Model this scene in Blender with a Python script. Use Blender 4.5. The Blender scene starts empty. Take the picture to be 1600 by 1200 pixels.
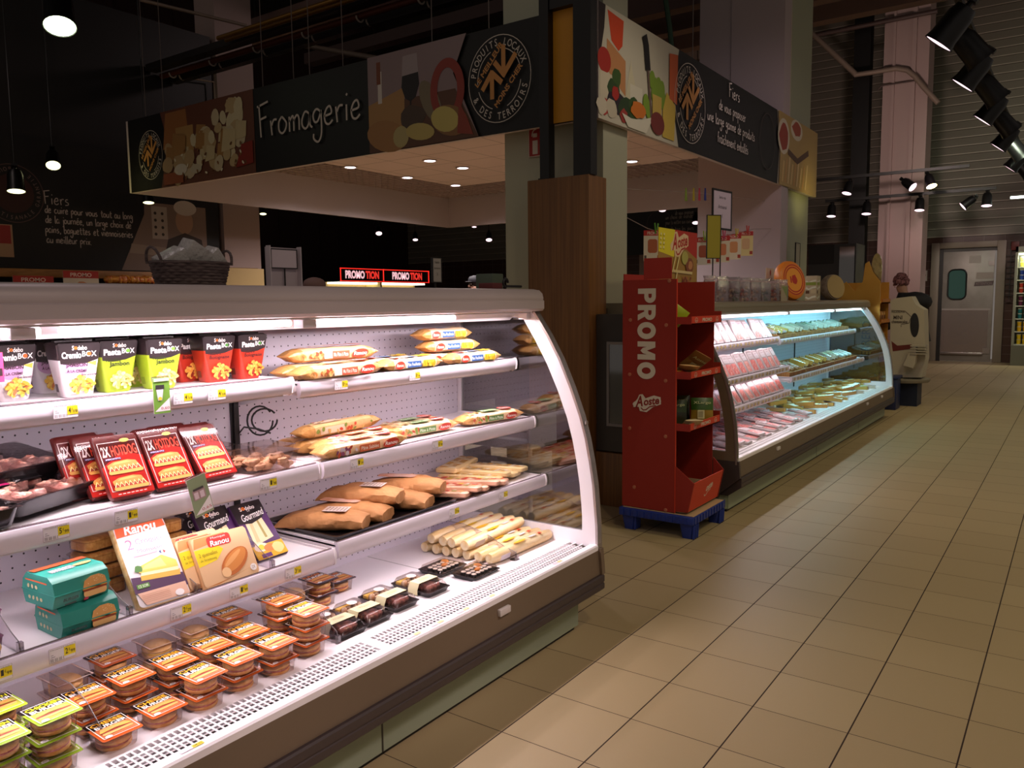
import bpy, bmesh, math, random
from mathutils import Matrix, Vector
from math import sin, cos, pi, radians
C = bpy.context.scene.collection
R = random.Random(7)

# ---------------------------------------------------------------- camera, world, exposure, main lights
F, YAW, PIT, ROL, H = 1254.4, .61627, -.10059, -.01107, 1.5094
cy_, sy_ = cos(YAW), sin(YAW)
fw = Vector((-sy_*cos(PIT), cy_*cos(PIT), sin(PIT)))
rt = Vector((cy_, sy_, 0)); up = rt.cross(fw)
rt, up = cos(ROL)*rt + sin(ROL)*up, -sin(ROL)*rt + cos(ROL)*up
EYE = Vector((0, 0, H))
cam = bpy.data.cameras.new('camera'); co = bpy.data.objects.new('camera', cam); C.objects.link(co)
m3 = Matrix((rt, up, -fw)).transposed()
co.matrix_world = Matrix.Translation(EYE) @ m3.to_4x4()
cam.sensor_fit = 'HORIZONTAL'; cam.sensor_width = 36; cam.lens = 36*F/1600; cam.clip_start = .05; cam.clip_end = 100
bpy.context.scene.camera = co
sc = bpy.context.scene
sc.view_settings.view_transform = 'Standard'; sc.view_settings.look = 'None'
sc.view_settings.gamma = 1; sc.view_settings.use_curve_mapping = False; sc.view_settings.exposure = 0.0
w = bpy.data.worlds.new('world'); sc.world = w; w.use_nodes = True
w.node_tree.nodes['Background'].inputs[0].default_value = (1.0, .86, .76, 1)
w.node_tree.nodes['Background'].inputs[1].default_value = .16
try:
    sc.cycles.max_bounces = 8; sc.cycles.transparent_max_bounces = 24; sc.cycles.caustics_reflective = False; sc.cycles.caustics_refractive = False
    sc.cycles.sample_clamp_indirect = 4
except Exception: pass

def at(px, py, x=None, y=None, z=None):
    "the point of a plane x=, y= or z= that was measured at this place of the 1600x1200 photograph"
    d = fw + rt*((px-800)/F) - up*((py-600)/F)
    t = (x/d.x) if x is not None else (y/d.y) if y is not None else ((z-H)/d.z)
    return EYE + d*t

def srgb(h):
    h = h.lstrip('#'); c = [int(h[i:i+2], 16)/255 for i in (0, 2, 4)]
    return tuple((v/12.92 if v <= .04045 else ((v+.055)/1.055)**2.4) for v in c) + (1,)

def lamp(kind, name, loc, power, color, size=.1, size_y=None, target=None, cone=None, blend=.5):
    l = bpy.data.lights.new(name, kind); l.energy = power; l.color = color
    if kind == 'AREA':
        l.size = size
        if size_y: l.shape = 'RECTANGLE'; l.size_y = size_y
    else: l.shadow_soft_size = size
    if kind == 'SPOT': l.spot_size = radians(cone or 90); l.spot_blend = blend
    o = bpy.data.objects.new(name, l); C.objects.link(o); o.location = loc
    t = Vector(target) if target is not None else Vector(loc)-Vector((0, 0, 1))
    o.rotation_euler = (t-Vector(loc)).to_track_quat('-Z', 'Y').to_euler()
    return o
WARM = (1.0, .86, .50); PINK = (1.0, .80, .84); TUBE = (1.0, .86, .92); CYAN = (.27, .84, .96)
# overhead track spots of the aisle
for i, (x, y, p, tx, ty, col) in enumerate([(.6, 1.5, 92, -.6, 3.2, (1, .80, .58)), (.9, 4.5, 125, -.3, 5.6, WARM), (1.2, 7.5, 130, .3, 8.5, (1, .86, .52)), (-.4, 10.5, 110, -.6, 11.5, WARM),
                                  (.9, 13.5, 110, .2, 14.5, (.95, .86, .60)), (-.3, 17., 90, -.8, 18.5, (1, .78, .70)), (2.2, 2.2, 85, 1.2, 3.2, (.98, .84, .54))]):
    lamp('SPOT', 'track_spot_light', (x, y, 4.3), p, col, .12, target=(tx, ty, 0), cone=105, blend=.9)
# fluorescent tubes inside the two refrigerated counters
def tube_or_strip(x, y0, y1, z, power, col, tilt=.06):
    lamp('AREA', 'counter_tube_or_added_strip', (x, (y0+y1)/2, z), power, col, y1-y0, .03, target=(x-tilt, (y0+y1)/2, z-.6))
tube_or_strip(-2.15, -.1, 1.76, 1.437, 17, TUBE, .05); tube_or_strip(-2.15, 1.86, 3.1, 1.437, 10, TUBE, .05)
tube_or_strip(-2.31, 5.5, 7.7, 1.367, 8, TUBE, .15); tube_or_strip(-2.31, 7.75, 11.1, 1.367, 18, CYAN, .9)
# light strips added under every shelf front, to brighten the lower shelves
for X_, ya, yb, xf, zt, p, col in ((0, -.1, 1.8, -2.2, 1.262, 5, TUBE), (0, 1.84, 3.145, -2.205, 1.245, 3.8, TUBE), (0, -.1, 1.8, -2.08, .975, 5.5, TUBE), (0, 1.84, 3.145, -2.1, .97, 3.8, TUBE), (0, -.1, 1.81, -2.03, .684, 7, TUBE), (0, 1.84, 3.145, -2.04, .696, 5.5, TUBE),
                               (-.165, 5.47, 7.8, -2.2, 1.16, 3.4, TUBE), (-.165, 7.86, 11.0, -2.2, 1.132, 6.5, CYAN), (-.165, 5.47, 7.8, -2.1, .885, 3.4, TUBE), (-.165, 7.86, 11.0, -2.09, .768, 10, CYAN), (-.165, 5.47, 7.65, -2.04, .668, 5, TUBE)):
    tube_or_strip(X_+xf-.028, ya+.03, yb-.03, zt-.063, p, col, .12)
# downlights in the ceiling over the cheese counter
DOWN = [(-6.84, 7.91), (-6.86, 8.6), (-7.94, 9.77), (-7.97, 7.62), (-7.99, 8.74), (-4.85, 9.58), (-4.9, 6.6), (-5.0, 8.0), (-5.6, 6.1)]
for x, y in DOWN:
    lamp('SPOT', 'downlight_light', (x, y, 3.27), 125, (1, .88, .87), .06, cone=150, blend=.8)

# ---------------------------------------------------------------- materials
MATS = {}
def mat(name, color, rough=.5, metal=0, emit=None, es=0, spec=.5, bump=None, var=None, coat=0, alpha=1):
    if name in MATS: return MATS[name]
    m = bpy.data.materials.new(name); m.use_nodes = True; nt = m.node_tree; b = nt.nodes['Principled BSDF']
    col = srgb(color) if isinstance(color, str) else color
    b.inputs['Base Color'].default_value = col; b.inputs['Roughness'].default_value = rough; b.inputs['Metallic'].default_value = metal
    b.inputs['Specular IOR Level'].default_value = spec; b.inputs['Coat Weight'].default_value = coat
    if emit: b.inputs['Emission Color'].default_value = srgb(emit) if isinstance(emit, str) else emit; b.inputs['Emission Strength'].default_value = es
    if var:   # (scale xyz, second colour, detail)
        tc = nt.nodes.new('ShaderNodeTexCoord'); mp = nt.nodes.new('ShaderNodeMapping'); no = nt.nodes.new('ShaderNodeTexNoise'); mx = nt.nodes.new('ShaderNodeMix')
        mx.data_type = 'RGBA'; mp.inputs['Scale'].default_value = var[0]; no.inputs['Scale'].default_value = 1; no.inputs['Detail'].default_value = 4
        nt.links.new(tc.outputs['Object'], mp.inputs[0]); nt.links.new(mp.outputs[0], no.inputs['Vector'])
        rp = nt.nodes.new('ShaderNodeValToRGB'); rp.color_ramp.elements[0].position = .38; rp.color_ramp.elements[1].position = .62
        nt.links.new(no.outputs['Fac'], rp.inputs[0]); nt.links.new(rp.outputs[0], mx.inputs['Factor'])
        mx.inputs['A'].default_value = col; mx.inputs['B'].default_value = srgb(var[1]); nt.links.new(mx.outputs['Result'], b.inputs['Base Color'])
    if bump:  # (scale, strength)
        tc = nt.nodes.new('ShaderNodeTexCoord'); no = nt.nodes.new('ShaderNodeTexNoise'); bp = nt.nodes.new('ShaderNodeBump')
        no.inputs['Scale'].default_value = bump[0]; bp.inputs['Strength'].default_value = bump[1]; bp.inputs['Distance'].default_value = .01
        nt.links.new(tc.outputs['Object'], no.inputs['Vector']); nt.links.new(no.outputs['Fac'], bp.inputs['Height']); nt.links.new(bp.outputs[0], b.inputs['Normal'])
    MATS[name] = m; return m
def P(h, rough=.45): return mat('paint_%s_%d' % (h.lstrip('#'), int(rough*100)), h, rough)
def clear(name, tint="ffffff", gloss=.12, rough=.05, bumpy=0):
    if name in MATS: return MATS[name]
    m = bpy.data.materials.new(name); m.use_nodes = True; nt = m.node_tree; nt.nodes.clear()
    o = nt.nodes.new('ShaderNodeOutputMaterial'); t = nt.nodes.new('ShaderNodeBsdfTransparent'); g = nt.nodes.new('ShaderNodeBsdfGlossy'); mx = nt.nodes.new('ShaderNodeMixShader'); fr = nt.nodes.new('ShaderNodeLayerWeight'); mm = nt.nodes.new('ShaderNodeMath')
    t.inputs[0].default_value = srgb(tint); g.inputs['Roughness'].default_value = rough; mm.operation = 'ADD'; mm.inputs[1].default_value = gloss; mm.use_clamp = True; fr.inputs[0].default_value = .5; pw = nt.nodes.new('ShaderNodeMath'); pw.operation = 'POWER'; pw.inputs[1].default_value = 4; nt.links.new(fr.outputs['Facing'], pw.inputs[0])
    nt.links.new(pw.outputs[0], mm.inputs[0]); nt.links.new(mm.outputs[0], mx.inputs[0]); nt.links.new(t.outputs[0], mx.inputs[1]); nt.links.new(g.outputs[0], mx.inputs[2]); nt.links.new(mx.outputs[0], o.inputs[0])
    if bumpy:
        tc = nt.nodes.new('ShaderNodeTexCoord'); no = nt.nodes.new('ShaderNodeTexNoise'); bp = nt.nodes.new('ShaderNodeBump'); no.inputs['Scale'].default_value = bumpy; bp.inputs['Strength'].default_value = .5; bp.inputs['Distance'].default_value = .01
        nt.links.new(tc.outputs['Object'], no.inputs['Vector']); nt.links.new(no.outputs['Fac'], bp.inputs['Height']); nt.links.new(bp.outputs[0], g.inputs['Normal'])
    MATS[name] = m; return m
BLACK = P('14100f'); WHITE = mat('white_lacquer', 'f0e9ed', .35); GREY = P('8a8482'); YEL = P('e8cf1e'); INK = P('2a2424', .6)
GLASS = clear('side_glass', 'd6d6da', .20, .03); ACRYL = clear('acrylic', 'eeeaf0', .05, .05); FILM = clear('plastic_film', 'f6f2f4', .09, .14, 60); TUB = clear('clear_tub', 'efe8e6', .05, .10)
STEEL = mat('brushed_steel', 'b3a8a4', .32, .75); ALU = mat('canopy_aluminium', 'c4b6b6', .36, .15)
TAUPE = mat('taupe_bumper', '6d5c4b', .42); TAUPED = mat('taupe_dark_skirt', '3f3434', .45); KICK = mat('pale_green_kickplate', '9aa38a', .5)
WOOD = mat('beech_veneer', '82582f', .45, var=((60, 60, 1.2), '6e4826'))
RED = mat('display_red_card', '932010', .6); REDF = mat('display_red_front', 'd23c1c', .5); CARD = mat('raw_cardboard', 'b59b78', .8)
BUN = mat('bun', 'd99a52', .6, var=((40, 40, 40), 'e8b878')); BUNP = mat('pale_bun', 'ecc894', .65, var=((30, 30, 60), 'd9a868'))
CRUST = mat('crust', 'cf8a40', .6, var=((50, 50, 50), 'e5b56e')); HAMC = mat('ham_meat', 'd58a86', .5, var=((60, 60, 30), 'b4544e'))
CHEESE = mat('cheese', 'e8b640', .45, var=((30, 30, 30), 'f2d376'))

# ---------------------------------------------------------------- mesh builder
TXT = {}
def text_mesh(s, bold=0):
    k = (s, bold)
    if k in TXT: return TXT[k]
    cu = bpy.data.curves.new('t', 'FONT'); cu.body = s; cu.size = 1; cu.offset = bold; cu.resolution_u = 3
    o = bpy.data.objects.new('t', cu); C.objects.link(o)
    dg = bpy.context.evaluated_depsgraph_get(); me = bpy.data.meshes.new_from_object(o.evaluated_get(dg))
    vs = [(v.co.x, v.co.y) for v in me.vertices]; fs = [tuple(p.vertices) for p in me.polygons]
    bpy.data.objects.remove(o); bpy.data.curves.remove(cu); bpy.data.meshes.remove(me)
    TXT[k] = (vs, fs); return TXT[k]
# single-line handwriting: strokes per letter on a small grid (baseline 0, x-height 10)
HW = {'a': '8,8 4,10 1,6 1,2 4,0 7,3 8,9|8,9 8,2 10,0', 'b': '1,18 1,1 5,0 8,3 7,8 4,9 1,6', 'c': '7,9 3,9 1,5 2,1 5,0 8,2', 'd': '8,8 4,9 1,5 2,1 5,0 8,5|9,18 8,2 10,0',
 'e': '1,5 7,6 6,10 3,9 1,5 2,1 5,0 8,2', 'f': '8,17 5,18 4,13 4,0|1,9 7,10', 'g': '8,8 4,10 1,7 2,3 5,3 8,8|8,9 8,-4 5,-9 1,-7 1,-4', 'h': '1,18 1,0|1,6 4,9 7,8 7,0', 'i': '2,9 2,0|2,14 3,15',
 'j': '4,9 4,-5 1,-8|4,14 5,15', 'k': '1,18 1,0|7,9 1,4 7,0', 'l': '2,18 2,1 4,0', 'm': '1,9 1,0|1,6 4,9 5,7 5,0|5,6 8,9 10,7 10,0', 'n': '1,9 1,0|1,6 4,9 7,8 7,0', 'o': '4,10 1,7 1,2 4,0 7,2 8,6 4,10',
 'p': '1,9 1,-9|1,6 4,10 8,7 6,2 1,2', 'q': '7,9 3,9 1,4 4,1 7,5 7,-9', 'r': '1,9 2,0|2,6 4,9 7,9', 's': '6,9 3,9 2,6 6,4 6,1 1,0', 't': '4,16 4,2 6,0 8,1|1,10 8,11', 'u': '1,9 1,2 4,0 7,3|8,9 8,1 9,0',
 'v': '1,9 4,0 8,10', 'w': '1,9 3,0 5,6 8,0 10,9', 'x': '1,9 8,0|8,9 1,0', 'y': '1,9 4,2|8,9 2,-8', 'z': '1,9 7,9 1,0 8,0', 'F': '2,20 3,0|0,19 11,21|3,11 9,12', '.': '1,0 2,0', ',': '2,1 1,-3', '-': '1,5 6,5', 'M': '1,0 1,18 6,8 11,18 11,0', 'S': '9,16 5,18 2,14 8,7 7,1 1,1', 'A': '0,0 5,18 10,0|2,7 8,7'}
HW['é'] = HW['e'] + '|4,13 7,16'; HW['î'] = '2,9 2,0|0,13 2,15 4,13'
HWW = {'m': 12, 'w': 12, 'F': 12, 'i': 5, 'l': 5, 't': 9, 'j': 6, '.': 5, ',': 5, ' ': 8, 'M': 13, 'r': 8, 'î': 5}

class MB:
    def __init__(s): s.v = []; s.f = []; s.mi = []; s.mats = []; s.M = Matrix(); s.z = 0
    def add(s, vs, fs, m, M=None):
        T = s.M @ M if M is not None else s.M
        n = len(s.v); s.v += [tuple(T @ Vector(v)) for v in vs]
        if m not in s.mats: s.mats.append(m)
        k = s.mats.index(m)
        for f in fs: s.f.append(tuple(n+i for i in f)); s.mi.append(k)
        return s
    def box(s, a, b, m, bev=0, M=None):
        (x0, y0, z0), (x1, y1, z1) = a, b
        if bev:
            bm = bmesh.new(); bmesh.ops.create_cube(bm, size=1)
            for v in bm.verts: v.co = Vector(((x0+x1)/2+v.co.x*(x1-x0), (y0+y1)/2+v.co.y*(y1-y0), (z0+z1)/2+v.co.z*(z1-z0)))
            bmesh.ops.bevel(bm, geom=bm.edges[:], offset=bev, segments=2, profile=.5, affect='EDGES')
            bm.verts.index_update(); s.add([v.co[:] for v in bm.verts], [[v.index for v in f.verts] for f in bm.faces], m, M); bm.free(); return s
        return s.add([(x0,y0,z0),(x1,y0,z0),(x1,y1,z0),(x0,y1,z0),(x0,y0,z1),(x1,y0,z1),(x1,y1,z1),(x0,y1,z1)],
              [(0,3,2,1),(4,5,6,7),(0,1,5,4),(1,2,6,5),(2,3,7,6),(3,0,4,7)], m, M)
    def prism(s, pts, ax, a, b, m, M=None):   # closed outline extruded along an axis: x:(y,z) y:(x,z) z:(x,y)
        def mk(p, t): return (t, p[0], p[1]) if ax == 'x' else (p[0], t, p[1]) if ax == 'y' else (p[0], p[1], t)
        n = len(pts); vs = [mk(p, a) for p in pts]+[mk(p, b) for p in pts]
        return s.add(vs, [tuple(range(n))[::-1], tuple(range(n, 2*n))]+[(i, (i+1) % n, n+(i+1) % n, n+i) for i in range(n)], m, M)
    def sheet(s, pts, ax, a, b, m, th=.004, M=None):   # open profile with thickness
        n = len(pts); o = []
        for i, p in enumerate(pts):
            q0 = Vector(pts[max(i-1, 0)]); q1 = Vector(pts[min(i+1, n-1)]); d = (q1-q0).normalized(); o.append((p[0]-d.y*th, p[1]+d.x*th))
        return s.prism(list(pts)+o[::-1], ax, a, b, m, M)
    def tube(s, pts, r, m, n=8, closed=False, M=None):
        pts = [Vector(p) for p in pts]; k = len(pts); vs = []; fs = []; u = None
        for i, p in enumerate(pts):
            if closed: d = (pts[(i+1) % k]-pts[i-1]).normalized()
            else: d = (pts[min(i+1, k-1)]-pts[max(i-1, 0)]).normalized()
            if u is None: u = d.orthogonal().normalized()
            else: u = (u-d*u.dot(d)); u = u.normalized() if u.length > 1e-6 else d.orthogonal().normalized()
            w_ = d.cross(u); rr = r[i] if isinstance(r, (list, tuple)) else r
            for j in range(n): a = 2*pi*j/n; vs.append(tuple(p+u*(cos(a)*rr)+w_*(sin(a)*rr)))
        for i in range(k if closed else k-1):
            for j in range(n): a, b = i*n+j, i*n+(j+1) % n; c, d = ((i+1) % k)*n+(j+1) % n, ((i+1) % k)*n+j; fs.append((a, b, c, d))
        if not closed: fs += [tuple(range(n))[::-1], tuple(range((k-1)*n, k*n))]
        return s.add(vs, fs, m, M)
    def lathe(s, prof, m, n=20, M=None, sx=1, sy=1):
        vs = []; fs = []; k = len(prof)
        for r, z in prof:
            for j in range(n): a = 2*pi*j/n; vs.append((cos(a)*r*sx, sin(a)*r*sy, z))
        for i in range(k-1):
            for j in range(n): fs.append((i*n+j, i*n+(j+1) % n, (i+1)*n+(j+1) % n, (i+1)*n+j))
        fs += [tuple(range(n))[::-1], tuple(range((k-1)*n, k*n))]
        return s.add(vs, fs, m, M)
    def blob(s, c, r, m, rough=0, n=12, k=8, seed=1, M=None, flat=None):
        q = random.Random(seed); ph = [(q.uniform(0, 6), q.uniform(1, 4)) for _ in range(6)]; vs = []; fs = []
        for i in range(k+1):
            t = pi*i/k
            for j in range(n):
                a = 2*pi*j/n; d = Vector((sin(t)*cos(a), sin(t)*sin(a), cos(t)))
                g = 1+rough*(sin(d.x*4*ph[0][1]+ph[0][0])*.5+sin(d.y*4*ph[1][1]+ph[1][0])*.5+sin(d.z*4*ph[2][1]+ph[2][0])*.4)
                z = d.z*r[2]*g
                if flat is not None: z = max(z, flat)
                vs.append((c[0]+d.x*r[0]*g, c[1]+d.y*r[1]*g, c[2]+z))
        for i in range(k):
            for j in range(n): fs.append((i*n+j, (i+1)*n+j, (i+1)*n+(j+1) % n, i*n+(j+1) % n))
        return s.add(vs, fs, m, M)
    # ---- flat printing on a face: set s.M to the face frame (x right, y up, z out)
    def lift(s): s.z += .00025; return s.z
    def poly(s, pts, m, z=None):
        z = s.lift() if z is None else z
        return s.add([(x, y, z) for x, y in pts], [tuple(range(len(pts)))], m)
    def rect(s, x0, y0, x1, y1, m): return s.poly([(x0, y0), (x1, y0), (x1, y1), (x0, y1)], m)
    def frame(s, x0, y0, x1, y1, t, m):
        z = s.lift()
        for a in ((x0, y0, x1, y0+t), (x0, y1-t, x1, y1), (x0, y0+t, x0+t, y1-t), (x1-t, y0+t, x1, y1-t)): s.poly([(a[0], a[1]), (a[2], a[1]), (a[2], a[3]), (a[0], a[3])], m, z)
    def oval(s, cx, cy, rx, ry, m, n=20, rot=0, wob=0, seed=0):
        q = random.Random(seed); w_ = [1+wob*(q.random()-.5) for _ in range(n)]
        return s.poly([(cx+(cos(a)*rx*cos(rot)-sin(a)*ry*sin(rot))*w_[i], cy+(cos(a)*rx*sin(rot)+sin(a)*ry*cos(rot))*w_[i]) for i, a in enumerate([2*pi*k/n for k in range(n)])], m)
    def ring(s, cx, cy, rx, ry, t, m, n=40, a0=0, a1=2*pi):
        z = s.lift(); vs = []; fs = []
        for i in range(n+1):
            a = a0+(a1-a0)*i/n; vs += [(cx+cos(a)*rx, cy+sin(a)*ry, z), (cx+cos(a)*(rx-t), cy+sin(a)*(ry-t), z)]
        for i in range(n): fs.append((2*i, 2*i+2, 2*i+3, 2*i+1))
        return s.add(vs, fs, m)
    def stroke(s, pts, t, m, M=None, z=None):
        z = s.lift() if z is None else z; pts = [Vector(p) for p in pts]; vs = []; fs = []; k = len(pts)
        for i, p in enumerate(pts):
            d = (pts[min(i+1, k-1)]-pts[max(i-1, 0)]); d = d.normalized() if d.length > 1e-9 else Vector((1, 0)); n_ = Vector((-d.y, d.x))*t/2
            vs += [(p.x+n_.x, p.y+n_.y, z), (p.x-n_.x, p.y-n_.y, z)]
        for i in range(k-1): fs.append((2*i, 2*i+1, 2*i+3, 2*i+2))
        return s.add(vs, fs, m, M)
    def text(s, t, x0, y0, x1, y1, m, bold=0, shear=0, keep=False, rot=0):   # fills the box
        vs, fs = text_mesh(t, bold)
        if not vs: return s
        ax = min(v[0] for v in vs); bx = max(v[0] for v in vs); ay = min(v[1] for v in vs); by = max(v[1] for v in vs)
        kx = (x1-x0)/max(bx-ax, 1e-6); ky = (y1-y0)/max(by-ay, 1e-6)
        if keep: kx = ky = min(kx, ky)
        z = s.lift(); cx, cy = (x0+x1)/2, (y0+y1)/2; w_, h_ = (bx-ax)*kx, (by-ay)*ky; o = []
        for v in vs:
            X = (v[0]-ax)*kx-w_/2; Y = (v[1]-ay)*ky-h_/2; X += Y*shear; o.append((cx+X*cos(rot)-Y*sin(rot), cy+X*sin(rot)+Y*cos(rot), z))
        return s.add(o, fs, m)
    def arc_text(s, t, cx, cy, r, h, a0, a1, m, inward=False, bold=.01, kx=.8):   # letters along a circle; inward = feet outwards
        z = s.lift(); n = len(t)
        for i, ch in enumerate(t):
            if ch == ' ': continue
            vs, fs = text_mesh(ch, bold); a = a0+(a1-a0)*(i+.5)/n; ax = min(v[0] for v in vs); bx = max(v[0] for v in vs); k = h/.72
            o = []
            for v in vs:
                X = (v[0]-(ax+bx)/2)*k*kx; Y = v[1]*k-h/2
                if inward: X, Y = -X, -Y
                rr = r+Y; o.append((cx+rr*cos(a)+X*sin(a), cy+rr*sin(a)-X*cos(a), z))
            s.add(o, fs, m)
    def hand(s, t, x0, y0, h, wid, th, m, slope=0):   # handwriting, x-height h, total width wid
        adv = [HWW.get(c, 10) for c in t]; k = wid/sum(adv); kh = h/10; x = 0; z = s.lift()
        for c, a in zip(t, adv):
            for st in HW.get(c, '').split('|'):
                if not st: continue
                p = [tuple(float(q) for q in e.split(',')) for e in st.split()]
                if len(p) > 2:   # smooth
                    o = []
                    for i in range(len(p)-1):
                        p0, p1, p2, p3 = p[max(i-1, 0)], p[i], p[i+1], p[min(i+2, len(p)-1)]
                        for j in range(4):
                            u = j/4; o.append(tuple(.5*((2*p1[d])+(-p0[d]+p2[d])*u+(2*p0[d]-5*p1[d]+4*p2[d]-p3[d])*u*u+(-p0[d]+3*p1[d]-3*p2[d]+p3[d])*u**3) for d in (0, 1)))
                    p = o+[p[-1]]
                q = [(x0+(x+a_)*k, y0+b_*kh+(x+a_)*k*slope) for a_, b_ in p]; s.stroke(q, th, m, z=z)
            x += a
    def build(s, name, parent=None, smooth=38, loc=None):
        me = bpy.data.meshes.new(name); me.from_pydata(s.v, [], s.f)
        for m in s.mats: me.materials.append(m)
        me.polygons.foreach_set('material_index', s.mi)
        if smooth:
            me.polygons.foreach_set('use_smooth', [True]*len(s.f)); me.set_sharp_from_angle(angle=radians(smooth))
        me.update(); o = bpy.data.objects.new(name, me); C.objects.link(o)
        if parent is not None: o.parent = parent
        if loc: o.location = loc
        return o
def face(o, xd, yd):   # frame of a printed face: origin, direction of reading, direction up
    x = Vector(xd).normalized(); y = Vector(yd).normalized(); z = x.cross(y); m = Matrix((x, y, z)).transposed().to_4x4(); m.translation = Vector(o); return m
def tag(o, label=None, cat=None, group=None, kind=None):
    if label: o['label'] = label
    if cat: o['category'] = cat
    if group: o['group'] = group
    if kind: o['kind'] = kind
    return o
def thing(name, label, cat, loc=(0, 0, 0), rot=(0, 0, 0), group=None):
    o = bpy.data.objects.new(name, None); C.objects.link(o); o.location = loc; o.rotation_euler = rot; o.empty_display_size = .05
    return tag(o, label, cat, group)
def struct(mb, name, **k): return tag(mb.build(name, **k), kind='structure')
KIDS = {}
def part(mb, name, parent, label=None, **k):
    o = mb.build(name, parent, **k); KIDS.setdefault(parent.name, []).append(o)
    if label: o['label'] = label
    return o
def dup(r0, loc, rot, label, group=None, scale=None):
    r = r0.copy(); C.objects.link(r); r.location = loc; r.rotation_euler = rot; r['label'] = label
    if group: r['group'] = group
    if scale: r.scale = scale
    for ch in KIDS.get(r0.name, []):
        c = ch.copy(); C.objects.link(c); c.parent = r
        for g in KIDS.get(ch.name, []):
            d = g.copy(); C.objects.link(d); d.parent = c
    return r
class Kind:
    "a kind of thing: the first placement is the built one, every later one a copy with its own label"
    def __init__(s, root): s.r = root; s.used = False
    def put(s, loc, rot, label, group=None, scale=None):
        if not s.used:
            s.used = True; s.r.location = loc; s.r.rotation_euler = rot; s.r['label'] = label
            if group: s.r['group'] = group
            if scale: s.r.scale = scale
            return s.r
        return dup(s.r, loc, rot, label, group, scale)
def grid_mat(name, base, base2, grout, sx, sy, ox, oy, wx, wy, axes=('X', 'Y'), rough=.35, bump=True):
    m = bpy.data.materials.new(name); m.use_nodes = True; nt = m.node_tree; L = nt.links; b = nt.nodes['Principled BSDF']; N = nt.nodes.new
    tc = N('ShaderNodeTexCoord'); sp = N('ShaderNodeSeparateXYZ'); L.new(tc.outputs['Object'], sp.inputs[0])
    def math_(op, a, b_=None):
        n = N('ShaderNodeMath'); n.operation = op
        for i, q in enumerate((a, b_)):
            if q is None: continue
            if hasattr(q, 'links'): L.new(q, n.inputs[i])
            else: n.inputs[i].default_value = q
        return n.outputs[0]
    out = []; cells = []
    for ax, s_, o_, w_ in ((axes[0], sx, ox, wx), (axes[1], sy, oy, wy)):
        u = math_('DIVIDE', math_('SUBTRACT', sp.outputs[ax], o_), s_); f_ = math_('FRACT', u); cells.append(math_('FLOOR', u))
        d = math_('ABSOLUTE', math_('SUBTRACT', f_, .5)); out.append(math_('GREATER_THAN', d, .5-w_/s_/2))
    g = math_('MAXIMUM', out[0], out[1])
    cb = N('ShaderNodeCombineXYZ'); L.new(cells[0], cb.inputs[0]); L.new(cells[1], cb.inputs[1]); wn = N('ShaderNodeTexWhiteNoise'); L.new(cb.outputs[0], wn.inputs['Vector'])
    no = N('ShaderNodeTexNoise'); no.inputs['Scale'].default_value = 300; no.inputs['Detail'].default_value = 2; L.new(tc.outputs['Object'], no.inputs['Vector'])
    f1 = math_('ADD', math_('MULTIPLY', wn.outputs['Value'], .7), math_('MULTIPLY', no.outputs['Fac'], .4))
    mx = N('ShaderNodeMix'); mx.data_type = 'RGBA'; L.new(f1, mx.inputs['Factor']); mx.inputs['A'].default_value = srgb(base); mx.inputs['B'].default_value = srgb(base2)
    m2 = N('ShaderNodeMix'); m2.data_type = 'RGBA'; L.new(g, m2.inputs['Factor']); L.new(mx.outputs['Result'], m2.inputs['A']); m2.inputs['B'].default_value = srgb(grout)
    L.new(m2.outputs['Result'], b.inputs['Base Color'])
    r = N('ShaderNodeMath'); r.operation = 'MULTIPLY_ADD'; L.new(g, r.inputs[0]); r.inputs[1].default_value = .5; r.inputs[2].default_value = rough; L.new(r.outputs[0], b.inputs['Roughness'])
    if bump:
        bp = N('ShaderNodeBump'); bp.inputs['Strength'].default_value = .4; bp.inputs['Distance'].default_value = .003; L.new(math_('SUBTRACT', 1, g), bp.inputs['Height']); L.new(bp.outputs[0], b.inputs['Normal'])
    return m
# ================================================================ the setting
GX, GY, T = 1.7569, -3.1994, .336
fl = grid_mat('floor_tiles', 'a18d6a', 'ac9874', '2e1c10', T, T, GX, GY, .0052, .0032, rough=.46)
b = MB(); b.box((-20, -5, -.1), (9, 23, 0), fl); struct(b, 'floor')
DARKC = mat('dark_ceiling', '1a1311', .8); BURG = mat('burgundy_wall', '2a1313', .8)
b = MB(); b.box((-20, -2, 10.0), (4, 23, 10.1), DARKC); struct(b, 'ceiling')
b = MB(); b.box((-20.1, -2, 0), (-20, 23, 10), BURG)
for i in range(30): b.box((-20, i*.8-1.5, 0), (-19.97, i*.8-1.44, 10), BURG)
struct(b, 'wall_left')
# back wall: brown tiles below, horizontal cladding above, with the opening of the service door
CLAD = mat('grey_cladding', '7d7468', .45, .1); CLADL = mat('cladding_edge', 'b0a294', .4, .1)
brick = grid_mat('brown_wall_tiles', '4a302b', '55392f', '8a7a72', .42, .2, -20, 0, .006, .006, axes=('X', 'Z'), rough=.3, bump=False)
b = MB(); YB = 21.85
b.box((-20, YB, 0), (-3.0, YB+.1, 2.95), brick); b.box((-1.5, YB, 0), (4, YB+.1, 2.95), brick); b.box((-3.0, YB, 2.8), (-1.5, YB+.1, 2.95), brick)
z = 2.95
while z < 10:
    b.prism([(YB+.05, z), (YB-.03, z+.015), (YB-.01, z+.19), (YB+.05, z+.19)], 'x', -20, 4, CLAD); b.box((-20, YB-.035, z+.008), (4, YB-.028, z+.028), CLADL); z += .19
struct(b, 'wall_back')
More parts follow.
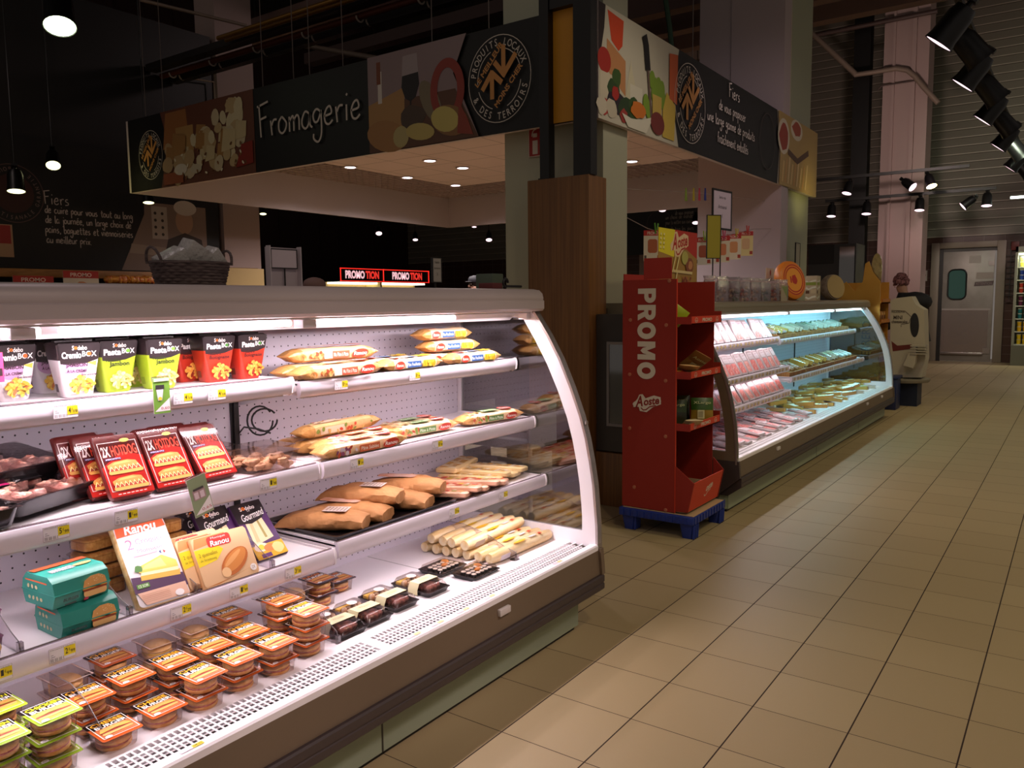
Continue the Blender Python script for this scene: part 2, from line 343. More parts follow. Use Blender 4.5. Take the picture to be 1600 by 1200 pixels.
# joists under the ceiling seen between the columns
JO = mat('joist', '7a605a', .7)
for i, y in enumerate([8.2, 10.96, 11.84, 12.72]):
    b = MB(); b.box((-12, y, 5.6), (1.5, y+.22, 5.9), JO); struct(b, 'ceiling_joist')
# ---------------------------------------------------------------- columns
COLM = mat('painted_column', 'b5ab98', .6); COLG = mat('painted_column_green', 'a9ac92', .6); SKIRT = mat('dark_grey_skirting', '3d3733', .5)
b = MB(); b.box((-3.87, 5.40, 0), (-2.97, 5.79, 10), mat('column_paint_pale', 'b3b29c', .6)); b.box((-3.88, 5.39, 0), (-2.96, 5.80, 1.46), SKIRT); b.box((-2.97, 5.5, 1.0), (-2.955, 5.7, 1.1), GREY)
struct(b, 'column')
b = MB(); b.box((-3.66, 9.8, 0), (-3.0, 11.0, 10), COLG)
for k in range(3): b.tube([(-2.975, 9.83+k*.07, 0), (-2.975, 9.83+k*.07, 10)], .022, COLM)
b.box((-3.62, 9.79, 0), (-3.35, 9.8, 10), COLM)
struct(b, 'column')
b = MB(); x0, x1, y = -3.83, -2.93, 19.6
b.prism([(x0, y+.1), (x0+.2, y+.1), (x0+.2, y), (x0+.25, y), (x0+.25, y+.06), (x0+.58, y+.06), (x0+.58, y), (x0+.66, y), (x0+.66, y+.1), (x1, y+.1), (x1, y+.8), (x0, y+.8)], 'z', 0, 8.6, mat('column_paint_pink', 'b79d98', .6))
b.prism([(x0-.0, 8.6), (x1, 8.6), (x1+.25, 9.0), (x1+.25, 10), (x0-.25, 10), (x0-.25, 9.0)], 'y', y-.2, y+.9, COLM)
struct(b, 'column')
b = MB(); b.box((-4.5, 19.9, 0), (-4.15, 20.2, 10), BLACK); struct(b, 'column')
b = MB(); b.box((-10.4, 7.05, 0), (-9.95, 7.66, 10), mat('column_paint_mauve', 'a08a84', .6)); struct(b, 'column')
b = MB(); b.box((-8.4, 17.0, 0), (-7.0, 17.6, 10), mat('column_paint_mauve', 'a08a84', .6)); b.box((-7.9, 16.97, 0), (-7.8, 17, 10), GREY); struct(b, 'column')
# white duct standing on the cheese counter side, in front of the green column
b = MB(); x0, x1 = at(1142, 250, y=9.6).x, at(1224, 250, y=9.6).x
b.box((x0, 9.55, 1.3), (x1, 9.79, 10), mat('pipe_boxing', 'b9a9ab', .5)); b.box((x0-.4, 9.57, 1.3), (x0-.005, 9.79, 10), mat('pipe_boxing', 'b9a9ab', .5)); struct(b, 'trim_1')
# ---------------------------------------------------------------- wooden post with black beams above
r = thing('wooden_post', 'tall square post clad in brown beech veneer at the end of the front chilled counter', 'post', (0, 0, 0))
b = MB(); b.box((-3.45, 5.10, 0), (-2.92, 5.36, 2.42), WOOD, .003); part(b, 'cladding', r)
def wplinth():
    r = thing('plinth', 'low wooden plinth beside the foot of the brown post, under a grey cabinet', 'plinth')
    b = MB(); b.box((-2.915, 5.18, 0), (-2.62, 5.42, .40), WOOD, .003); part(b, 'board', r)
    r = thing('cabinet', 'grey cabinet with a narrow glass door between the brown post and the red display', 'cabinet')
    b = MB(); b.box((-2.915, 5.20, .41), (-2.62, 5.42, 1.42), SKIRT); part(b, 'body', r)
    b = MB(); b.box((-2.80, 5.185, .62), (-2.63, 5.199, 1.2), clear('cabinet_glass', '9aa0a0', .3)); b.frame(0, 0, 0, 0, 0, GREY)
    for a, c in (((-2.82, 5.18, .6), (-2.80, 5.198, 1.22)), ((-2.80, 5.18, .6), (-2.63, 5.198, .62)), ((-2.80, 5.18, 1.2), (-2.63, 5.198, 1.22))): b.box(a, c, GREY)
    part(b, 'door', r)
wplinth()
BM = mat('black_beam', '0f0b0a', .45)
r = thing('steel_beam', 'thin black vertical beam rising from the left of the wooden post', 'beam'); b = MB(); b.box((-3.35, 5.12, 2.422), (-3.27, 5.20, 10), BM); b.box((-3.36, 5.11, 2.422), (-3.26, 5.20, 2.43), BM); part(b, 'profile', r)
r = thing('steel_beam', 'wide black vertical beam rising from the right corner of the wooden post', 'beam'); b = MB(); b.box((-3.06, 5.12, 2.422), (-2.98, 5.20, 10), BM); b.box((-2.975, 5.11, 2.422), (-2.91, 5.2, 10), BM); b.box((-2.98, 5.15, 2.422), (-2.975, 5.2, 10), BM); part(b, 'profile', r)
r = thing('crossbar', 'short black bar joining the two black beams high above the post', 'beam'); b = MB(); zz = at(870, 8, y=5.16).z; b.box((-3.265, 5.13, zz-.03), (-3.065, 5.19, zz+.06), BM); part(b, 'profile', r)
# ---------------------------------------------------------------- hanging fascia round the cheese counter
SX0, SX1, SY0, SY1, SZ0, SZ1 = -9.08, -2.95, 5.22, 10.97, 2.83, 3.64
SB = mat('fascia_black', '0f0c0b', .5); FW = mat('fascia_inside', 'cbbcbb', .38)
LN = P('cfc4ba', .5); OCH = mat('fascia_ochre', 'c98a1c', .5); LOGO = P('c98c4c', .5)
def logo(b, cx, cy, rx, ry, txt1='PRODUITS LOCAUX', txt2='& DES TERROIRS', col=None, dark=False):
    col = col or LN; k = ry/rx; S = b.M.copy(); b.M = b.M @ Matrix.Translation((cx, cy, 0)) @ Matrix.Diagonal((1, k, 1, 1)); r_ = rx
    b.ring(0, 0, r_, r_, r_*.02, col); b.ring(0, 0, r_*.7, r_*.7, r_*.02, col, a0=.1*pi, a1=.42*pi); b.ring(0, 0, r_*.7, r_*.7, r_*.02, col, a0=.62*pi, a1=1.02*pi); b.ring(0, 0, r_*.7, r_*.7, r_*.02, col, a0=1.1*pi, a1=1.4*pi); b.ring(0, 0, r_*.7, r_*.7, r_*.02, col, a0=1.62*pi, a1=1.95*pi)
    b.arc_text(txt1, 0, 0, r_*.84, r_*.17, pi*1.0-.12, .32, col); b.arc_text(txt2, 0, 0, r_*.84, r_*.17, pi*1.13, pi*1.93, col, inward=True)
    c = LOGO
    for q in ([(.15, .74), (.15, .06)], [(.12, .04), (.54, .50)], [(-.14, .40), (.18, .06)], [(-.22, .20), (-.22, -.44)], [(-.54, -.20), (-.20, .20)], [(-.24, .18), (.10, -.10)]): b.stroke([(x*r_, y*r_) for x, y in q], .13*r_, c)
    B = b.M.copy(); b.M = B @ Matrix.Rotation(radians(46), 4, 'Z')
    b.text('LE MEILLEUR', -r_*.56, r_*.41, r_*.66, r_*.55, c, bold=.03); b.text('MOINS CHER', -r_*.52, -r_*.42, r_*.66, -r_*.28, c, bold=.03); b.M = B
    b.M = S
def fascia_left():
    r = thing('fascia_sign', 'long black hanging fascia reading Fromagerie, with cheese and wine pictures', 'sign', group='hanging fascia over the cheese counter')
    b = MB(); b.box((SX0, SY0, SZ0), (SX1, SY0+.04, SZ1), FW); part(b, 'board', r)
    b = MB(); b.M = face((SX0, SY0-.001, SZ0), (1, 0, 0), (0, 0, 1)); W, Hh = SX1-SX0, SZ1-SZ0
    def U(px, py): p = at(px, py, y=SY0); return (p.x-SX0, p.z-SZ0)
    u = lambda px: U(px, 200)[0]
    b.rect(0, 0, W, Hh, SB)
    logo(b, u(233), Hh*.47, .235, .27)
    # cheese photograph
    a0, a1 = u(250), u(398); b.poly([(a0-.02, 0), (a1, 0), (a1, Hh), (a0+.02, Hh), (a0+.14, Hh*.6)], P('6b4030'))
    b.poly([(a0+.05, Hh*.5), (a0+.12, Hh*.97), (a0+.5, Hh*.97), (a0+.55, Hh*.5)], P('a06a3c'))
    b.rect(a0+.3, Hh*.35, a0+.62, Hh*.75, P('b48d55')); q = random.Random(3)
    for k in range(46):
        x = a0+.12+q.random()*(a1-a0-.3); y = .1+q.random()*(.28+.42*(x-a0)/(a1-a0)); c = P(['c9b78c', 'b69a6e', 'd3c6a0', 'a67c48', 'bfa67a', 'cbbb98'][k % 6]); s_ = .05+q.random()*.06
        if k % 3: b.oval(x, y, s_*1.3, s_, c, 12, q.random()*3, .15, k)
        else: b.poly([(x-s_*1.3, y-s_), (x+s_, y-s_*.8), (x+s_*1.2, y+s_), (x-s_*.8, y+s_*1.3)], c)
    b.poly([(a1-.3, .08), (a1-.02, .1), (a1-.02, .32), (a1-.2, .3)], P('8a2a1e')); b.rect(a0+.05, .02, a0+.42, .14, P('9a5030')); b.oval(a0+.38, .16, .12, .06, P('d8cfb8'), 16); b.oval(a0+.66, .14, .1, .05, P('c9bda0'), 16)
    q = random.Random(8)
    for k in range(26): b.oval(a0+.16+q.random()*(a1-a0-.3), .06+q.random()*.3, .022, .012, P(['8a5a34', 'e2d8ba', '6e4a2a'][k % 3]), 8, q.random()*3, .3, k)
    # lettering
    x0, x1 = u(406), u(570); b.hand('Fromagerie', x0, Hh*.40, .155, x1-x0, .020, LN, slope=.0)
    # wine photograph
    a0, a1 = u(580), u(746); b.poly([(a0, 0), (a1+.03, 0), (a1-.22, Hh*.65), (a1-.08, Hh), (a0, Hh)], P('8f7a7c')); b.poly([(a0, Hh*.5), (a1-.2, Hh*.5), (a1+.03, 0), (a0, 0)], P('5e3c28'))
    w_ = (a1-a0)
    b.poly([(a0, Hh*.24), (a0+w_*.36, Hh*.22), (a0+w_*.36, Hh*.62), (a0, Hh*.5)], P('b08550')); b.rect(a0+w_*.1, Hh*.5, a0+w_*.14, Hh*.83, P('d8cec4')); b.rect(a0+w_*.09, Hh*.7, a0+w_*.13, Hh*.93, P('7a3f20'))
    gx = a0+w_*.42; b.poly([(gx-.1, Hh*.62), (gx-.06, Hh*.5), (gx, Hh*.46), (gx+.06, Hh*.5), (gx+.1, Hh*.62), (gx+.09, Hh*.78), (gx+.08, Hh*.93), (gx-.08, Hh*.93), (gx-.09, Hh*.78)], P('a59698')); b.poly([(gx-.1, Hh*.62), (gx-.06, Hh*.5), (gx, Hh*.46), (gx+.06, Hh*.5), (gx+.1, Hh*.62), (gx+.09, Hh*.74), (gx-.09, Hh*.73)], P('1b1012')); b.rect(gx-.008, Hh*.22, gx+.008, Hh*.47, P('201416'))
    b.oval(gx+.02, Hh*.3, .14, .1, P('4d3a2c'), 14, 0, .2, 2); b.oval(gx+.22, Hh*.42, .09, .2, P('7d6f58'), 16, .5); b.oval(a0+w_*.18, Hh*.15, .24, .13, P('a97a48'), 18, -.25); b.oval(a0+w_*.32, Hh*.12, .09, .09, P('b8a870'), 16)
    b.ring(gx+.40, Hh*.50, .18, .25, .075, P('8f3426'), 36); b.oval(gx+.42, Hh*.2, .2, .12, P('8a6238'), 18, -.3); b.oval(gx+.37, Hh*.22, .15, .1, P('c9b868'), 18, -.3); b.oval(gx+.1, Hh*.14, .16, .07, P('c2ae66'), 18, -.15); b.poly([(gx+.5, .05), (a1-.02, .02), (a1-.08, .16), (gx+.52, .3)], P('8f3a28'))
    logo(b, u(784), Hh*.5, .30, .33)
    b.rect(u(857), 0, W-.0, Hh, OCH); b.rect(W-.07, 0, W, Hh, P('e9e2d6'))
    part(b, 'printed_face', r)
fascia_left()
def fascia_right():
    r = thing('fascia_sign', 'hanging fascia above the far chilled counter with fruit and cheese pictures and chalk writing', 'sign', group='hanging fascia over the cheese counter')
    b = MB(); b.box((SX1, SY0, SZ0), (SX1+.04, SY1, SZ1), FW); part(b, 'board', r)
    b = MB(); X = SX1+.041; b.M = face((X, SY0, SZ0), (0, 1, 0), (0, 0, 1)); W, Hh = SY1-SY0, SZ1-SZ0
    u = lambda px: at(px, 200, x=X).y-SY0
    b.rect(0, 0, W, Hh, P('cfc8b6')); e = u(1063)
    b.poly([(u(1060), 0), (u(1216), 0), (u(1218), Hh*.45), (u(1214), Hh), (u(1060), Hh), (u(1049), Hh*.5)], SB)
    # still life on white
    b.poly([(0, Hh), (u(946), Hh), (u(944), Hh*.8), (u(938), Hh*.55), (u(933), Hh*.45), (0, Hh*.5)], P('261414')); b.poly([(u(949), Hh*.97), (u(974), Hh*.95), (u(972), Hh*.72), (u(966), Hh*.66), (u(955), Hh*.72)], P('d8481c'))
    b.poly([(u(948), Hh*.45), (u(977), Hh*.28), (u(977), Hh*.6), (u(948), Hh*.72)], P('c88a58')); b.oval(u(944), Hh*.52, .1, .09, P('b02818')); b.rect(0.02, Hh*.2, u(958), Hh*.42, P('d8ccb4')); b.poly([(u(976), Hh*.25), (u(1000), Hh*.2), (u(985), Hh*.62)], P('d6cdb0')); b.rect(u(984), Hh*.16, u(1003), Hh*.42, P('ded8c6'))
    for k, (px, py, rr, c) in enumerate([(958, .3, .09, '2d4a1c'), (963, .42, .07, '3a5a20'), (965, .2, .1, '2b1c28'), (955, .18, .08, '1f1420'), (978, .16, .12, '26401a'), (990, .2, .09, '35521e'), (944, .12, .07, 'b8453a'), (961, .27, .06, 'b42a1c'), (974, .10, .06, 'a83a30'), (940, .12, .08, 'd6cbb6'), (955, .12, .08, 'cfc4ae')]): b.oval(u(px), Hh*py, rr, rr*.9, P(c), 12, 0, .3, k)
    for k, (px, py) in enumerate([(1018, .55), (1023, .5), (1028, .52), (1033, .5), (1021, .42), (1028, .4), (1035, .4), (1040, .38), (1008, .3), (1012, .25)]): b.oval(u(px), Hh*py, .055, .075, P('7f9f2a'), 12)
    b.stroke([(u(1005), Hh*.93), (u(1008), Hh*.85), (u(1011), Hh*.62)], .09, P('161010')); b.stroke([(u(1011), Hh*.62), (u(1017), Hh*.12)], .035, P('70584c'))
    b.rect(u(1018), Hh*.12, u(1032), Hh*.42, P('cfae52')); b.poly([(u(1034), Hh*.04), (u(1052), Hh*.04), (u(1054), Hh*.4), (u(1040), Hh*.5), (u(1034), Hh*.3)], P('d8b84a')); b.poly([(u(1044), Hh*.45), (u(1056), Hh*.42), (u(1057), Hh*.93), (u(1044), Hh*.9)], P('d0602a'))
    b.poly([(u(970), Hh*.12), (u(980), 0.01), (u(1008), .01), (u(1020), Hh*.2), (u(1000), Hh*.12), (u(985), Hh*.1)], P('e2dccb')); b.oval(u(996), Hh*.2, .13, .06, P('d8781c'), 14, 0, .3, 5); b.oval(u(1026), Hh*.15, .13, .09, P('7a2a22'))
    logo(b, u(1077), Hh*.5, .34, .34)
    x0, x1 = u(1136), u(1154); b.hand('Fiers', x0, Hh*.80, .065, x1-x0, .012, LN)
    for t, pa, pb, yy in (('de vous proposer', 1121, 1163, .60), ('une large gamme de produits', 1103, 1178, .42), ('fraîchement emballés', 1119, 1168, .22)): b.hand(t, u(pa), Hh*yy, .052, u(pb)-u(pa), .011, LN)
    b.ring(u(1198), Hh*.5, .26, .3, .01, P('3a2c24'))
    b.poly([(u(1217), 0), (W, 0), (W, Hh), (u(1214), Hh), (u(1218), Hh*.45)], P('b99a5c')); b.oval(u(1223), Hh*.68, .22, .2, P('d9cdb4')); b.oval(u(1223), Hh*.68, .17, .15, P('a03a24'), 14, 0, .2, 3); b.oval(u(1243), Hh*.86, .24, .12, P('d9cdb4')); b.oval(u(1243), Hh*.88, .18, .08, P('a8482c'), 14, 0, .3, 3)
    for k in range(9): b.stroke([(u(1222+k*4.5), Hh*.05), (u(1224+k*4.6), Hh*(.35+.04*(k % 3)))], .05, P(['d9b878', 'c89a5c', 'dcc08a'][k % 3]))
    b.stroke([(u(1230), Hh*.5), (u(1245), Hh*.42), (u(1262), Hh*.62)], .07, P('5a3a22'))
    part(b, 'printed_face', r)
fascia_right()
r = thing('fascia_board', 'pale inner side of the left hanging fascia', 'sign', group='hanging fascia over the cheese counter'); b = MB(); b.box((SX0-.04, SY0, SZ0), (SX0, SY1, SZ1), FW); part(b, 'board', r)
r = thing('fascia_board', 'pale inner side of the rear hanging fascia over the cheese counter', 'sign', group='hanging fascia over the cheese counter'); b = MB(); b.box((SX0, SY1, SZ0), (-3.67, SY1+.04, SZ1), FW); part(b, 'board', r)
# suspended ceiling: tiles in the middle, open grid along the edge
CT = grid_mat('ceiling_tiles', 'd8bfb8', 'dcc4bc', '9a827c', .6, .6, SX0, SY0, .012, .012, rough=.7, bump=False)
r = thing('suspended_ceiling', 'pale tiled suspended ceiling inside the hanging fascia', 'ceiling'); zc = 3.32; gi = 1.05
b = MB(); b.box((SX0+gi, SY0+.05, zc), (SX1-.01, SY1-gi, zc+.03), CT); part(b, 'tiles', r)
b = MB(); GR = P('c0a8a2', .5)
def grid(x0, y0, x1, y1, st=.12):
    x = x0
    while x < x1: b.box((x, y0, zc), (x+.014, y1, zc+.05), GR); x += st
    y = y0
    while y < y1: b.box((x0, y, zc), (x1, y+.014, zc+.05), GR); y += st
grid(SX0+.01, SY0+.05, SX0+gi, SY1-.01, .13); grid(SX0+gi, SY1-gi, SX1-.01, SY1-.01, .13)
part(b, 'open_grid', r, 'open egg-crate grid'); b = MB(); b.box((SX0+.01, SY0+.05, zc+.25), (SX1-.01, SY1-.01, zc+.27), P('4a3c3a')); part(b, 'void', r)
LIT = mat('lamp_face', 'ffffff', .4, emit='fff4ff', es=9); LITW = mat('warm_lamp_face', 'ffffff', .4, emit='fff2d8', es=9)
for i, (x, y) in enumerate(DOWN):
    r = thing('downlight', 'round recessed downlight, %s counted along the pale suspended ceiling' % ['first','second','third','fourth','fifth','sixth','seventh','eighth','ninth'][i], 'lamp', (x, y, zc), group='downlights over the cheese counter')
    b = MB(); b.lathe([(.0, -.001), (.085, -.001), (.10, -.012), (.075, -.012), (.07, -.004), (0, -.004)], P('e8dcd8'), 20); part(b, 'trim_ring', r)
    b = MB(); b.lathe([(0, -.008), (.068, -.008), (.068, -.005), (0, -.005)], LIT, 18); part(b, 'lens', r)
# ---------------------------------------------------------------- fire extinguisher sign on the column
r = thing('fire_extinguisher_sign', 'red sign with a white extinguisher symbol on the pale column', 'sign')
b = MB(); p = at(827, 196, y=5.395); q = at(861, 242, y=5.395); b.box((p.x, 5.385, q.z), (q.x, 5.392, p.z), P('a31e12', .5)); w_, h_ = q.x-p.x, p.z-q.z
b.M = face((p.x, 5.384, q.z), (1, 0, 0), (0, 0, 1)); S = P('cfc3b4'); b.rect(w_*.18, h_*.08, w_*.42, h_*.5, S); b.rect(w_*.2, h_*.6, w_*.4, h_*.72, S); b.ring(w_*.34, h_*.66, w_*.2, h_*.2, w_*.05, S, a0=pi*.45, a1=pi*1.05)
b.poly([(w_*.7, h_*.1), (w_*.9, h_*.1), (w_*.84, h_*.5), (w_*.92, h_*.8), (w_*.8, h_*.6), (w_*.72, h_*.4)], S); b.frame(0, 0, w_, h_, .006, S); part(b, 'plate', r)
# ---------------------------------------------------------------- service door
FR = mat('door_frame', '8d8070', .5); DL = mat('door_leaf', '8e867e', .4, .25, var=((3, 3, 3), '9a928a')); DS = mat('door_steel', 'b4a6a0', .25, .75, bump=(9, .25))
b = MB(); b.box((-3.02, YB-.10, 0), (-2.84, YB+.04, 2.82), FR, .01); b.box((-1.66, YB-.10, 0), (-1.48, YB+.04, 2.82), FR, .01); b.box((-2.84, YB-.10, 2.68), (-1.66, YB+.04, 2.82), FR, .01); b.box((-2.84, YB-.05, 0), (-2.76, YB+.04, 2.68), P('2a2624')); b.box((-2.76, YB-.04, 2.6), (-1.66, YB+.04, 2.68), P('4a4440'))
d = struct(b, 'door_1')
def dpart(b, n, **k): o = part(b, n, d, **k); return o
b = MB(); b.box((-2.76, YB-.045, .02), (-1.70, YB+.0, 2.6), DL, .004); dpart(b, 'leaf')
b = MB(); b.box((-2.75, YB-.052, .2), (-1.78, YB-.046, 1.22), DS); b.box((-2.75, YB-.056, 1.22), (-1.74, YB-.046, 1.26), P('a89c96')); dpart(b, 'kick_sheet', label='scuffed steel kick sheet')
b = MB(); b.box((-2.74, YB-.1, .17), (-1.86, YB-.05, .22), STEEL, .008); dpart(b, 'bumper_bar')
b = MB(); b.M = face((0, YB-.047, 0), (1, 0, 0), (0, 0, 1)); pts = []
cx, cz, rx, rz, rr = -2.45, 1.83, .19, .35, .12
for sx_, sz_, a0 in ((1, 1, 0), (-1, 1, pi/2), (-1, -1, pi), (1, -1, 1.5*pi)):
    for k in range(5): a = a0+pi/2*k/4; pts.append((cx+sx_*(rx-rr)+cos(a)*rr, cz+sz_*(rz-rr)+sin(a)*rr))
b.poly(pts, mat('glowing_porthole_glass', '33443f', .12, emit='4c7a6c', es=.12)); b.M = Matrix(); b.tube([(x, YB-.055, z_) for x, z_ in pts], .018, BLACK, closed=True); dpart(b, 'window')  # pane has a faint glow put into its material
b = MB(); b.box((-2.22, YB-.05, 2.32), (-1.98, YB-.046, 2.5), P('aaa298')); b.box((-2.06, YB-.05, 1.95), (-1.72, YB-.046, 2.1), P('a0958a')); b.M = face((-2.1, YB-.052, 1.78), (1, 0, 0), (0, 0, 1)); b.poly([(0, .0), (.38, .02), (.4, .12), (.02, .1)], P('5a4a48')); b.text('ATTENTION', .04, .03, .36, .09, P('8a7a76')); dpart(b, 'notices')
b = MB(); b.box((-1.82, YB-.06, 2.25), (-1.70, YB-.045, 2.36), STEEL); b.box((-1.86, YB-.06, .2), (-1.72, YB-.045, .33), STEEL); dpart(b, 'hinges')
b = MB(); r = thing('prohibition_sign', 'small white no-entry-for-dogs sign on the brown wall tiles left of the door', 'sign'); b.box((-3.33, YB-.012, 1.93), (-3.1, YB-.002, 2.18), P('b8aca0')); b.M = face((-3.215, YB-.013, 2.065), (1, 0, 0), (0, 0, 1)); b.ring(0, 0, .085, .085, .018, P('6e2018')); b.oval(0, 0, .045, .04, INK, 10, 0, .4, 4); b.stroke([(-.06, .06), (.06, -.06)], .014, P('6e2018')); part(b, 'plate', r)
# ---------------------------------------------------------------- bakery wall on the left, with its chalkboard panel
XB = -10.0
b = MB(); b.box((XB-.3, 1, 0), (XB, 7.0, 5.2), mat('bakery_wall', '120d0d', .5)); struct(b, 'wall_bakery')
r = thing('bakery_sign', 'black panel with chalk writing about bread, with photos either side, behind the counter', 'sign'); b = MB(); pz = 1.97; b.box((XB+.001, 2.6, pz), (XB+.03, 6.88, 3.45), SB); part(b, 'board', r)
b = MB(); b.M = face((XB+.031, 0, 0), (0, 1, 0), (0, 0, 1)); V = lambda px, py: ((lambda p: (p.y, p.z))(at(px, py, x=XB+.03)))
for t, px0, px1, py, h_ in (('Fiers', 68, 110, 318, .075), ('de cuire pour vous tout au long', 70, 207, 332, .048), ('de la journée, un large choix de', 71, 205, 347.5, .048), ('pains, baguettes et viennoiseries', 71, 208, 363, .048), ('au meilleur prix.', 73, 144, 379, .048)):
    a = V(px0, py); c = V(px1, py); b.hand(t, a[0], a[1], h_, c[0]-a[0], .011, P('b7aaa4'))
c = V(21, 302); b.ring(c[0], c[1], .33, .33, .010, P('5a403c')); b.oval(c[0], c[1], .22, .22, P('3a1a16')); b.arc_text('BOULANGERIE ARTISANALE GARANTIE', c[0], c[1], .27, .045, pi*.5, pi*2.3, P('7a625c'), inward=True)
a = V(190, 419); e = V(325, 419); f_ = V(225, 335); g = V(230, 310); b.poly([(a[0], pz+.01), (6.78, pz+.01), (6.78, 2.86), (g[0]-.05, 2.86), (f_[0], f_[1])], P('8a7468')); b.poly([(a[0]+.12, 2.2), (e[0], 2.15), (e[0], 2.25), (a[0]+.15, 2.32)], P('a08c7c')); b.oval(6.45, 2.65, .13, .17, P('b08c74')); b.oval(6.47, 2.83, .17, .1, P('cfc2b6')); b.poly([(6.1, 2.05), (6.75, 2.05), (6.7, 2.42), (6.45, 2.5), (6.2, 2.4)], P('38281f')); b.rect(5.98, 2.4, 6.2, 2.82, P('b7a99c'))
for k in range(8): b.oval(6.03+.1*(k % 2), 2.46+.09*(k//2), .02, .02, P('3a302c'))
a = V(0, 350); e = V(22, 402); b.rect(2.7, e[1], e[0], a[1], P('b08a6a')); b.rect(e[0]-.35, e[1]+.15, e[0]-.02, a[1]-.01, P('9a2a26')); b.oval(e[0]-.3, e[1]+.22, .14, .08, P('cfae90'))
part(b, 'printed_face', r)
WB = mat('bakery_wood', 'b98045', .5, var=((1, 8, 40), 'a8713a'))
r = thing('wooden_shelf', 'light wooden ledge running below the black bakery panel', 'shelf'); b = MB(); b.box((XB, 2.0, 1.86), (XB+.25, 6.98, 1.955), WB, .004); part(b, 'board', r)
r = thing('bakery_counter', 'wooden bakery counter under the black panel', 'counter'); b = MB(); b.box((-9.9, 1.5, 0), (-9.3, 3.9, 1.72), WB); b.box((-9.9, 3.9, 0), (-9.3, 7.2, 1.62), P('2a1c18')); part(b, 'body', r)
r = thing('wooden_box', 'pale open wooden crate beside the mauve column', 'crate'); b = MB(); p = at(352, 446, x=-8.6); q = at(402, 420, x=-8.6); b.box((-8.9, p.y, 0), (-8.6, q.y+.1, q.z), P('a98f5c', .6)); b.box((-8.85, p.y+.05, q.z-.02), (-8.65, q.y+.05, q.z+.01), P('6a4a28')); part(b, 'body', r)
r = thing('bread_display', 'row of reddish pastries on the bakery counter, left of the basket', 'pastries'); b = MB()
p = at(181, 446, x=-9.25); q = at(250, 434, x=-9.25)
for k in range(11): b.blob((-9.4, p.y+(q.y-p.y)*k/10, q.z-.03), (.06, .06, .05), mat('glazed_pastry', 'c0582a', .3, var=((30, 30, 30), 'e0a040')), .2, seed=k)
b.box((-9.55, p.y-.05, 1.62), (-9.3, q.y+.05, q.z-.075), P('3a2a20')); part(b, 'pastries', r)['kind'] = 'stuff'
# ================================================================ the two chilled counters
def peg_mat():
    m = bpy.data.materials.new('perforated_panel'); m.use_nodes = True; nt = m.node_tree; L = nt.links; b = nt.nodes['Principled BSDF']; N = nt.nodes.new
    tc = N('ShaderNodeTexCoord'); sp = N('ShaderNodeSeparateXYZ'); L.new(tc.outputs['Object'], sp.inputs[0])
    def M_(op, a, b_=0.):
        n = N('ShaderNodeMath'); n.operation = op
        for i, q in enumerate((a, b_)):
            if hasattr(q, 'links'): L.new(q, n.inputs[i])
            else: n.inputs[i].default_value = q
        return n.outputs[0]
    dy = M_('SUBTRACT', M_('FRACT', M_('DIVIDE', sp.outputs['Y'], .034)), .5); dz = M_('SUBTRACT', M_('FRACT', M_('DIVIDE', sp.outputs['Z'], .036)), .5)
    d = M_('SQRT', M_('ADD', M_('MULTIPLY', dy, dy), M_('MULTIPLY', dz, dz))); g = M_('LESS_THAN', d, .085)
    mx = N('ShaderNodeMix'); mx.data_type = 'RGBA'; L.new(g, mx.inputs['Factor']); mx.inputs['A'].default_value = srgb('d6cdd8'); mx.inputs['B'].default_value = srgb('2a2426'); L.new(mx.outputs['Result'], b.inputs['Base Color'])
    b.inputs['Roughness'].default_value = .5; return m
PEG = peg_mat(); RAIL = mat('price_rail', 'd6ccd5', .3, .0); RAILD = P('5a5258'); TUBEM = mat('lit_tube', 'ffffff', .4, emit='fff0fa', es=7); TUBEC = mat('lit_cool_tube', 'ffffff', .4, emit='eafcff', es=5)
OUT = [(-2.093, 1.464), (-2.02, 1.36), (-1.956, 1.252), (-1.895, 1.12), (-1.844, .991), (-1.815, .89), (-1.794, .788), (-1.776, .68), (-1.768, .582), (-1.760, .49), (-1.758, .404)]
INN = [(-2.165, 1.44), (-2.095, 1.335), (-2.03, 1.225), (-1.97, 1.10), (-1.922, .98), (-1.893, .88), (-1.872, .78), (-1.856, .68), (-1.846, .58), (-1.842, .52), (-1.842, .455)]
def price(b, x0, z0, w_, h_, euros, cents, X, yellow='e6cf1e'):
    b.M = face((X, x0, z0), (0, 1, 0), (0, 0, 1)); b.z = 0
    b.rect(0, 0, w_, h_, P('e6dfe4', .4)); b.frame(0, 0, w_, h_, .0006, P('8a6a70')); y0 = w_*.56
    b.rect(y0, h_*.22, w_, h_*.86, P(yellow)); b.text(euros, y0+w_*.05, h_*.34, y0+w_*.15, h_*.74, INK, bold=.02); b.text('€', y0+w_*.18, h_*.5, y0+w_*.23, h_*.7, INK); b.text(cents, y0+w_*.25, h_*.34, w_*.97, h_*.56, INK, bold=.01)
    for k in range(13):
        if k % 4 != 3: b.rect(w_*.05+k*w_*.038, h_*.08, w_*.05+k*w_*.038+w_*.016, h_*.3, P('6e6468'))
    b.text('PRODUIT FRAIS', w_*.05, h_*.88, w_*.9, h_*.96, P('6e6468')); b.rect(w_*.05, h_*.55, w_*.14, h_*.59, P('8a8088')); b.rect(w_*.05, h_*.42, w_*.2, h_*.46, P('8a8088'))
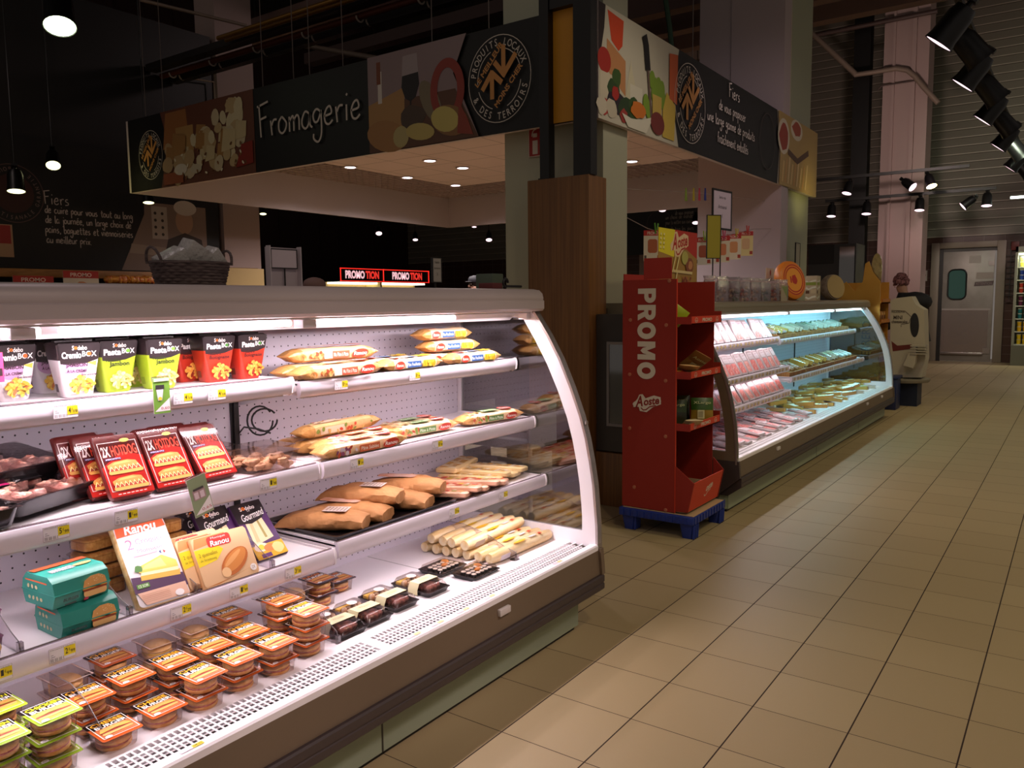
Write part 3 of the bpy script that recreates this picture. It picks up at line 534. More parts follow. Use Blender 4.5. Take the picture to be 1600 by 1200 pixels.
def chilled_counter(name, label, X, y0, y1, kicks, lights, shelves, tags, group, tubem, near_end=False, dimx=0):
    r = thing(name, label, 'counter', (X, 0, 0), group=group)
    # body
    b = MB(); b.box((-2.95, y0, .10), (-2.60, y1, 1.47), GREY); b.box((-2.95, y0, .10), (-1.90, y1, .30), P('4a4340')); b.box((-2.6, y0, 1.448), (-2.3, y1, 1.47), GREY); part(b, 'cabinet', r)
    b = MB(); b.box((-2.60, y0+.02, .30), (-2.57, y1-.005, 1.46), PEG)
    for k in kicks[1:-1]: b.box((-2.568, k-.012, .5), (-2.56, k+.012, 1.3), BLACK)
    part(b, 'back_panel', r)
    b = MB(); cp = [(-2.96, 1.47), (-2.96, 1.573), (-2.12, 1.573), (-2.09, 1.568), (-2.072, 1.552), (-2.066, 1.53), (-2.068, 1.522), (-2.062, 1.518), (-2.062, 1.482), (-2.07, 1.472), (-2.10, 1.468)]
    AL_ = ALU if not near_end else mat('taupe_canopy', '8c8270', .36, .2); b.prism(cp, 'y', y0-.01, y1+.02, AL_); b.prism([(x*1+.0, z) for x, z in cp[3:]]+[(-2.2, 1.47), (-2.2, 1.56)], 'y', y1+.02, y1+.03, AL_)
    b.box((-2.30, y0, 1.463), (-2.11, y1, 1.4695), WHITE); b.prism([(-2.20, 1.462), (-2.24, 1.428), (-2.244, 1.428), (-2.21, 1.462)], 'y', y0, y1, WHITE); part(b, 'canopy', r)
    for k in kicks: b = MB(); b.box((-2.17, k-.03, 1.432), (-2.12, k+.03, 1.462), WHITE, .004); part(b, 'tube_clip', r, 'white plastic tube clip')
    for a, c in lights:
        b = MB(); b.tube([(-2.15+dimx, a, 1.451), (-2.15+dimx, c, 1.451)], .011, tubem, 10); part(b, 'lamp_tube', r)
    # deck, grille, sill, bumper, kick
    b = MB(); b.box((-2.57, y0, .36), (-1.955, y1, .385), WHITE)
    for k in range(int((y1-y0)/.62)): b.box((-2.56, y0+.3+k*.62, .385), (-1.96, y0+.302+k*.62, .3856), GREY)
    b.lathe([(0, .3855), (.022, .3855), (.022, .3865), (0, .3865)], BLACK, 16, M=Matrix.Translation((-1.985, y1-.34, 0))); part(b, 'deck', r)
    b = MB(); b.box((-1.955, y0+.01, .375), (-1.80, y1, .3805), WHITE)
    b.box((-1.955, y0+.01, .3805), (-1.905, y1, .3925), WHITE); b.box((-1.904, y0+.01, .3806), (-1.882, y1, .381), P('8a8284')); b.box((-1.874, y0+.01, .3806), (-1.845, y1, .381), P('5f5a5c')); b.box((-1.837, y0+.01, .3806), (-1.808, y1, .381), BLACK)
    for xa, xb in ((-1.882, -1.874), (-1.845, -1.837), (-1.808, -1.798)): b.box((xa, y0+.01, .390), (xb, y1, .3925), WHITE)
    n = int((y1-y0-.05)/.0185)
    for k in range(n): y = y0+.03+k*.0185; b.box((-1.905, y, .3902), (-1.806, y+.0055, .392), WHITE)
    for k in kicks[1:-1]: b.box((-1.955, k-.02, .381), (-1.80, k+.02, .393), WHITE)
    part(b, 'air_grille', r)
    b = MB(); b.prism([(-1.80, .375), (-1.80, .398), (-1.775, .402), (-1.762, .402), (-1.757, .396), (-1.757, .375)], 'y', y0, y1, WHITE); part(b, 'sill', r)
    b = MB(); b.prism([(-1.90, .376), (-1.757, .376), (-1.748, .265), (-1.90, .265)], 'y', y0, y1, TAUPE); part(b, 'front_panel', r)
    b = MB(); b.prism([(-1.90, .264), (-1.738, .264), (-1.732, .258), (-1.732, .232), (-1.736, .230), (-1.736, .225), (-1.732, .222), (-1.732, .200), (-1.742, .19), (-1.83, .125), (-1.90, .125)], 'y', y0, y1+.015, TAUPED); part(b, 'bumper_rail', r)
    b = MB(); b.box((-2.9, y0+.03, .0), (-1.95, y1-.05, .10), P('181312')); b.box((-1.85, y0+.03, .022), (-1.835, y1-.05, .125), KICK)
    for k in kicks[1:-1]: b.box((-1.8345, k-.004, .022), (-1.834, k+.004, .125), P('3a362e'))
    b.box((-1.95, y0+.04, .0), (-1.852, y1-.06, .02), P('181312')); b.box((-2.85, y1-.06, .022), (-1.85, y1-.05, .125), KICK); b.box((-2.85, y0+.02, .022), (-1.85, y0+.03, .125), KICK); part(b, 'kick_plate', r)
    b = MB()
    for y in tags: b.box((-1.756, y-.035, .325), (-1.740, y+.035, .352), P('cfc6c4'), .003)
    part(b, 'name_plate', r, 'pale plastic label holder on the front panel')
    # ends
    for side, Y in ((1, y1), (-1, y0)):
        if side < 0 and not near_end: continue
        Y0, Y1 = (Y, Y+.028) if side > 0 else (Y-.028, Y)
        e = MB(); ring = OUT+[(-1.758, .385), (-2.57, .385), (-2.57, 1.464)]
        EF = WHITE if side > 0 else TAUPE
        e.prism(OUT+INN[::-1], 'y', Y0, Y1, EF); e.prism([(-1.758, .404), (-1.842, .455), (-2.55, .455), (-2.58, .385), (-1.758, .385)], 'y', Y0, Y1, EF); e.prism([(-2.58, .385), (-2.55, .455), (-2.55, 1.44), (-2.58, 1.464)], 'y', Y0, Y1, EF); e.prism([(-2.58, 1.464), (-2.55, 1.44), (-2.165, 1.44), (-2.093, 1.464)], 'y', Y0, Y1, EF)
        ef = part(e, 'end_frame', r)
        e = MB(); e.sheet([(-2.10, 1.470)]+OUT+[(-1.757, .36)], 'y', Y0-.002, Y1+.01, STEEL, -.012); e.lathe([(0, 0), (.012, 0), (.01, .006), (0, .006)], STEEL, 12, M=Matrix.Translation((-1.828, (Y0+Y1)/2, .96)) @ Matrix.Rotation(pi/2, 4, 'Y')); part(e, 'edge_trim', r)
        e = MB(); e.prism([(x, z) for x, z in INN]+[(-2.55, .455), (-2.55, 1.44)], 'y', Y0+.01, Y0+.016, GLASS); part(e, 'end_glass', r)
        e = MB(); e.prism([(-2.95, .125), (-2.95, 1.47), (-2.585, 1.47), (-2.585, .384), (-1.745, .384), (-1.735, .265), (-1.90, .125)], 'y', Y0, Y1, TAUPE if side > 0 else TAUPED); part(e, 'end_panel', r)
    for i, (ya, yb, xf, zt, zs) in enumerate(shelves):
        b = MB(); b.box((-2.568, ya, zt-.014), (xf-.015, yb, zt-.008), WHITE); b.box((-2.568, ya, zt-.035), (xf-.02, ya+.004, zt), WHITE); b.box((-2.568, yb-.004, zt-.035), (xf-.02, yb, zt), WHITE)
        for y in (ya+.012, yb-.012):
            b.prism([(-2.565, zt-.035), (-2.565, zt-.105), (-2.52, zt-.10), (-2.40, zt-.062), (xf-.03, zt-.05), (xf-.02, zt-.02)], 'y', y-.003, y+.003, WHITE)
        s = part(b, 'shelf', r)
        q = MB(); q.box((xf-.046, ya+.02, zt-.0625), (xf-.022, yb-.02, zt-.054), WHITE); part(q, 'added_lamp_strip', s)  # body of the added light strip, itself unlit
        q = MB(); pr = [(xf-.02, zt), (xf-.004, zt), (xf+.001, zt-.010), (xf+.003, zt-.028), (xf, zt-.046), (xf-.008, zt-.056), (xf-.02, zt-.058)]
        q.prism(pr, 'y', ya, yb, RAIL); q.prism([(x*1.0, z) for x, z in [(xf-.022, zt+.003), (xf-.002, zt+.003), (xf+.005, zt-.012), (xf+.007, zt-.028), (xf+.003, zt-.05), (xf-.022, zt-.062)]], 'y', yb, yb+.008, P('e6dde2', .2)); q.box((xf-.021, ya, zt), (xf-.018, yb, zt+.001), RAILD)
        q.box((xf-.012, ya, zt+.0), (xf-.010, yb, zt+.006), clear('rail_lip', 'd8d0d4', .2)); part(q, 'price_rail', s)
        for (yc, e_, c_) in zs:
            q = MB(); price(q, yc-.032, zt-.044, .064, .036, e_, c_, xf+.0045); part(q, 'price_tag', s)
    return r
YP = lambda px, py, x: at(px, py, x=x).y
SA = [(-.1, 1.80, -2.20, 1.262, [(YP(101, 640, -2.2), '4', '19'), (YP(284, 616, -2.2), '4', '19'), (YP(337, 608, -2.2), '4', '19')]),
      (1.84, 3.145, -2.205, 1.245, [(YP(533, 597, -2.2), '0', '79'), (YP(648, 583, -2.2), '0', '79')]),
      (-.1, 1.80, -2.08, .975, [(YP(87, 838, -2.08), '5', '99'), (YP(196, 808, -2.08), '1', '99'), (YP(418, 754, -2.08), '1', '50')]),
      (1.84, 3.145, -2.10, .970, [(YP(556, 716, -2.1), '1', '39'), (YP(682, 688, -2.1), '0', '99')]),
      (-.1, 1.81, -2.03, .684, [(YP(-5, 1060, -2.03), '1', '99'), (YP(97, 1034, -2.03), '2', '99'), (YP(282, 968, -2.03), '2', '29'), (YP(372, 928, -2.03), '1', '99'), (YP(457, 902, -2.03), '3', '20')]),
      (1.84, 3.145, -2.04, .696, [(YP(708, 793, -2.04), '3', '90'), (YP(785, 768, -2.04), '3', '50')])]
CA = chilled_counter('chilled_counter', 'long chilled counter nearest the camera, full of burgers, pasta boxes and breads', 0, -.3, 3.15, (-.3, .92, 1.82, 3.15), ((-.2, .83), (.86, .97), (1.02, 1.76), (1.88, 2.62)), SA, (2.4,), None, TUBEM)
for px, py in ((657, 990), (695, 972), (731, 951), (770, 930), (872, 876), (318, 1165)):
    g = MB(); p = at(px, py, z=.403); g.M = face((-1.772, p.y-.02, .4035), (0, 1, 0), (-1, 0, 0)); g.z = 0; g.rect(0, 0, .03, .014, P('d9cd8c')); g.rect(-.035, 0, -.002, .014, P('d8ccd6'))
    if px == 318: g.rect(0, 0, .03, .014, P('e6cf1e')); g.text('0€95', .003, .003, .027, .011, INK)
    part(g, 'price_tag', CA)
SBS = [(5.47, 7.80, -2.20, 1.160, []), (7.86, 11.0, -2.20, 1.132, []), (5.47, 7.80, -2.10, .885, []), (7.86, 11.0, -2.09, .768, []), (5.47, 7.65, -2.04, .668, [])]
CB = chilled_counter('chilled_counter', 'far chilled counter with meats and cheeses beyond the red display', -.165, 5.46, 11.12, (5.46, 7.83, 9.6, 11.12), ((5.55, 7.1), (7.15, 7.8), (7.86, 9.4), (9.45, 11.0)), SBS, (6.35, 9.6, 10.4), None, TUBEC, near_end=True)
for s_ in SBS:   # labels too small to read along the far counter's rails
    X_, zt = s_[2]+.005, s_[3]; y = s_[0]+.05
    while y < s_[1]-.1:
        b = MB(); b.box((X_-.001, y, zt-.044), (X_, y+.06, zt-.010), P('bdb0ac')); b.box((X_, y+.035, zt-.036), (X_+.0005, y+.058, zt-.018), P('cdb04a')); b.box((X_, y+.006, zt-.038), (X_+.0005, y+.03, zt-.030), P('9a8a86')); part(b, 'price_tag', CB); y += .085 if s_[2] < -2.0 and y % .3 > .12 else .12
b = MB()
for i, (pa, pb) in enumerate((((1180, 560), (1183, 574)), ((1296, 590), (1250, 640)), ((1225, 600), (1222, 616)))):
    b.tube([(-2.55, 7.95+i*.35, .95), (-2.50, 8.0+i*.35, .85), (-2.55, 8.1+i*.4, .72-.05*i)], .006, BLACK, 6)
part(b, 'cable', CB, 'black cable hanging on the back panel')
b = MB()
for k in range(2): b.tube([(-2.50+.03*cos(a), 1.89+.035*cos(a)+.02*k, 1.08+(.055-.012*k)*sin(a)) for a in [2*pi*i/20+.6 for i in range(19)]], .0035, BLACK, 6)
b.tube([(-2.48, 1.92, 1.03), (-2.50, 1.88, 1.05), (-2.53, 1.84, 1.06), (-2.555, 1.83, 1.03)], .0035, BLACK, 6)
b.box((-2.556, 1.815, .95), (-2.55, 1.835, 1.2), BLACK); part(b, 'cable', CA, 'looped black cable under the upper shelf')
def lower_top(o):   # the far counter is a little lower: bring its upper part down
    if not o.name.startswith(('shelf', 'price')):
        for v in o.data.vertices:
            if v.co.z > .404: v.co.z = .404+(v.co.z-.404)*.937
for o in KIDS[CB.name]: lower_top(o)
# acrylic dividers (each curved down at its front)
def divider(label, X, y, z, L=.3, h=.10):
    r = thing('shelf_divider', label, 'divider', (X, y, z), group=None)
    b = MB(); pts = [(-L, .0), (-L, h), (-L*.6, h), (-L*.35, h*.8), (-L*.15, h*.45), (-.01, h*.3), (0, 0)]; b.prism(pts, 'y', -.001, .001, ACRYL); b.tube([(x, 0, zz) for x, zz in pts[1:]], .0012, P('77706f'), 5); part(b, 'sheet', r)
    b = MB(); b.box((-.012, -.006, 0), (.002, .006, .03), clear('clip_plastic', 'd8d2d8', .25)); part(b, 'clip', r)
    return r
divider('clear acrylic divider left of the teal burger boxes on the lower shelf', -2.055, .835, .676, .32)
divider('clear acrylic divider between the teal burger boxes and the white toasted-sandwich pack', -2.055, 1.11, .676, .36)
divider('clear acrylic divider between the toasted-sandwich pack and the yellow quenelle pack', -2.055, 1.315, .676, .36)
divider('clear acrylic divider right of the yellow quenelle pack on the lower shelf', -2.055, 1.58, .676, .3)
divider('clear acrylic divider at the front of the burger packs on the counter deck', -1.962, .985, .386, .3, .13)
divider('clear acrylic divider between cheeseburger stacks and sandwich trays on the deck', -1.962, 1.76, .386, .3, .14)
divider('clear acrylic divider beside the long white bread wraps on the deck', -1.962, 2.80, .386, .5, .12)
# shelf flags
def flag(label, px, py, x, w_, h_, big, tilt=0, dim=1):
    p = at(px, py, x=x); r = thing('shelf_flag', label, 'sign', (x, p.y, p.z), (0, 0, 0)); r.rotation_euler = (tilt, 0, 0)
    b = MB(); b.box((-.001, -w_/2, -h_), (0, w_/2, 0), P('d6d2cc')); b.M = face((.0005, -w_/2, -h_), (0, 1, 0), (0, 0, 1)); G = P('6f9a3a' if dim else '8c9a78')
    b.rect(0, 0, w_, h_, G); b.poly([(w_*.05, h_*.06), (w_*.97, h_*.06), (w_*.97, h_*.42)], P('e6dfe0')); b.text(big, w_*.42, h_*.1, w_*.93, h_*.18, P('b03a4a'))
    if dim: b.poly([(w_*.26, h_*.36), (w_*.5, h_*.36), (w_*.62, h_*.72), (w_*.16, h_*.76)], P('d9cfe0')); b.rect(w_*.14, h_*.68, w_*.66, h_*.8, INK); b.oval(w_*.38, h_*.42, w_*.12, h_*.05, P('e2c23c')); b.rect(w_*.05, h_*.9, w_*.95, h_*.98, P('e6e0d0'))
    else: b.rect(w_*.15, h_*.42, w_*.8, h_*.68, P('a88a8c')); b.rect(w_*.2, h_*.66, w_*.75, h_*.72, P('4a4244')); b.rect(w_*.2, h_*.45, w_*.42, h_*.62, P('d9c4cc')); b.rect(w_*.5, h_*.45, w_*.72, h_*.62, P('d9c4cc'))
    part(b, 'card', r); b = MB(); b.box((-.006, -w_/2, -.01), (-.001, w_/2, .004), clear('clip_plastic', 'd8d2d8', .25)); part(b, 'holder', r)
flag('green shelf flag reading 0,60 hanging below the pasta boxes', 251, 590, -2.185, .052, .105, '0,60')
flag('pale green shelf flag reading 0,65 hanging below the hot dog packs', 305, 745, -2.062, .062, .118, '0,65', tilt=.22, dim=0)
# ================================================================ goods in the front counter
def loft(b, lv, m, seg=3, cap=True, M=None):   # rounded-rectangle levels (z, half x, half y, corner radius[, dx, dy])
    vs = []; fs = []; n = 4*(seg+1)
    for L_ in lv:
        z, hx, hy, r = L_[:4]; dx, dy = (L_[4:]+(0, 0))[:2] if len(L_) > 4 else (0, 0); r = min(r, hx, hy)
        for q, (sx, sy) in enumerate(((1, 1), (-1, 1), (-1, -1), (1, -1))):
            for k in range(seg+1): a = pi/2*q+pi/2*k/seg; vs.append((dx+sx*(hx-r)+cos(a)*r, dy+sy*(hy-r)+sin(a)*r, z))
    for i in range(len(lv)-1):
        for j in range(n): fs.append((i*n+j, i*n+(j+1) % n, (i+1)*n+(j+1) % n, (i+1)*n+j))
    if cap: fs += [tuple(range(n))[::-1], tuple(range((len(lv)-1)*n, len(lv)*n))]
    b.add(vs, fs, m, M); return b
def rpts(x0, y0, x1, y1, r, seg=4):
    o = []
    for q, (cx, cy) in enumerate(((x1-r, y1-r), (x0+r, y1-r), (x0+r, y0+r), (x1-r, y0+r))):
        for k in range(seg+1): a = pi/2*q+pi/2*k/seg; o.append((cx+cos(a)*r, cy+sin(a)*r))
    return o
def wave(b, x0, x1, y, amp, n, th, m):
    b.stroke([(x0+(x1-x0)*i/(n*2), y+(amp if i % 2 else -amp)) for i in range(n*2+1)], th, m)
FZ = (0, 0, pi/2)
def sodebo(b, x0, y0, x1, y1, c='efe6e2'):
    w_ = x1-x0; b.text('S', x0, y0, x0+w_*.14, y1, P(c), bold=.02); b.text('debo', x0+w_*.36, y0, x1, y1, P(c), bold=.02); b.oval(x0+w_*.25, (y0+y1)/2, w_*.11, w_*.11, P('e8791c'), 14); b.oval(x0+w_*.25, (y0+y1)/2, w_*.04, w_*.04, P('2a1410'), 10)
def pasta_box(name, label, body, acc, brand, lines, food, back):
    r = thing(name, label, 'ready meal'); BD = mat('carton_'+body, body, .35); TP = mat('carton_top', '2a2022', .35)
    b = MB(); loft(b, [(0, .036, .032, .014), (.004, .040, .034, .014), (.108, .054, .044, .006)], BD, cap=True); part(b, 'cup', r)
    b = MB(); loft(b, [(.108, .0545, .0445, .005), (.152, .060, .048, .001), (.158, .058, .030, .001), (.160, .0, .0, .0)], TP); b.box((-.05, -.012, .156), (.05, .012, .163), TP); part(b, 'lid', r)
    b = MB(); th_ = math.atan2(.014, .152); b.M = face((0, -.0352, .004), (1, 0, 0), (0, -sin(th_), cos(th_))); hb = .106; ht = .152
    b.poly([(-.026, .004), (.026, .004), (.05, hb), (-.05, hb)], BD)
    if body == 'e4dce0': b.oval(-.012, .082, .034, .026, P('c79ac4'), 22); b.poly([(.02, .095), (.047, .1), (.045, .085)], P('d8b84a'))
    if body != 'e4dce0': b.poly([(-.045, hb), (.05, hb), (.048, hb-.01), (0, hb-.006)], P(body))
    b.poly([(-.049, hb-.012), (-.02, hb-.016), (.02, hb-.012), (.05, hb-.002), (.055, ht), (-.055, ht)], TP)
    sodebo(b, -.018, .132, .022, .145); b.text(brand[0], -.046, .109, .006, .128, P('efe9e6'), bold=.04); b.text(brand[1], .008, .113, .047, .129, P('efe9e6'), bold=.02); b.oval(.027, .121, .006, .006, P(acc), 10)
    for i, (t, a, c, y0, y1) in enumerate(lines): b.text(t, a, y0, c, y1, P(back), bold=.025)
    q = random.Random(len(label)); F1, F2, F3 = food
    for k in range(46):
        a = q.uniform(0, 6.3); rr = q.uniform(0, 1)**.6; x, y = .004+cos(a)*.031*rr, .033+sin(a)*.024*rr; b.oval(x, y, q.uniform(.005, .011), q.uniform(.003, .006), P([F1, F2, F1, F3, F2][k % 5]), 8, q.uniform(0, 3))
    part(b, 'printed_front', r)
    b = MB(); th2 = math.atan2(.018, .152); b.M = face((-.0385, 0, .004), (0, -1, 0), (-sin(th2), 0, cos(th2)))
    for k in range(9): b.rect(-.022, .05+k*.006, .02, .0515+k*.006, P(back if body == 'e4dce0' else body))
    b.rect(-.02, .012, .0, .035, P('4a4044') if body == 'e4dce0' else P('7a8a2a' if body == '9fb62a' else '6a3020'))
    if body != 'e4dce0': b.poly(rpts(-.02, .122, .018, .14, .005), P('cfc8c6'))
    part(b, 'printed_side', r); return Kind(r)
K_cre = pasta_box('pasta_box', '', 'e4dce0', 'd8601c', ('Cremio', 'BOX'), (('JAMBON', -.036, .022, .082, .096), ('À LA CRÈME', -.034, .020, .069, .079), ('Avec Emmental', .004, .046, .059, .066)), ('d8a83a', 'e6c45a', 'b86a3a'), '4a3040')
K_grn = pasta_box('pasta_box', '', '9fb62a', '6fae3a', ('Pasta', 'BOX'), (('Tortellini', -.042, .004, .090, .100), ('Jambon', -.030, .030, .072, .090), ('', 0, 0, 0, 0)), ('d9bf6a', 'e8d58c', 'a8a04a'), '2a3010')
K_red = pasta_box('pasta_box', '', 'b8301c', '4a8a3a', ('Pasta', 'BOX'), (('Fusilli à la', -.040, .006, .089, .098), ('Bolognaise', -.036, .036, .072, .088)), ('d8923a', 'e6ad50', '8a2a14'), '4a1410')
G1 = 'pasta boxes on the top shelf'; zs = 1.2625
def pb(K, px, py, lab, dz=0, rz=0): p = at(px, py, z=zs); K.put((p.x-.034, p.y, zs-.008), (0, 0, pi/2+rz), lab, G1)
pb(K_cre, 24, 622, 'white and lilac ham cream pasta box, leftmost of the three')
pb(K_cre, 84, 610, 'white and lilac ham cream pasta box half hidden behind its neighbour')
pb(K_cre, 127, 616, 'white and lilac ham cream pasta box in front, third from the left', rz=-.12)
pb(K_grn, 187, 608, 'lime green tortellini pasta box next to the white ones', rz=-.05)
pb(K_grn, 258, 603, 'lime green tortellini pasta box above the green shelf flag', rz=-.05)
pb(K_red, 300, 587, 'red bolognese pasta box in shadow behind the others')
pb(K_red, 343, 593, 'red bolognese pasta box standing in front on the shelf', rz=-.08)
pb(K_red, 394, 588, 'red bolognese pasta box at the right end of the row, by the wrapped dough')
for k, (K, px) in enumerate(((K_grn, 178), (K_grn, 250), (K_red, 372))):
    p = at(px, 603, z=zs); K.put((-2.50, p.y+.06, zs-.008), FZ, ['lime green pasta box in the back row behind the first green one', 'lime green pasta box in the back row behind the second green one', 'red pasta box in the back row behind the rightmost red one'][k], G1)
# orange pack with pink tag at the left edge
r = thing('pasta_bag', 'orange pasta cup with a pink tag cut by the left edge of the photo', 'ready meal', (-2.27, .865, zs-.008), FZ); b = MB(); loft(b, [(0, .03, .03, .014), (.08, .044, .04, .01), (.13, .048, .044, .01)], mat('orange_carton', 'd88a4a', .4)); part(b, 'cup', r)
b = MB(); b.M = face((0, -.046, .07), (1, 0, 0), (0, 0, 1)); b.rect(-.03, 0, .047, .075, P('d83a6a')); b.rect(-.03, .015, .044, .035, P('2a1a1e')); b.text('GRATIN', -.02, .02, .03, .03, P('e8e0e0')); part(b, 'pink_tag', r, 'pink tag'); 
# flow wrapped dough rolls and pizzas
def flow(name, label, L, w_, h_, base, stripes, kind='dough', seed=0):
    r = thing(name, label, 'wrapped dough'); b = MB(); WR = mat('wrap_'+base, base, .3, bump=(40, .25)); q = random.Random(seed); n = 14; vs = []; fs = []; m = 12
    for i in range(n+1):
        t = i/n; e = min(t, 1-t)*L; k = 1 if e > .045 else .35+.65*math.sqrt(max(e, 0)/.045); kz = 1 if e > .05 else .12+.88*math.sqrt(max(e, 0)/.05)
        if i in (0, n): k, kz = .85, .1
        for j in range(m):
            a = 2*pi*j/m; c, s_ = cos(a), sin(a); c2 = abs(c)**.7*(1 if c > 0 else -1); s2 = abs(s_)**.7*(1 if s_ > 0 else -1)
            vs.append((-L/2+t*L, c2*w_/2*k*(1+q.uniform(-.06, .05)), h_/2+s2*h_/2*kz*(1+q.uniform(-.09, .02))))
    for i in range(n):
        for j in range(m): fs.append((i*m+j, (i+1)*m+j, (i+1)*m+(j+1) % m, i*m+(j+1) % m))
    fs += [tuple(range(m)), tuple(range(n*m, n*m+m))[::-1]]
    e_ = 2*m; ke = mat('kraft_film', 'c08e52', .35, bump=(50, .6)); body = fs[e_:n*m-e_]; b.add(vs, body, WR); b.add(vs, fs[:e_]+fs[n*m-e_:], ke); part(b, 'wrapper', r)
    # print on the slanted front and on the top
    for nm, M_, hh in (('front_print', face((0, -w_/2-.0012, h_*.18), (1, 0, 0), (0, 0, 1)), h_*.62), ('top_print', face((0, -w_*.36, h_+.0012), (1, 0, 0), (0, 1, 0)), w_*.7)):
        b = MB(); b.M = M_; x0 = -L/2+.055; x1 = L/2-.055; W = x1-x0
        for (a, c, col, txt, tc) in stripes:
            xa, xc = x0+W*a, x0+W*c
            if col == 'oval': b.oval((xa+xc)/2, hh*.5, (xc-xa)/2, hh*.48, P('b83420'), 18, .1); b.text(txt, xa+W*.03, hh*.3, xc-W*.03, hh*.7, P('f0e4dc'), bold=.02, shear=.2)
            elif col == 'food':
                for k in range(14): b.oval(q.uniform(xa, xc), q.uniform(hh*.15, hh*.85), q.uniform(.006, .012), q.uniform(.004, .009), P(tc.split(',')[k % 3]), 8, q.random()*3, .2, k)
            else:
                b.rect(xa, hh*.12, xc, hh*.88, P(col))
                if txt: b.text(txt, xa+W*.02, hh*.3, xc-W*.02, hh*.7, P(tc), bold=.01)
        part(b, nm, r)
    return Kind(r)
FD = 'c87a3a,e0b06a,a8482a'; FG = 'c8a05a,7a8a3a,b8482a'
K_piz = flow('pizza_dough_roll', '', .42, .09, .056, 'e0b98a', ((.0, .28, 'food', '', FD), (.3, .52, 'e6d6c4', '', ''), (.42, .68, 'b8563a', 'Ma Pâte à Pizza', 'f0e0d0'), (.72, .98, 'oval', 'Ranou', '')), seed=1)
K_feu = flow('wrapped_puff_pastry', '', .36, .088, .054, 'e8cdaa', ((.0, .22, 'oval', 'Ranou', ''), (.26, .62, '2f5a9a', 'Pâte Feuilletée', 'e6eef4'), (.24, .28, 'e6dccf', '', ''), (.66, .98, 'e0c23a', '', ''), (.7, .96, 'food', '', 'd8b020,e8cf4a,c89a20')), seed=2)
K_sab = flow('wrapped_shortcrust', '', .42, .09, .054, 'e2bd92', ((.0, .3, 'food', '', '8a4a6a,d0c0c8,b8482a'), (.34, .66, 'c8643a', 'Pâte Sablée', 'f0e0d0'), (.72, .98, 'oval', 'Ranou', '')), seed=3)
K_grp = flow('pizza_dough_pack', '', .40, .095, .05, 'e6c9a0', ((.0, .3, 'food', '', FG), (.32, .66, '5a7a3a', 'Pâte à Pizza', 'e8eedc'), (.72, .98, 'oval', 'Ranou', '')), seed=4)
K_pla = flow('wrapped_dough_roll', '', .44, .075, .052, 'dcb27c', ((.1, .5, 'e0ccb0', '', ''), (.0, 1, 'food', '', FG)), seed=5)
G2 = 'wrapped dough packs on the upper right shelves'
def along(K, a, c, z, lab, dx=0, zr=0, sc=None):
    p = at(*a, z=z+.02); q = at(*c, z=z+.02); m_ = (p+q)/2; ang = math.atan2(q.y-p.y, q.x-p.x); L_ = (q-p).length; K.put((m_.x+dx, m_.y, z), (0, 0, ang), lab, G2)
z1 = 1.240; z2 = .965
def lay(K, x, y, z, rz, lab): K.put((x, y, z), (0, 0, pi/2+rz), lab, G2)
lay(K_piz, -2.245, 2.05, z1, .02, 'cream and red pizza dough pack lying at the front of the top right shelf')
lay(K_piz, -2.34, 2.06, z1, -.03, 'pizza dough pack half hidden behind the front one on the top right shelf')
lay(K_piz, -2.34, 2.10, z1+.056, -.08, 'pizza dough pack lying on top of two others, beside the red boxes')
lay(K_feu, -2.25, 2.44, z1, .02, 'puff pastry pack with blue band in the middle of the top right shelf')
lay(K_feu, -2.345, 2.40, z1, .05, 'puff pastry pack behind the one with the blue band at the middle')
lay(K_feu, -2.25, 2.86, z1, .0, 'puff pastry pack with blue band at the right end of the top shelf')
lay(K_feu, -2.345, 2.78, z1, .03, 'puff pastry pack in the back row below the small stack')
lay(K_feu, -2.335, 2.80, z1+.054, -.05, 'puff pastry pack second from the top of the small stack')
lay(K_feu, -2.345, 2.77, z1+.108, .04, 'puff pastry pack topmost of the small stack')
lay(K_sab, -2.155, 2.07, z2, -.02, 'shortcrust pack with orange band at the front of the middle right shelf')
lay(K_sab, -2.235, 2.12, z2+.004, .05, 'shortcrust pack with red end just behind the front one')
lay(K_pla, -2.32, 2.10, z2, .03, 'long golden dough roll in the back of the middle right shelf')
lay(K_pla, -2.39, 2.08, z2, -.02, 'long golden dough roll rearmost on the middle right shelf')
lay(K_pla, -2.33, 2.12, z2+.052, .08, 'long golden dough roll lying on two others')
lay(K_grp, -2.25, 2.50, z2, -.06, 'pizza base pack with green band in the middle of the shelf')
lay(K_grp, -2.34, 2.53, z2, .02, 'pizza base pack behind the green banded one')
lay(K_grp, -2.21, 2.93, z2, -.12, 'pizza base pack lying alone at the right end of the middle shelf')
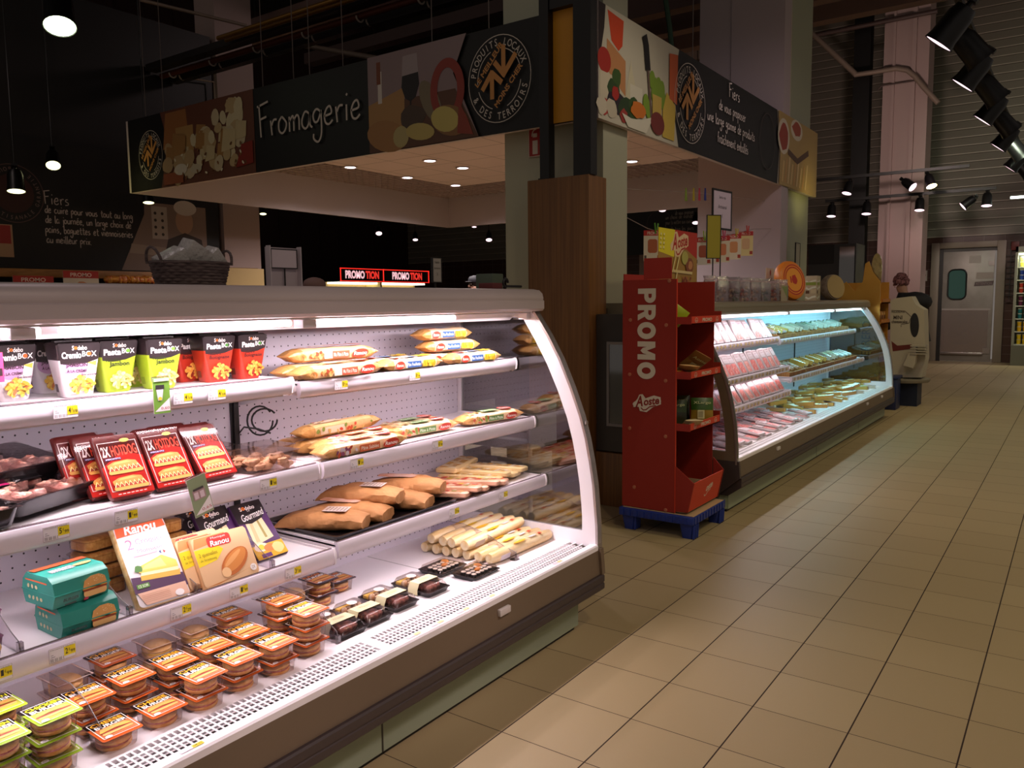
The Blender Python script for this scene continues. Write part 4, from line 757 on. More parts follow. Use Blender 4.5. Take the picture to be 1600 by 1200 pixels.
# hot dog sleeves
def hotdog():
    r = thing('hot_dog_pack', '', 'ready meal'); W, L_ = .127, .19
    b = MB(); loft(b, [(0, .055, .012, .006, 0, .004), (.012, .0635, .012, .01, 0, .004), (L_, .0635, .012, .012, 0, .004)], mat('sleeve_dark_red', '5a1612', .3)); part(b, 'tray', r)
    b = MB(); b.M = face((-W/2, -.0085, 0), (1, 0, 0), (0, 0, 1)); w_ = W
    b.poly(rpts(.002, .0, w_-.002, L_-.002, .01), P('5a1612', .3)); b.poly([(.002, .004), (w_-.002, .004), (w_-.002, L_*.62), (w_*.55, L_*.72), (.002, L_*.5)], P('b8221a', .3)); b.frame(.008, .02, w_-.008, L_-.02, .0022, P('e8dcd8'))
    b.text('2X', .014, L_*.66, .036, L_*.83, P('efe8e4'), bold=.03); b.text('HOTDOG', .040, L_*.66, w_-.014, L_*.83, P('ff5a40'), bold=.015); b.rect(.016, L_*.60, .062, L_*.635, P('3a2a7a')); b.text('AMERICAN STYLE', .018, L_*.605, .06, L_*.63, P('d8d0e8'))
    b.oval(w_*.68, L_*.90, .014, .006, P('d8b050'), 14)
    for y in (.42, .16):
        b.poly(rpts(.015, L_*(y-.05), w_-.013, L_*(y+.01), .006), P('cf8f42')); b.poly(rpts(.018, L_*(y+.0), w_-.018, L_*(y+.05), .005), P('98301a')); b.poly([(.017, L_*(y+.04)), (w_-.022, L_*(y+.055)), (w_-.028, L_*(y+.13)), (w_-.05, L_*(y+.16)), (.035, L_*(y+.145)), (.016, L_*(y+.10))], P('c27a34')); b.poly([(.03, L_*(y+.10)), (w_-.04, L_*(y+.115)), (w_-.055, L_*(y+.145)), (.04, L_*(y+.135))], P('d6964c')); wave(b, .019, w_-.020, L_*(y+.04), .0065, 7, .0028, P('f0de96'))
    for k in range(7): b.rect(.02+k*.012, .008, .028+k*.012, .0105, P('e0b0a8'))
    part(b, 'printed_sleeve', r); b = MB(); b.box((-W/2-.001, -.0102, -.004), (W/2+.001, -.0100, L_), clear('sleeve_film', 'f8f4f4', .015, .10)); part(b, 'film', r, 'clear film'); return Kind(r)
K_hd = hotdog(); G3 = 'hot dog packs on the middle shelf'
def lean(K, x, y, z, a, lab, g, rz=0): return K.put((x, y, z), (-radians(a), 0, pi/2+rz), lab, g)
lean(K_hd, -2.155, 1.192, .979, 32, 'red two-hot-dog pack leaning at the left of the front row', G3, -.04)
lean(K_hd, -2.160, 1.330, .979, 33, 'red two-hot-dog pack in the middle of the front row', G3, -.02)
lean(K_hd, -2.165, 1.480, .979, 38, 'red two-hot-dog pack at the right of the front row', G3, .05)
for k, (x, y, a) in enumerate(((-2.21, 1.165, 32), (-2.25, 1.13, 30), (-2.215, 1.35, 34), (-2.25, 1.42, 36), (-2.215, 1.49, 38))): lean(K_hd, x, y, .979, a, ['red hot dog pack just behind the left front one', 'red hot dog pack furthest left in the rear row', 'red hot dog pack behind the middle front one', 'red hot dog pack at the back between middle and right', 'red hot dog pack behind the right front one'][k], G3)
# film-wrapped black trays of meat
def meat_tray():
    r = thing('meat_tray', '', 'tray of meat'); W, D, Hh = .155, .10, .045
    b = MB(); loft(b, [(0, W-.015, D-.012, .02), (Hh-.004, W, D, .03), (Hh, W, D, .03), (Hh, W-.008, D-.008, .026), (.012, W-.02, D-.018, .02)], mat('black_tray', '181214', .2), cap=False); b.box((-W+.02, -D+.016, .004), (W-.02, D-.016, .012), mat('black_tray', '181214', .2)); part(b, 'tray', r)
    b = MB()
    for k in range(16): b.blob((R.uniform(-.12, .12), R.uniform(-.07, .05), .030), (.028, .022, .018), mat('meat_bits', 'e8b8a4', .35, var=((40, 40, 40), 'c27a68')), .2, seed=k)
    part(b, 'meat', r)['kind'] = 'stuff'
    b = MB(); b.M = face((-.05, .0, Hh+.0025), (1, 0, 0), (0, 1, 0)); b.rect(-.05, .02, .10, .09, P('1a1416')); b.poly([(-.05, .03), (-.005, .02), (0, .085), (-.045, .085)], P('d82a78')); b.text('Cuisiné', .005, .035, .05, .07, P('e8e0e4'), rot=-1.2); b.oval(.07, .055, .018, .014, P('5a7a3a'), 16); b.oval(.07, .055, .012, .009, P('d8dcc8'), 12); part(b, 'label', r)
    b = MB(); b.box((-W, -D, Hh), (W, D, Hh+.0015), FILM); part(b, 'film', r, 'crinkled clear film'); return Kind(r)
K_mt = meat_tray()
K_mt.put((-2.285, .985, 1.0), (.16, 0, radians(90+22)), 'black tray of meat under shiny film, the nearer of the two', 'film-wrapped black meat trays')
K_mt.put((-2.39, .93, 1.06), (.20, 0, radians(90+18)), 'black tray of meat under shiny film, lying behind and above', 'film-wrapped black meat trays')
r = K_mt.put((-2.19, .72, .98), (0, 0, radians(95)), 'black tray with a pink edge cut by the left border of the photo', 'film-wrapped black meat trays')
# clear tubs with chicken pieces
def clear_tub(name, fill, W, D, Hh, n, lid=None, seed=1, cat='ready meal', fr=.025):
    r = thing(name, '', cat); b = MB(); loft(b, [(0, W*.9, D*.9, .015), (Hh, W, D, .012), (Hh, W*1.04, D*1.05, .012), (Hh+.0015, W*1.04, D*1.05, .012)], TUB); part(b, 'tub', r, 'clear plastic tub')
    b = MB(); q = random.Random(seed)
    for k in range(n): b.blob((q.uniform(-.75, .75)*W, q.uniform(-.7, .7)*D, Hh*.2+q.random()*Hh*.5), (fr, fr*.6, fr*.5), fill, .25, seed=k+seed, M=None)
    part(b, 'filling', r)['kind'] = 'stuff'
    if lid: b = MB(); b.M = face((-W*.3, -D*.5, Hh+.002), (1, 0, 0), (0, 1, 0)); b.rect(0, 0, W*.6, D, P(lid)); part(b, 'lid_label', r)
    return Kind(r)
K_nug = clear_tub('chicken_tub', mat('roast_chicken', 'c8a07c', .5, var=((40, 40, 40), 'a87a58')), .095, .08, .058, 24)
G4 = 'clear chicken tubs on the middle shelf'
K_nug.put((-2.19, 1.655, .972), (0, 0, pi/2+.1), 'clear tub of chicken pieces right of the hot dog packs', G4); K_nug.put((-2.29, 1.72, .972), (0, 0, pi/2), 'clear tub of chicken pieces behind, near the black upright', G4); K_nug.put((-2.35, 1.60, .972), (.1, 0, pi/2+.2), 'clear tub of chicken pieces leaning on the back panel', G4)
K_nug.put((-2.44, 1.06, .972), (0, 0, pi/2), 'shallow clear tub of meat against the back panel left of the hot dogs', G4)
K_nug.put((-2.44, 1.07, 1.022), (0, 0, pi/2+.1), 'shallow clear tub of meat lying on another by the back panel', G4)
# burger boxes
def burger_box():
    r = thing('burger_carton', '', 'burger box'); TE = mat('teal_carton', '2f8a7c', .35); b = MB(); W = .073
    pr = [(-.060, .0), (-.072, .03), (-.074, .034), (-.066, .066), (-.045, .080), (.05, .080), (.068, .062), (.074, .034), (.062, 0)]
    b.prism(pr, 'x', -W, W, TE); b.prism([(-.076, .033), (-.076, .036), (.076, .036), (.076, .033)], 'x', -W-.001, W+.001, TE); part(b, 'carton', r)
    b = MB(); b.M = face((0, -.0722, .036), (1, 0, 0), (0, .008/.033, 1)); b.text('LA MAXI', -.062, .017, -.008, .030, P('e0a8b8'), bold=.04); b.text('BURGER', -.062, .001, -.008, .014, P('e0a8b8'), bold=.04); part(b, 'upper_print', r)
    b = MB(); q = b; b.M = face((0, -.0722, .004), (1, 0, 0), (0, -.012/.03, 1)); b.text('BURGER', -.055, .014, -.015, .024, P('16302c'), bold=.03); b.rect(-.05, .002, -.02, .007, P('24403c')); b.rect(.0, .0, .012, .008, P('b8304a')); part(b, 'lower_print', r)
    b = MB(); b.M = face((.030, -.0752, .010), (1, 0, 0), (0, 0, 1)); BUNC = P('d09a58')
    b.poly(rpts(-.030, .0, .032, .018, .008), P('dcae70')); b.poly(rpts(-.031, .015, .033, .022, .003), P('8a3a20')); b.poly([(-.033, .021), (.034, .020), (.028, .027), (.01, .020), (-.01, .028), (-.03, .025)], P('e0a030')); b.poly([(-.031, .026), (.033, .026), (.028, .044), (.012, .053), (-.010, .053), (-.027, .044)], BUNC)
    q2 = random.Random(2)
    for k in range(14): b.oval(q2.uniform(-.02, .022), q2.uniform(.034, .049), .0012, .0008, P('f0dcb0'), 6)
    part(b, 'burger_picture', r)
    b = MB(); b.M = face((-W-.0008, .0, .0), (0, -1, 0), (0, 0, 1))
    for k in range(7): b.oval(-.04+.018*(k % 4), .018+.03*(k//4), .006, .005, P('c8b890'), 8, k)
    b.rect(-.05, .062, .045, .066, P('d8603a')); b.M = face((0, 0, .0805), (1, 0, 0), (0, 1, 0)); b.rect(-.07, .02, .07, .045, P('c8643c')); b.text('MAXI BURGER', -.05, -.03, .01, -.005, P('d8a8b8'), bold=.02); b.oval(.035, -.015, .025, .010, P('d8a868'), 14); part(b, 'side_print', r); return Kind(r)
K_bb = burger_box(); G5 = 'teal burger boxes on the lower shelf'
K_bb.put((-2.12, 1.003, .677), FZ, 'teal burger box with a big burger picture, lower of the two', G5); K_bb.put((-2.13, .985, .758), (0, 0, pi/2+.08), 'teal burger box with a big burger picture, stacked on another', G5)
K_cup = Kind(thing('dessert_cup', '', 'cup')); b = MB(); loft(b, [(0, .034, .03, .015), (.06, .042, .038, .015), (.062, .044, .04, .015)], mat('purple_cup', '5a2a44', .35)); part(b, 'cup', K_cup.r); b = MB(); b.M = face((0, -.039, .01), (1, 0, 0), (0, -.1, 1)); b.oval(.01, .03, .022, .016, P('d8b07a'), 14); b.oval(.012, .036, .018, .012, P('ecd0a0'), 14); b.oval(.018, .005, .008, .005, P('d8b0bc'), 10); part(b, 'print', K_cup.r)
K_cup.put((-2.08, .755, .677), FZ, 'purple burger cup at the left edge of the lower shelf, lower one'); K_cup.put((-2.08, .755, .740), FZ, 'purple burger cup at the left edge of the lower shelf, upper one')
# toasted sandwich pack
def croque():
    r = thing('toasted_sandwich_pack', 'white and orange toasted-sandwich pack leaning on the lower shelf', 'ready meal', (-2.062, 1.216, .682), (-radians(36), 0, pi/2-.08)); W, L_ = .15, .255
    b = MB(); loft(b, [(0, W/2-.012, .018, .008, 0, .012), (.01, W/2, .018, .012, 0, .012), (L_, W/2, .018, .012, 0, .012)], mat('clear_bread_tray', 'd8a868', .3, var=((30, 30, 60), 'e8c890'))); part(b, 'tray', r)
    b = MB(); b.M = face((-W/2, -.007, 0), (1, 0, 0), (0, 0, 1)); b.poly(rpts(.002, .002, W-.002, L_-.002, .012), P('d9d2d6', .25)); b.poly([(.003, L_*.84), (W-.003, L_*.88), (W-.006, L_-.004), (.006, L_-.004)], P('d8562c')); b.text('Ranou', .03, L_*.86, W-.03, L_*.975, P('f2ece8'), bold=.03, shear=.15); b.text('Monique', .05, L_*.965, .09, L_*.99, P('f0c8b0'))
    b.text('2', .02, L_*.68, .04, L_*.80, P('a06a8a')); b.text('Croque-', .048, L_*.70, .125, L_*.79, P('97748a')); b.text('Monsieur', .045, L_*.62, .12, L_*.67, P('97748a')); b.poly([(.03, L_*.58), (.12, L_*.59), (.12, L_*.61), (.03, L_*.60)], P('d09aa8'))
    b.oval(W*.74, L_*.57, .014, .014, P('e8e4ea'), 16); b.poly([(W*.67, L_*.58), (W*.72, L_*.60), (W*.72, L_*.55)], P('2a3a6a')); b.poly([(W*.76, L_*.60), (W*.81, L_*.57), (W*.76, L_*.55)], P('b83a3a'))
    b.poly([(.0, L_*.17), (W, L_*.12), (W-.003, L_*.28), (.003, L_*.36)], P('4a2a4e')); b.poly([(.02, .006), (W-.006, .006), (W-.006, L_*.17), (.006, L_*.17)], P('dcb098'))
    b.poly([(.028, L_*.30), (W-.012, L_*.26), (W-.008, L_*.33), (.03, L_*.36)], P('d8a848')); b.poly([(.03, L_*.355), (W-.012, L_*.32), (W-.012, L_*.37), (.035, L_*.40)], P('f0e2b0')); b.poly([(.028, L_*.39), (W-.010, L_*.36), (W-.010, L_*.44), (W*.7, L_*.54), (.04, L_*.47)], P('e6c45c')); b.poly([(.038, L_*.42), (W*.72, L_*.40), (W*.66, L_*.51), (.05, L_*.46)], P('f0d882'))
    b.oval(.03, L_*.44, .012, .010, P('4a7a3a'), 12, 0, .4, 3); b.rect(.01, L_*.215, .045, L_*.265, P('5a8a3a')); b.text('CE SOIR', .014, L_*.225, .042, L_*.255, P('e8f0e0'))
    for k in range(5): b.rect(.014, L_*(.05+.02*k), W*.62, L_*(.055+.02*k), P('c89880'))
    b.oval(W*.78, L_*.06, .013, .010, P('ece6e8'), 14); part(b, 'printed_sleeve', r)
croque()
def loaf_pack():
    r = thing('bread_roll_pack', '', 'bread'); b = MB()
    loft(b, [(0, .058, .04, .02), (.004, .064, .045, .02), (.034, .064, .045, .02), (.038, .056, .038, .02)], mat('packed_pastry', 'd8a860', .35, var=((90, 20, 60), 'b8803c'))); part(b, 'pastry', r)
    b = MB(); loft(b, [(-.001, .066, .047, .02), (.030, .067, .048, .02), (.030, .072, .053, .02), (.032, .072, .053, .02), (.042, .06, .042, .02)], TUB); part(b, 'wrapper', r, 'clear plastic wrapper'); return Kind(r)
K_lp = loaf_pack(); G6 = 'packs of pastries stacked at the back of the lower shelf'
for k in range(4): K_lp.put((-2.31-.006*k, 1.155+.006*k, .679+.0445*k), (0, 0, pi/2+.1*(k % 2)), 'clear pastry pack %s in the stack behind the toasted-sandwich pack' % ['at the bottom', 'second from the bottom', 'second from the top', 'at the top'][k], G6)
for k in range(4): K_lp.put((-2.29-.008*k, 1.385-.012*k, .679+.0445*k), (0, 0, pi/2-.08*(k % 2)), 'clear pastry pack %s in the stack below the pale shelf flag' % ['at the bottom', 'second from the bottom', 'second from the top', 'at the top'][k], G6)
def quenelle():
    r = thing('quenelle_pack', '', 'ready meal'); W, L_ = .19, .155
    b = MB(); loft(b, [(0, W/2, .012, .01, 0, .008), (L_, W/2, .012, .012, 0, .008)], mat('peach_carton', 'd8a878', .35)); part(b, 'box', r)
    b = MB(); b.M = face((-W/2, -.0048, 0), (1, 0, 0), (0, 0, 1)); b.poly(rpts(.001, .001, W-.001, L_-.001, .012), P('dcb48a', .3)); b.poly([(.002, L_*.78), (W*.6, L_*.86), (W*.6, L_-.003), (.012, L_-.003)], P('d8824a')); b.poly([(.002, L_*.42), (W*.34, L_*.48), (W*.5, L_*.66), (W*.42, L_*.76), (.002, L_*.76)], P('e2c81e'))
    b.poly(rpts(W*.26, L_*.74, W*.68, L_*.96, .01), P('b83028')); b.text('Ranou', W*.31, L_*.76, W*.64, L_*.87, P('f4ece8'), bold=.02, shear=.15); b.text('Monique', W*.34, L_*.885, W*.6, L_*.94, P('f0d8d0')); b.text('2 quenelles', W*.06, L_*.58, W*.38, L_*.68, P('8a7a1c')); b.text('de Strasbourg', W*.06, L_*.50, W*.34, L_*.56, P('8a7a1c'))
    b.oval(W*.62, L_*.36, W*.30, L_*.20, P('b8662e'), 24, .55); b.oval(W*.63, L_*.39, W*.26, L_*.15, P('cf8440'), 24, .55); b.oval(W*.60, L_*.43, W*.2, L_*.05, P('e0a060'), 20, .55); b.oval(W*.42, L_*.19, W*.08, L_*.1, P('e8bc88'), 16, .3); b.poly([(.004, .003), (W*.25, .003), (W*.9, L_*.16), (W*.4, L_*.06)], P('b8702c')); b.oval(W*.9, L_*.14, .011, .011, P('ece4e0'), 14); b.text('2X', W*.87, L_*.11, W*.93, L_*.17, P('8a6a5a')); part(b, 'printed_front', r); return Kind(r)
K_q = quenelle(); lean(K_q, -2.060, 1.435, .681, 28, 'peach and yellow two-sausage-roll pack in front on the lower shelf', 'sausage roll packs', -.02); lean(K_q, -2.085, 1.40, .681, 28, 'peach and yellow sausage roll pack just behind the front one', 'sausage roll packs', .03)
lean(K_q, -2.12, 1.372, .681, 28, 'peach and yellow sausage roll pack showing only its left edge', 'sausage roll packs', .0)
def gourmand():
    r = thing('sandwich_pack', '', 'sandwich'); W, L_ = .125, .215
    b = MB(); loft(b, [(0, W/2, .022, .004, 0, .018), (L_, W/2, .006, .004, 0, .004)], mat('purple_carton', '3a1c44', .3)); part(b, 'box', r)
    b = MB(); b.M = face((-W/2, -.0045, 0), (1, 0, 0), (0, 0, 1)); b.rect(.001, .001, W-.001, L_-.001, P('4a2458', .3)); b.poly([(.018, L_*.25), (W-.022, L_*.32), (W-.03, L_*.72), (.026, L_*.66)], P('dcc9a0')); b.poly([(.03, L_*.3), (.045, L_*.3), (.052, L_*.68), (.04, L_*.68)], P('c8b080')); b.poly([(.07, L_*.34), (.08, L_*.34), (.078, L_*.66), (.07, L_*.68)], P('9a8a4a'))
    b.poly([(.001, L_*.66), (.05, L_*.62), (.1, L_*.68), (W-.001, L_*.82), (W-.001, L_-.001), (.001, L_-.001)], P('1c1416', .3)); sodebo(b, .03, L_*.86, .09, L_*.93); b.text('Gourmand', .02, L_*.70, W-.012, L_*.82, P('efe8e4'), bold=.01, shear=.25, rot=.12); b.text('Le', .055, L_*.83, .065, L_*.86, P('efe8e4'))
    b.rect(.001, .001, W-.001, L_*.24, P('d8a820')); b.oval(.035, L_*.2, .028, .016, P('ecdcc4'), 16); b.oval(.035, L_*.2, .012, .010, P('d8c83a'), 12); b.oval(.065, L_*.16, .024, .014, P('cf8040'), 14); b.oval(.095, L_*.13, .022, .02, P('ead08a'), 14, 0, .2); b.rect(.02, .004, .06, .018, P('5a2a6a')); part(b, 'printed_front', r); return Kind(r)
K_g = gourmand(); lean(K_g, -2.145, 1.650, .681, 40, 'black and purple sandwich pack leaning at the right of the lower shelf', 'sandwich packs', .05); lean(K_g, -2.165, 1.520, .681, 38, 'black and purple sandwich pack partly behind the yellow sausage roll pack', 'sandwich packs', .02); lean(K_g, -2.215, 1.49, .681, 36, 'black and purple sandwich pack rearmost, topped by the pale shelf flag', 'sandwich packs', .0)
# burger packs on the deck
def burger_pack(name, rim, title, tc, plain=False, fill='burger'):
    r = thing(name, '', 'burger pack'); b = MB(); LX, LY = .052, .060
    loft(b, [(.0, .040, .046, .02), (.004, .043, .049, .02), (.046, .046, .053, .02), (.047, LX, LY, .008), (.0485, LX, LY, .008)], TUB, cap=False); b.poly([(-.04, -.046), (.04, -.046), (.04, .046), (-.04, .046)], TUB, z=.001); part(b, 'tub', r, 'clear plastic tub')
    b = MB(); BU = BUNP if plain else BUN
    b.lathe([(0, .002), (.036, .002), (.042, .007), (.043, .012), (.039, .015), (0, .0155)], BU, 20, sy=1.1); b.lathe([(0, .0155), (.040, .0155), (.0415, .018), (.039, .0205), (0, .0205)], HAMC if not plain else CHEESE, 16, sy=1.1); b.lathe([(0, .0205), (.041, .0205), (.043, .026), (.040, .034), (.030, .041), (.015, .0445), (0, .0455)], BU, 20, sy=1.1); part(b, 'burger', r)
    b = MB(); b.M = face((-LX, -LY, .0487), (1, 0, 0), (0, 1, 0)); W, D = LX*2, LY*2
    if plain: b.poly(rpts(0, 0, W, D, .008), clear('clear_lid', 'f4eee8', .08, .08)); b.frame(.002, .002, W-.002, D-.002, .004, P(rim))
    else:
        b.poly(rpts(0, 0, W, D, .008), P(rim, .25)); b.poly(rpts(0, D*.72, W, D, .006), P('1c1214', .25)); b.poly([(.006, D*.15), (W-.006, D*.15), (W-.006, D*.68), (.006, D*.68)], P('b8602a' if rim != '8fae2a' else 'a8b03a'))
        b.rect(W*.07, D*.6, W*.93, D*.9, P('1c1214', .25)); b.text(title, W*.12, D*.75, W*.9, D*.89, P(tc), bold=.03); b.text('BURGER', W*.15, D*.59, W*.93, D*.73, P('f4eeec'), bold=.03)
        b.poly(rpts(W*.14, D*.24, W*.88, D*.34, .006), P('d8a25c')); b.poly(rpts(W*.12, D*.33, W*.9, D*.39, .003), P('8a2c18')); b.poly([(W*.12, D*.38), (W*.5, D*.42), (W*.9, D*.37), (W*.86, D*.43), (W*.14, D*.43)], P('d8b83a' if rim != '8fae2a' else '9aa83a')); b.poly([(W*.14, D*.42), (W*.88, D*.42), (W*.8, D*.53), (W*.5, D*.57), (W*.2, D*.53)], P('d89a50'))
        b.frame(W*.06, D*.08, W*.94, D*.92, .0018, P('ece4e0')); b.oval(W*.2, D*.13, .009, .007, P('eee8e6'), 14); b.text('2X', W*.15, D*.11, W*.25, D*.15, P('6a4a3a'))
    part(b, 'film_lid', r); return Kind(r)
K_ch = burger_pack('cheeseburger_pack', 'b8541f', 'CHEESE', 'e8a91c'); K_ck = burger_pack('chicken_burger_pack', '8fae2a', 'CHICKEN', 'd8e01c'); K_pl = burger_pack('plain_burger_pack', 'c8b0a8', '', '', plain=True); K_dk = burger_pack('sandwich_bun_pack', '3a2834', 'BURGER', 'd8742c')
LV = {1: ['alone'], 2: ['bottom', 'top'], 3: ['bottom', 'middle', 'top']}
spots = [(K_ch, -1.985, 1.010, 1, 'front row first from the left'), (K_ch, -1.988, 1.137, 1, 'front row second from the left'), (K_ch, -1.975, 1.255, 2, 'front row third from the left'), (K_ch, -1.985, 1.383, 2, 'front row fourth from the left'), (K_ch, -1.98, 1.513, 2, 'front row fifth from the left'), (K_ch, -2.0, 1.655, 3, 'front row right end by the sandwich trays'),
         (K_ch, -2.115, 1.010, 2, 'second row first from the left'), (K_ch, -2.135, 1.137, 2, 'second row second from the left'), (K_ch, -2.115, 1.262, 2, 'second row third from the left'), (K_ch, -2.118, 1.386, 2, 'second row fourth from the left'), (K_ch, -2.12, 1.512, 2, 'second row fifth from the left'), (K_ch, -2.143, 1.668, 3, 'second row right end'),
         (K_ch, -2.29, 1.168, 2, 'third row first from the left'), (K_pl, -2.29, 1.311, 2, 'third row second from the left'), (K_pl, -2.29, 1.443, 2, 'third row third from the left'), (K_ch, -2.28, 1.572, 2, 'third row right end'),
         (K_ck, -2.00, .865, 3, 'beside the divider at the front'), (K_ck, -1.995, .745, 3, 'at the left edge of the photo'), (K_ck, -2.14, .80, 3, 'behind, in the second row'), (K_pl, -2.28, 1.03, 2, 'under the shelf above the green packs'), (K_dk, -2.30, 1.97, 2, 'right of the shelf end'), (K_dk, -2.36, 2.115, 1, 'standing alone at the back of the deck'), (K_pl, -2.30, 1.845, 2, 'under the right end of the lower shelf')]
NM = {id(K_ch): 'orange cheeseburger pack', id(K_ck): 'green chicken burger pack', id(K_pl): 'clear-lidded burger pack', id(K_dk): 'dark-rimmed burger pack'}
for K, x, y, n, wh in spots:
    for k in range(n):
        lv = LV[n][k]; K.put((x+R.uniform(-.003, .003), y+R.uniform(-.003, .003), .3862+.0498*k), (0, 0, pi/2+R.uniform(-.05, .05)), '%s, %s, %s' % (NM[id(K)], wh, 'single' if lv == 'alone' else lv+' of stack'), 'burger packs on the counter deck')
# sandwich trays with paper bands, and sushi trays
def band_tray(seed):
    r = thing('sandwich_tray', '', 'tray'); b = MB(); BT = mat('black_tray', '181214', .2)
    loft(b, [(0, .052, .095, .008), (.016, .058, .102, .008), (.018, .062, .106, .008), (.020, .062, .106, .008), (.020, .056, .1, .008), (.006, .05, .094, .006)], BT, cap=False); b.box((-.05, -.094, .002), (.05, .094, .006), BT); part(b, 'base', r)
    b = MB(); q = random.Random(seed)
    for k in range(3): b.blob((0, -.066+.03*k, .022), (.045, .014, .016), mat('dark_roll', '5a3a38', .5, var=((60, 60, 60), 'a8685c')), .12, seed=k)
    for k in range(8): b.blob((-.035+.023*(k % 4), .022+.03*(k//4), .022), (.012, .014, .014), mat('rice_bite', 'd8c4a8', .6, var=((90, 90, 90), 'a87a50')), .15, seed=k+5)
    b.box((-.045, .07, .008), (.045, .092, .026), CHEESE, .003); part(b, 'food', r)
    b = MB(); loft(b, [(.020, .056, .1, .008), (.042, .048, .09, .012), (.044, .044, .086, .012)], TUB); part(b, 'cover', r, 'clear domed cover')
    b = MB(); b.sheet([(-.0635, .002), (-.0635, .022), (-.052, .0455), (.052, .0455), (.0635, .022), (.0635, .002)], 'y', -.045, .005, P('d8cfa8', .6), .0008); b.M = face((-.045, -.035, .0468), (1, 0, 0), (0, 1, 0)); b.text('Wasabi', .02, .01, .07, .026, P('b8a878')); b.M = Matrix(); part(b, 'paper_band', r)
    b = MB(); b.M = face((0, 0, .0445), (1, 0, 0), (0, 1, 0)); b.oval(0, .05, .02, .02, P('e4dcdc'), 18); part(b, 'round_label', r); return Kind(r)
K_bt = band_tray(3); G7 = 'banded sandwich trays along the air grille'
for k, (x, y) in enumerate(((-2.065, 1.835), (-2.070, 1.965), (-2.085, 2.12), (-2.085, 2.30))): K_bt.put((x, y, .386), (0, 0, pi/2-.03), 'black tray with a cream paper band, %s along the grille' % ['first from the burgers', 'second', 'third', 'fourth, next to the sushi'][k], G7)
def sushi():
    r = thing('sushi_tray', '', 'sushi tray'); b = MB(); BT = mat('black_tray', '181214', .2)
    loft(b, [(0, .075, .055, .008), (.014, .082, .062, .008), (.016, .086, .066, .008), (.018, .086, .066, .008), (.018, .08, .06, .008), (.006, .073, .053, .006)], BT, cap=False); b.box((-.072, -.052, .002), (.072, .052, .006), BT); part(b, 'base', r)
    b = MB(); NORI = mat('nori', '1c1614', .6); RICE = mat('rice', 'ddd2c4', .7)
    for i in range(5):
        for j in range(3):
            M_ = Matrix.Translation((-.056+.026*i, -.034+.027*j, .006)); b.lathe([(.011, 0), (.012, .002), (.012, .018), (.011, .019)], NORI, 12, M=M_); b.lathe([(0, .019), (.0105, .019), (.009, .0215), (0, .022)], RICE, 12, M=M_)
    b.blob((.04, .02, .026), (.014, .02, .008), mat('salmon', 'd8862c', .4)); b.blob((.0, -.01, .026), (.018, .012, .008), mat('salmon', 'd8862c', .4)); part(b, 'sushi_rolls', r)
    b = MB(); loft(b, [(.018, .08, .06, .008), (.034, .075, .055, .012)], TUB); part(b, 'cover', r, 'clear cover'); return Kind(r)
K_su = sushi(); K_su.put((-2.005, 2.555, .386), (0, 0, pi/2), 'black sushi tray with orange pieces, nearest the air grille', 'sushi trays'); K_su.put((-2.155, 2.52, .386), (0, 0, pi/2), 'black sushi tray of white rolls, behind the orange one', 'sushi trays')
# long wraps
def wrap(L=.46):
    r = thing('bread_wrap', '', 'wrapped bread'); b = MB(); n = 12; vs = []; prof = []
    for i in range(n+1):
        t = i/n; x = -L/2+t*L; e = min(t, 1-t); prof.append((x, .027 if e > .05 else (.014 if e > .0 else .022)))
    b.tube([(x, 0, .027) for x, _ in prof], [q for _, q in prof], mat('bread_wrapper', 'ead6b0', .3, var=((3, 40, 40), 'e0bc80'), bump=(60, .3)), 12); part(b, 'wrapper', r)
    b = MB(); b.M = face((0, -.0285, .012), (1, 0, 0), (0, -.3, 1)); b.rect(-.19, .0, -.12, .026, P('d8ccd0')); b.text('PAIN', -.1, .006, -.07, .02, P('a88a5a')); b.M = face((-.02, -.010, .0555), (1, 0, 0), (0, 1, 0)); b.oval(0, 0, .045, .010, P('e0b020'), 18); b.rect(.08, -.006, .13, .010, P('dcd0cc')); b.rect(.15, -.008, .17, .010, P('c8482a')); part(b, 'label', r); return Kind(r)
K_w = wrap(); G8 = 'long wrapped loaves on the deck'
for k in range(7): K_w.put((-2.375+.058*k, 2.89+.004*k, .386), (0, 0, pi/2+R.uniform(-.04, .04)), 'long wrapped loaf, bottom layer, %s from the grille' % ['seventh', 'sixth', 'fifth', 'fourth', 'third', 'second', 'first'][k], G8)
for k in range(4): K_w.put((-2.34+.062*k, 2.885, .434), (0, 0, pi/2+R.uniform(-.05, .05)), 'long wrapped loaf, upper layer, %s from the grille' % ['fourth', 'third', 'second', 'first'][k], G8)
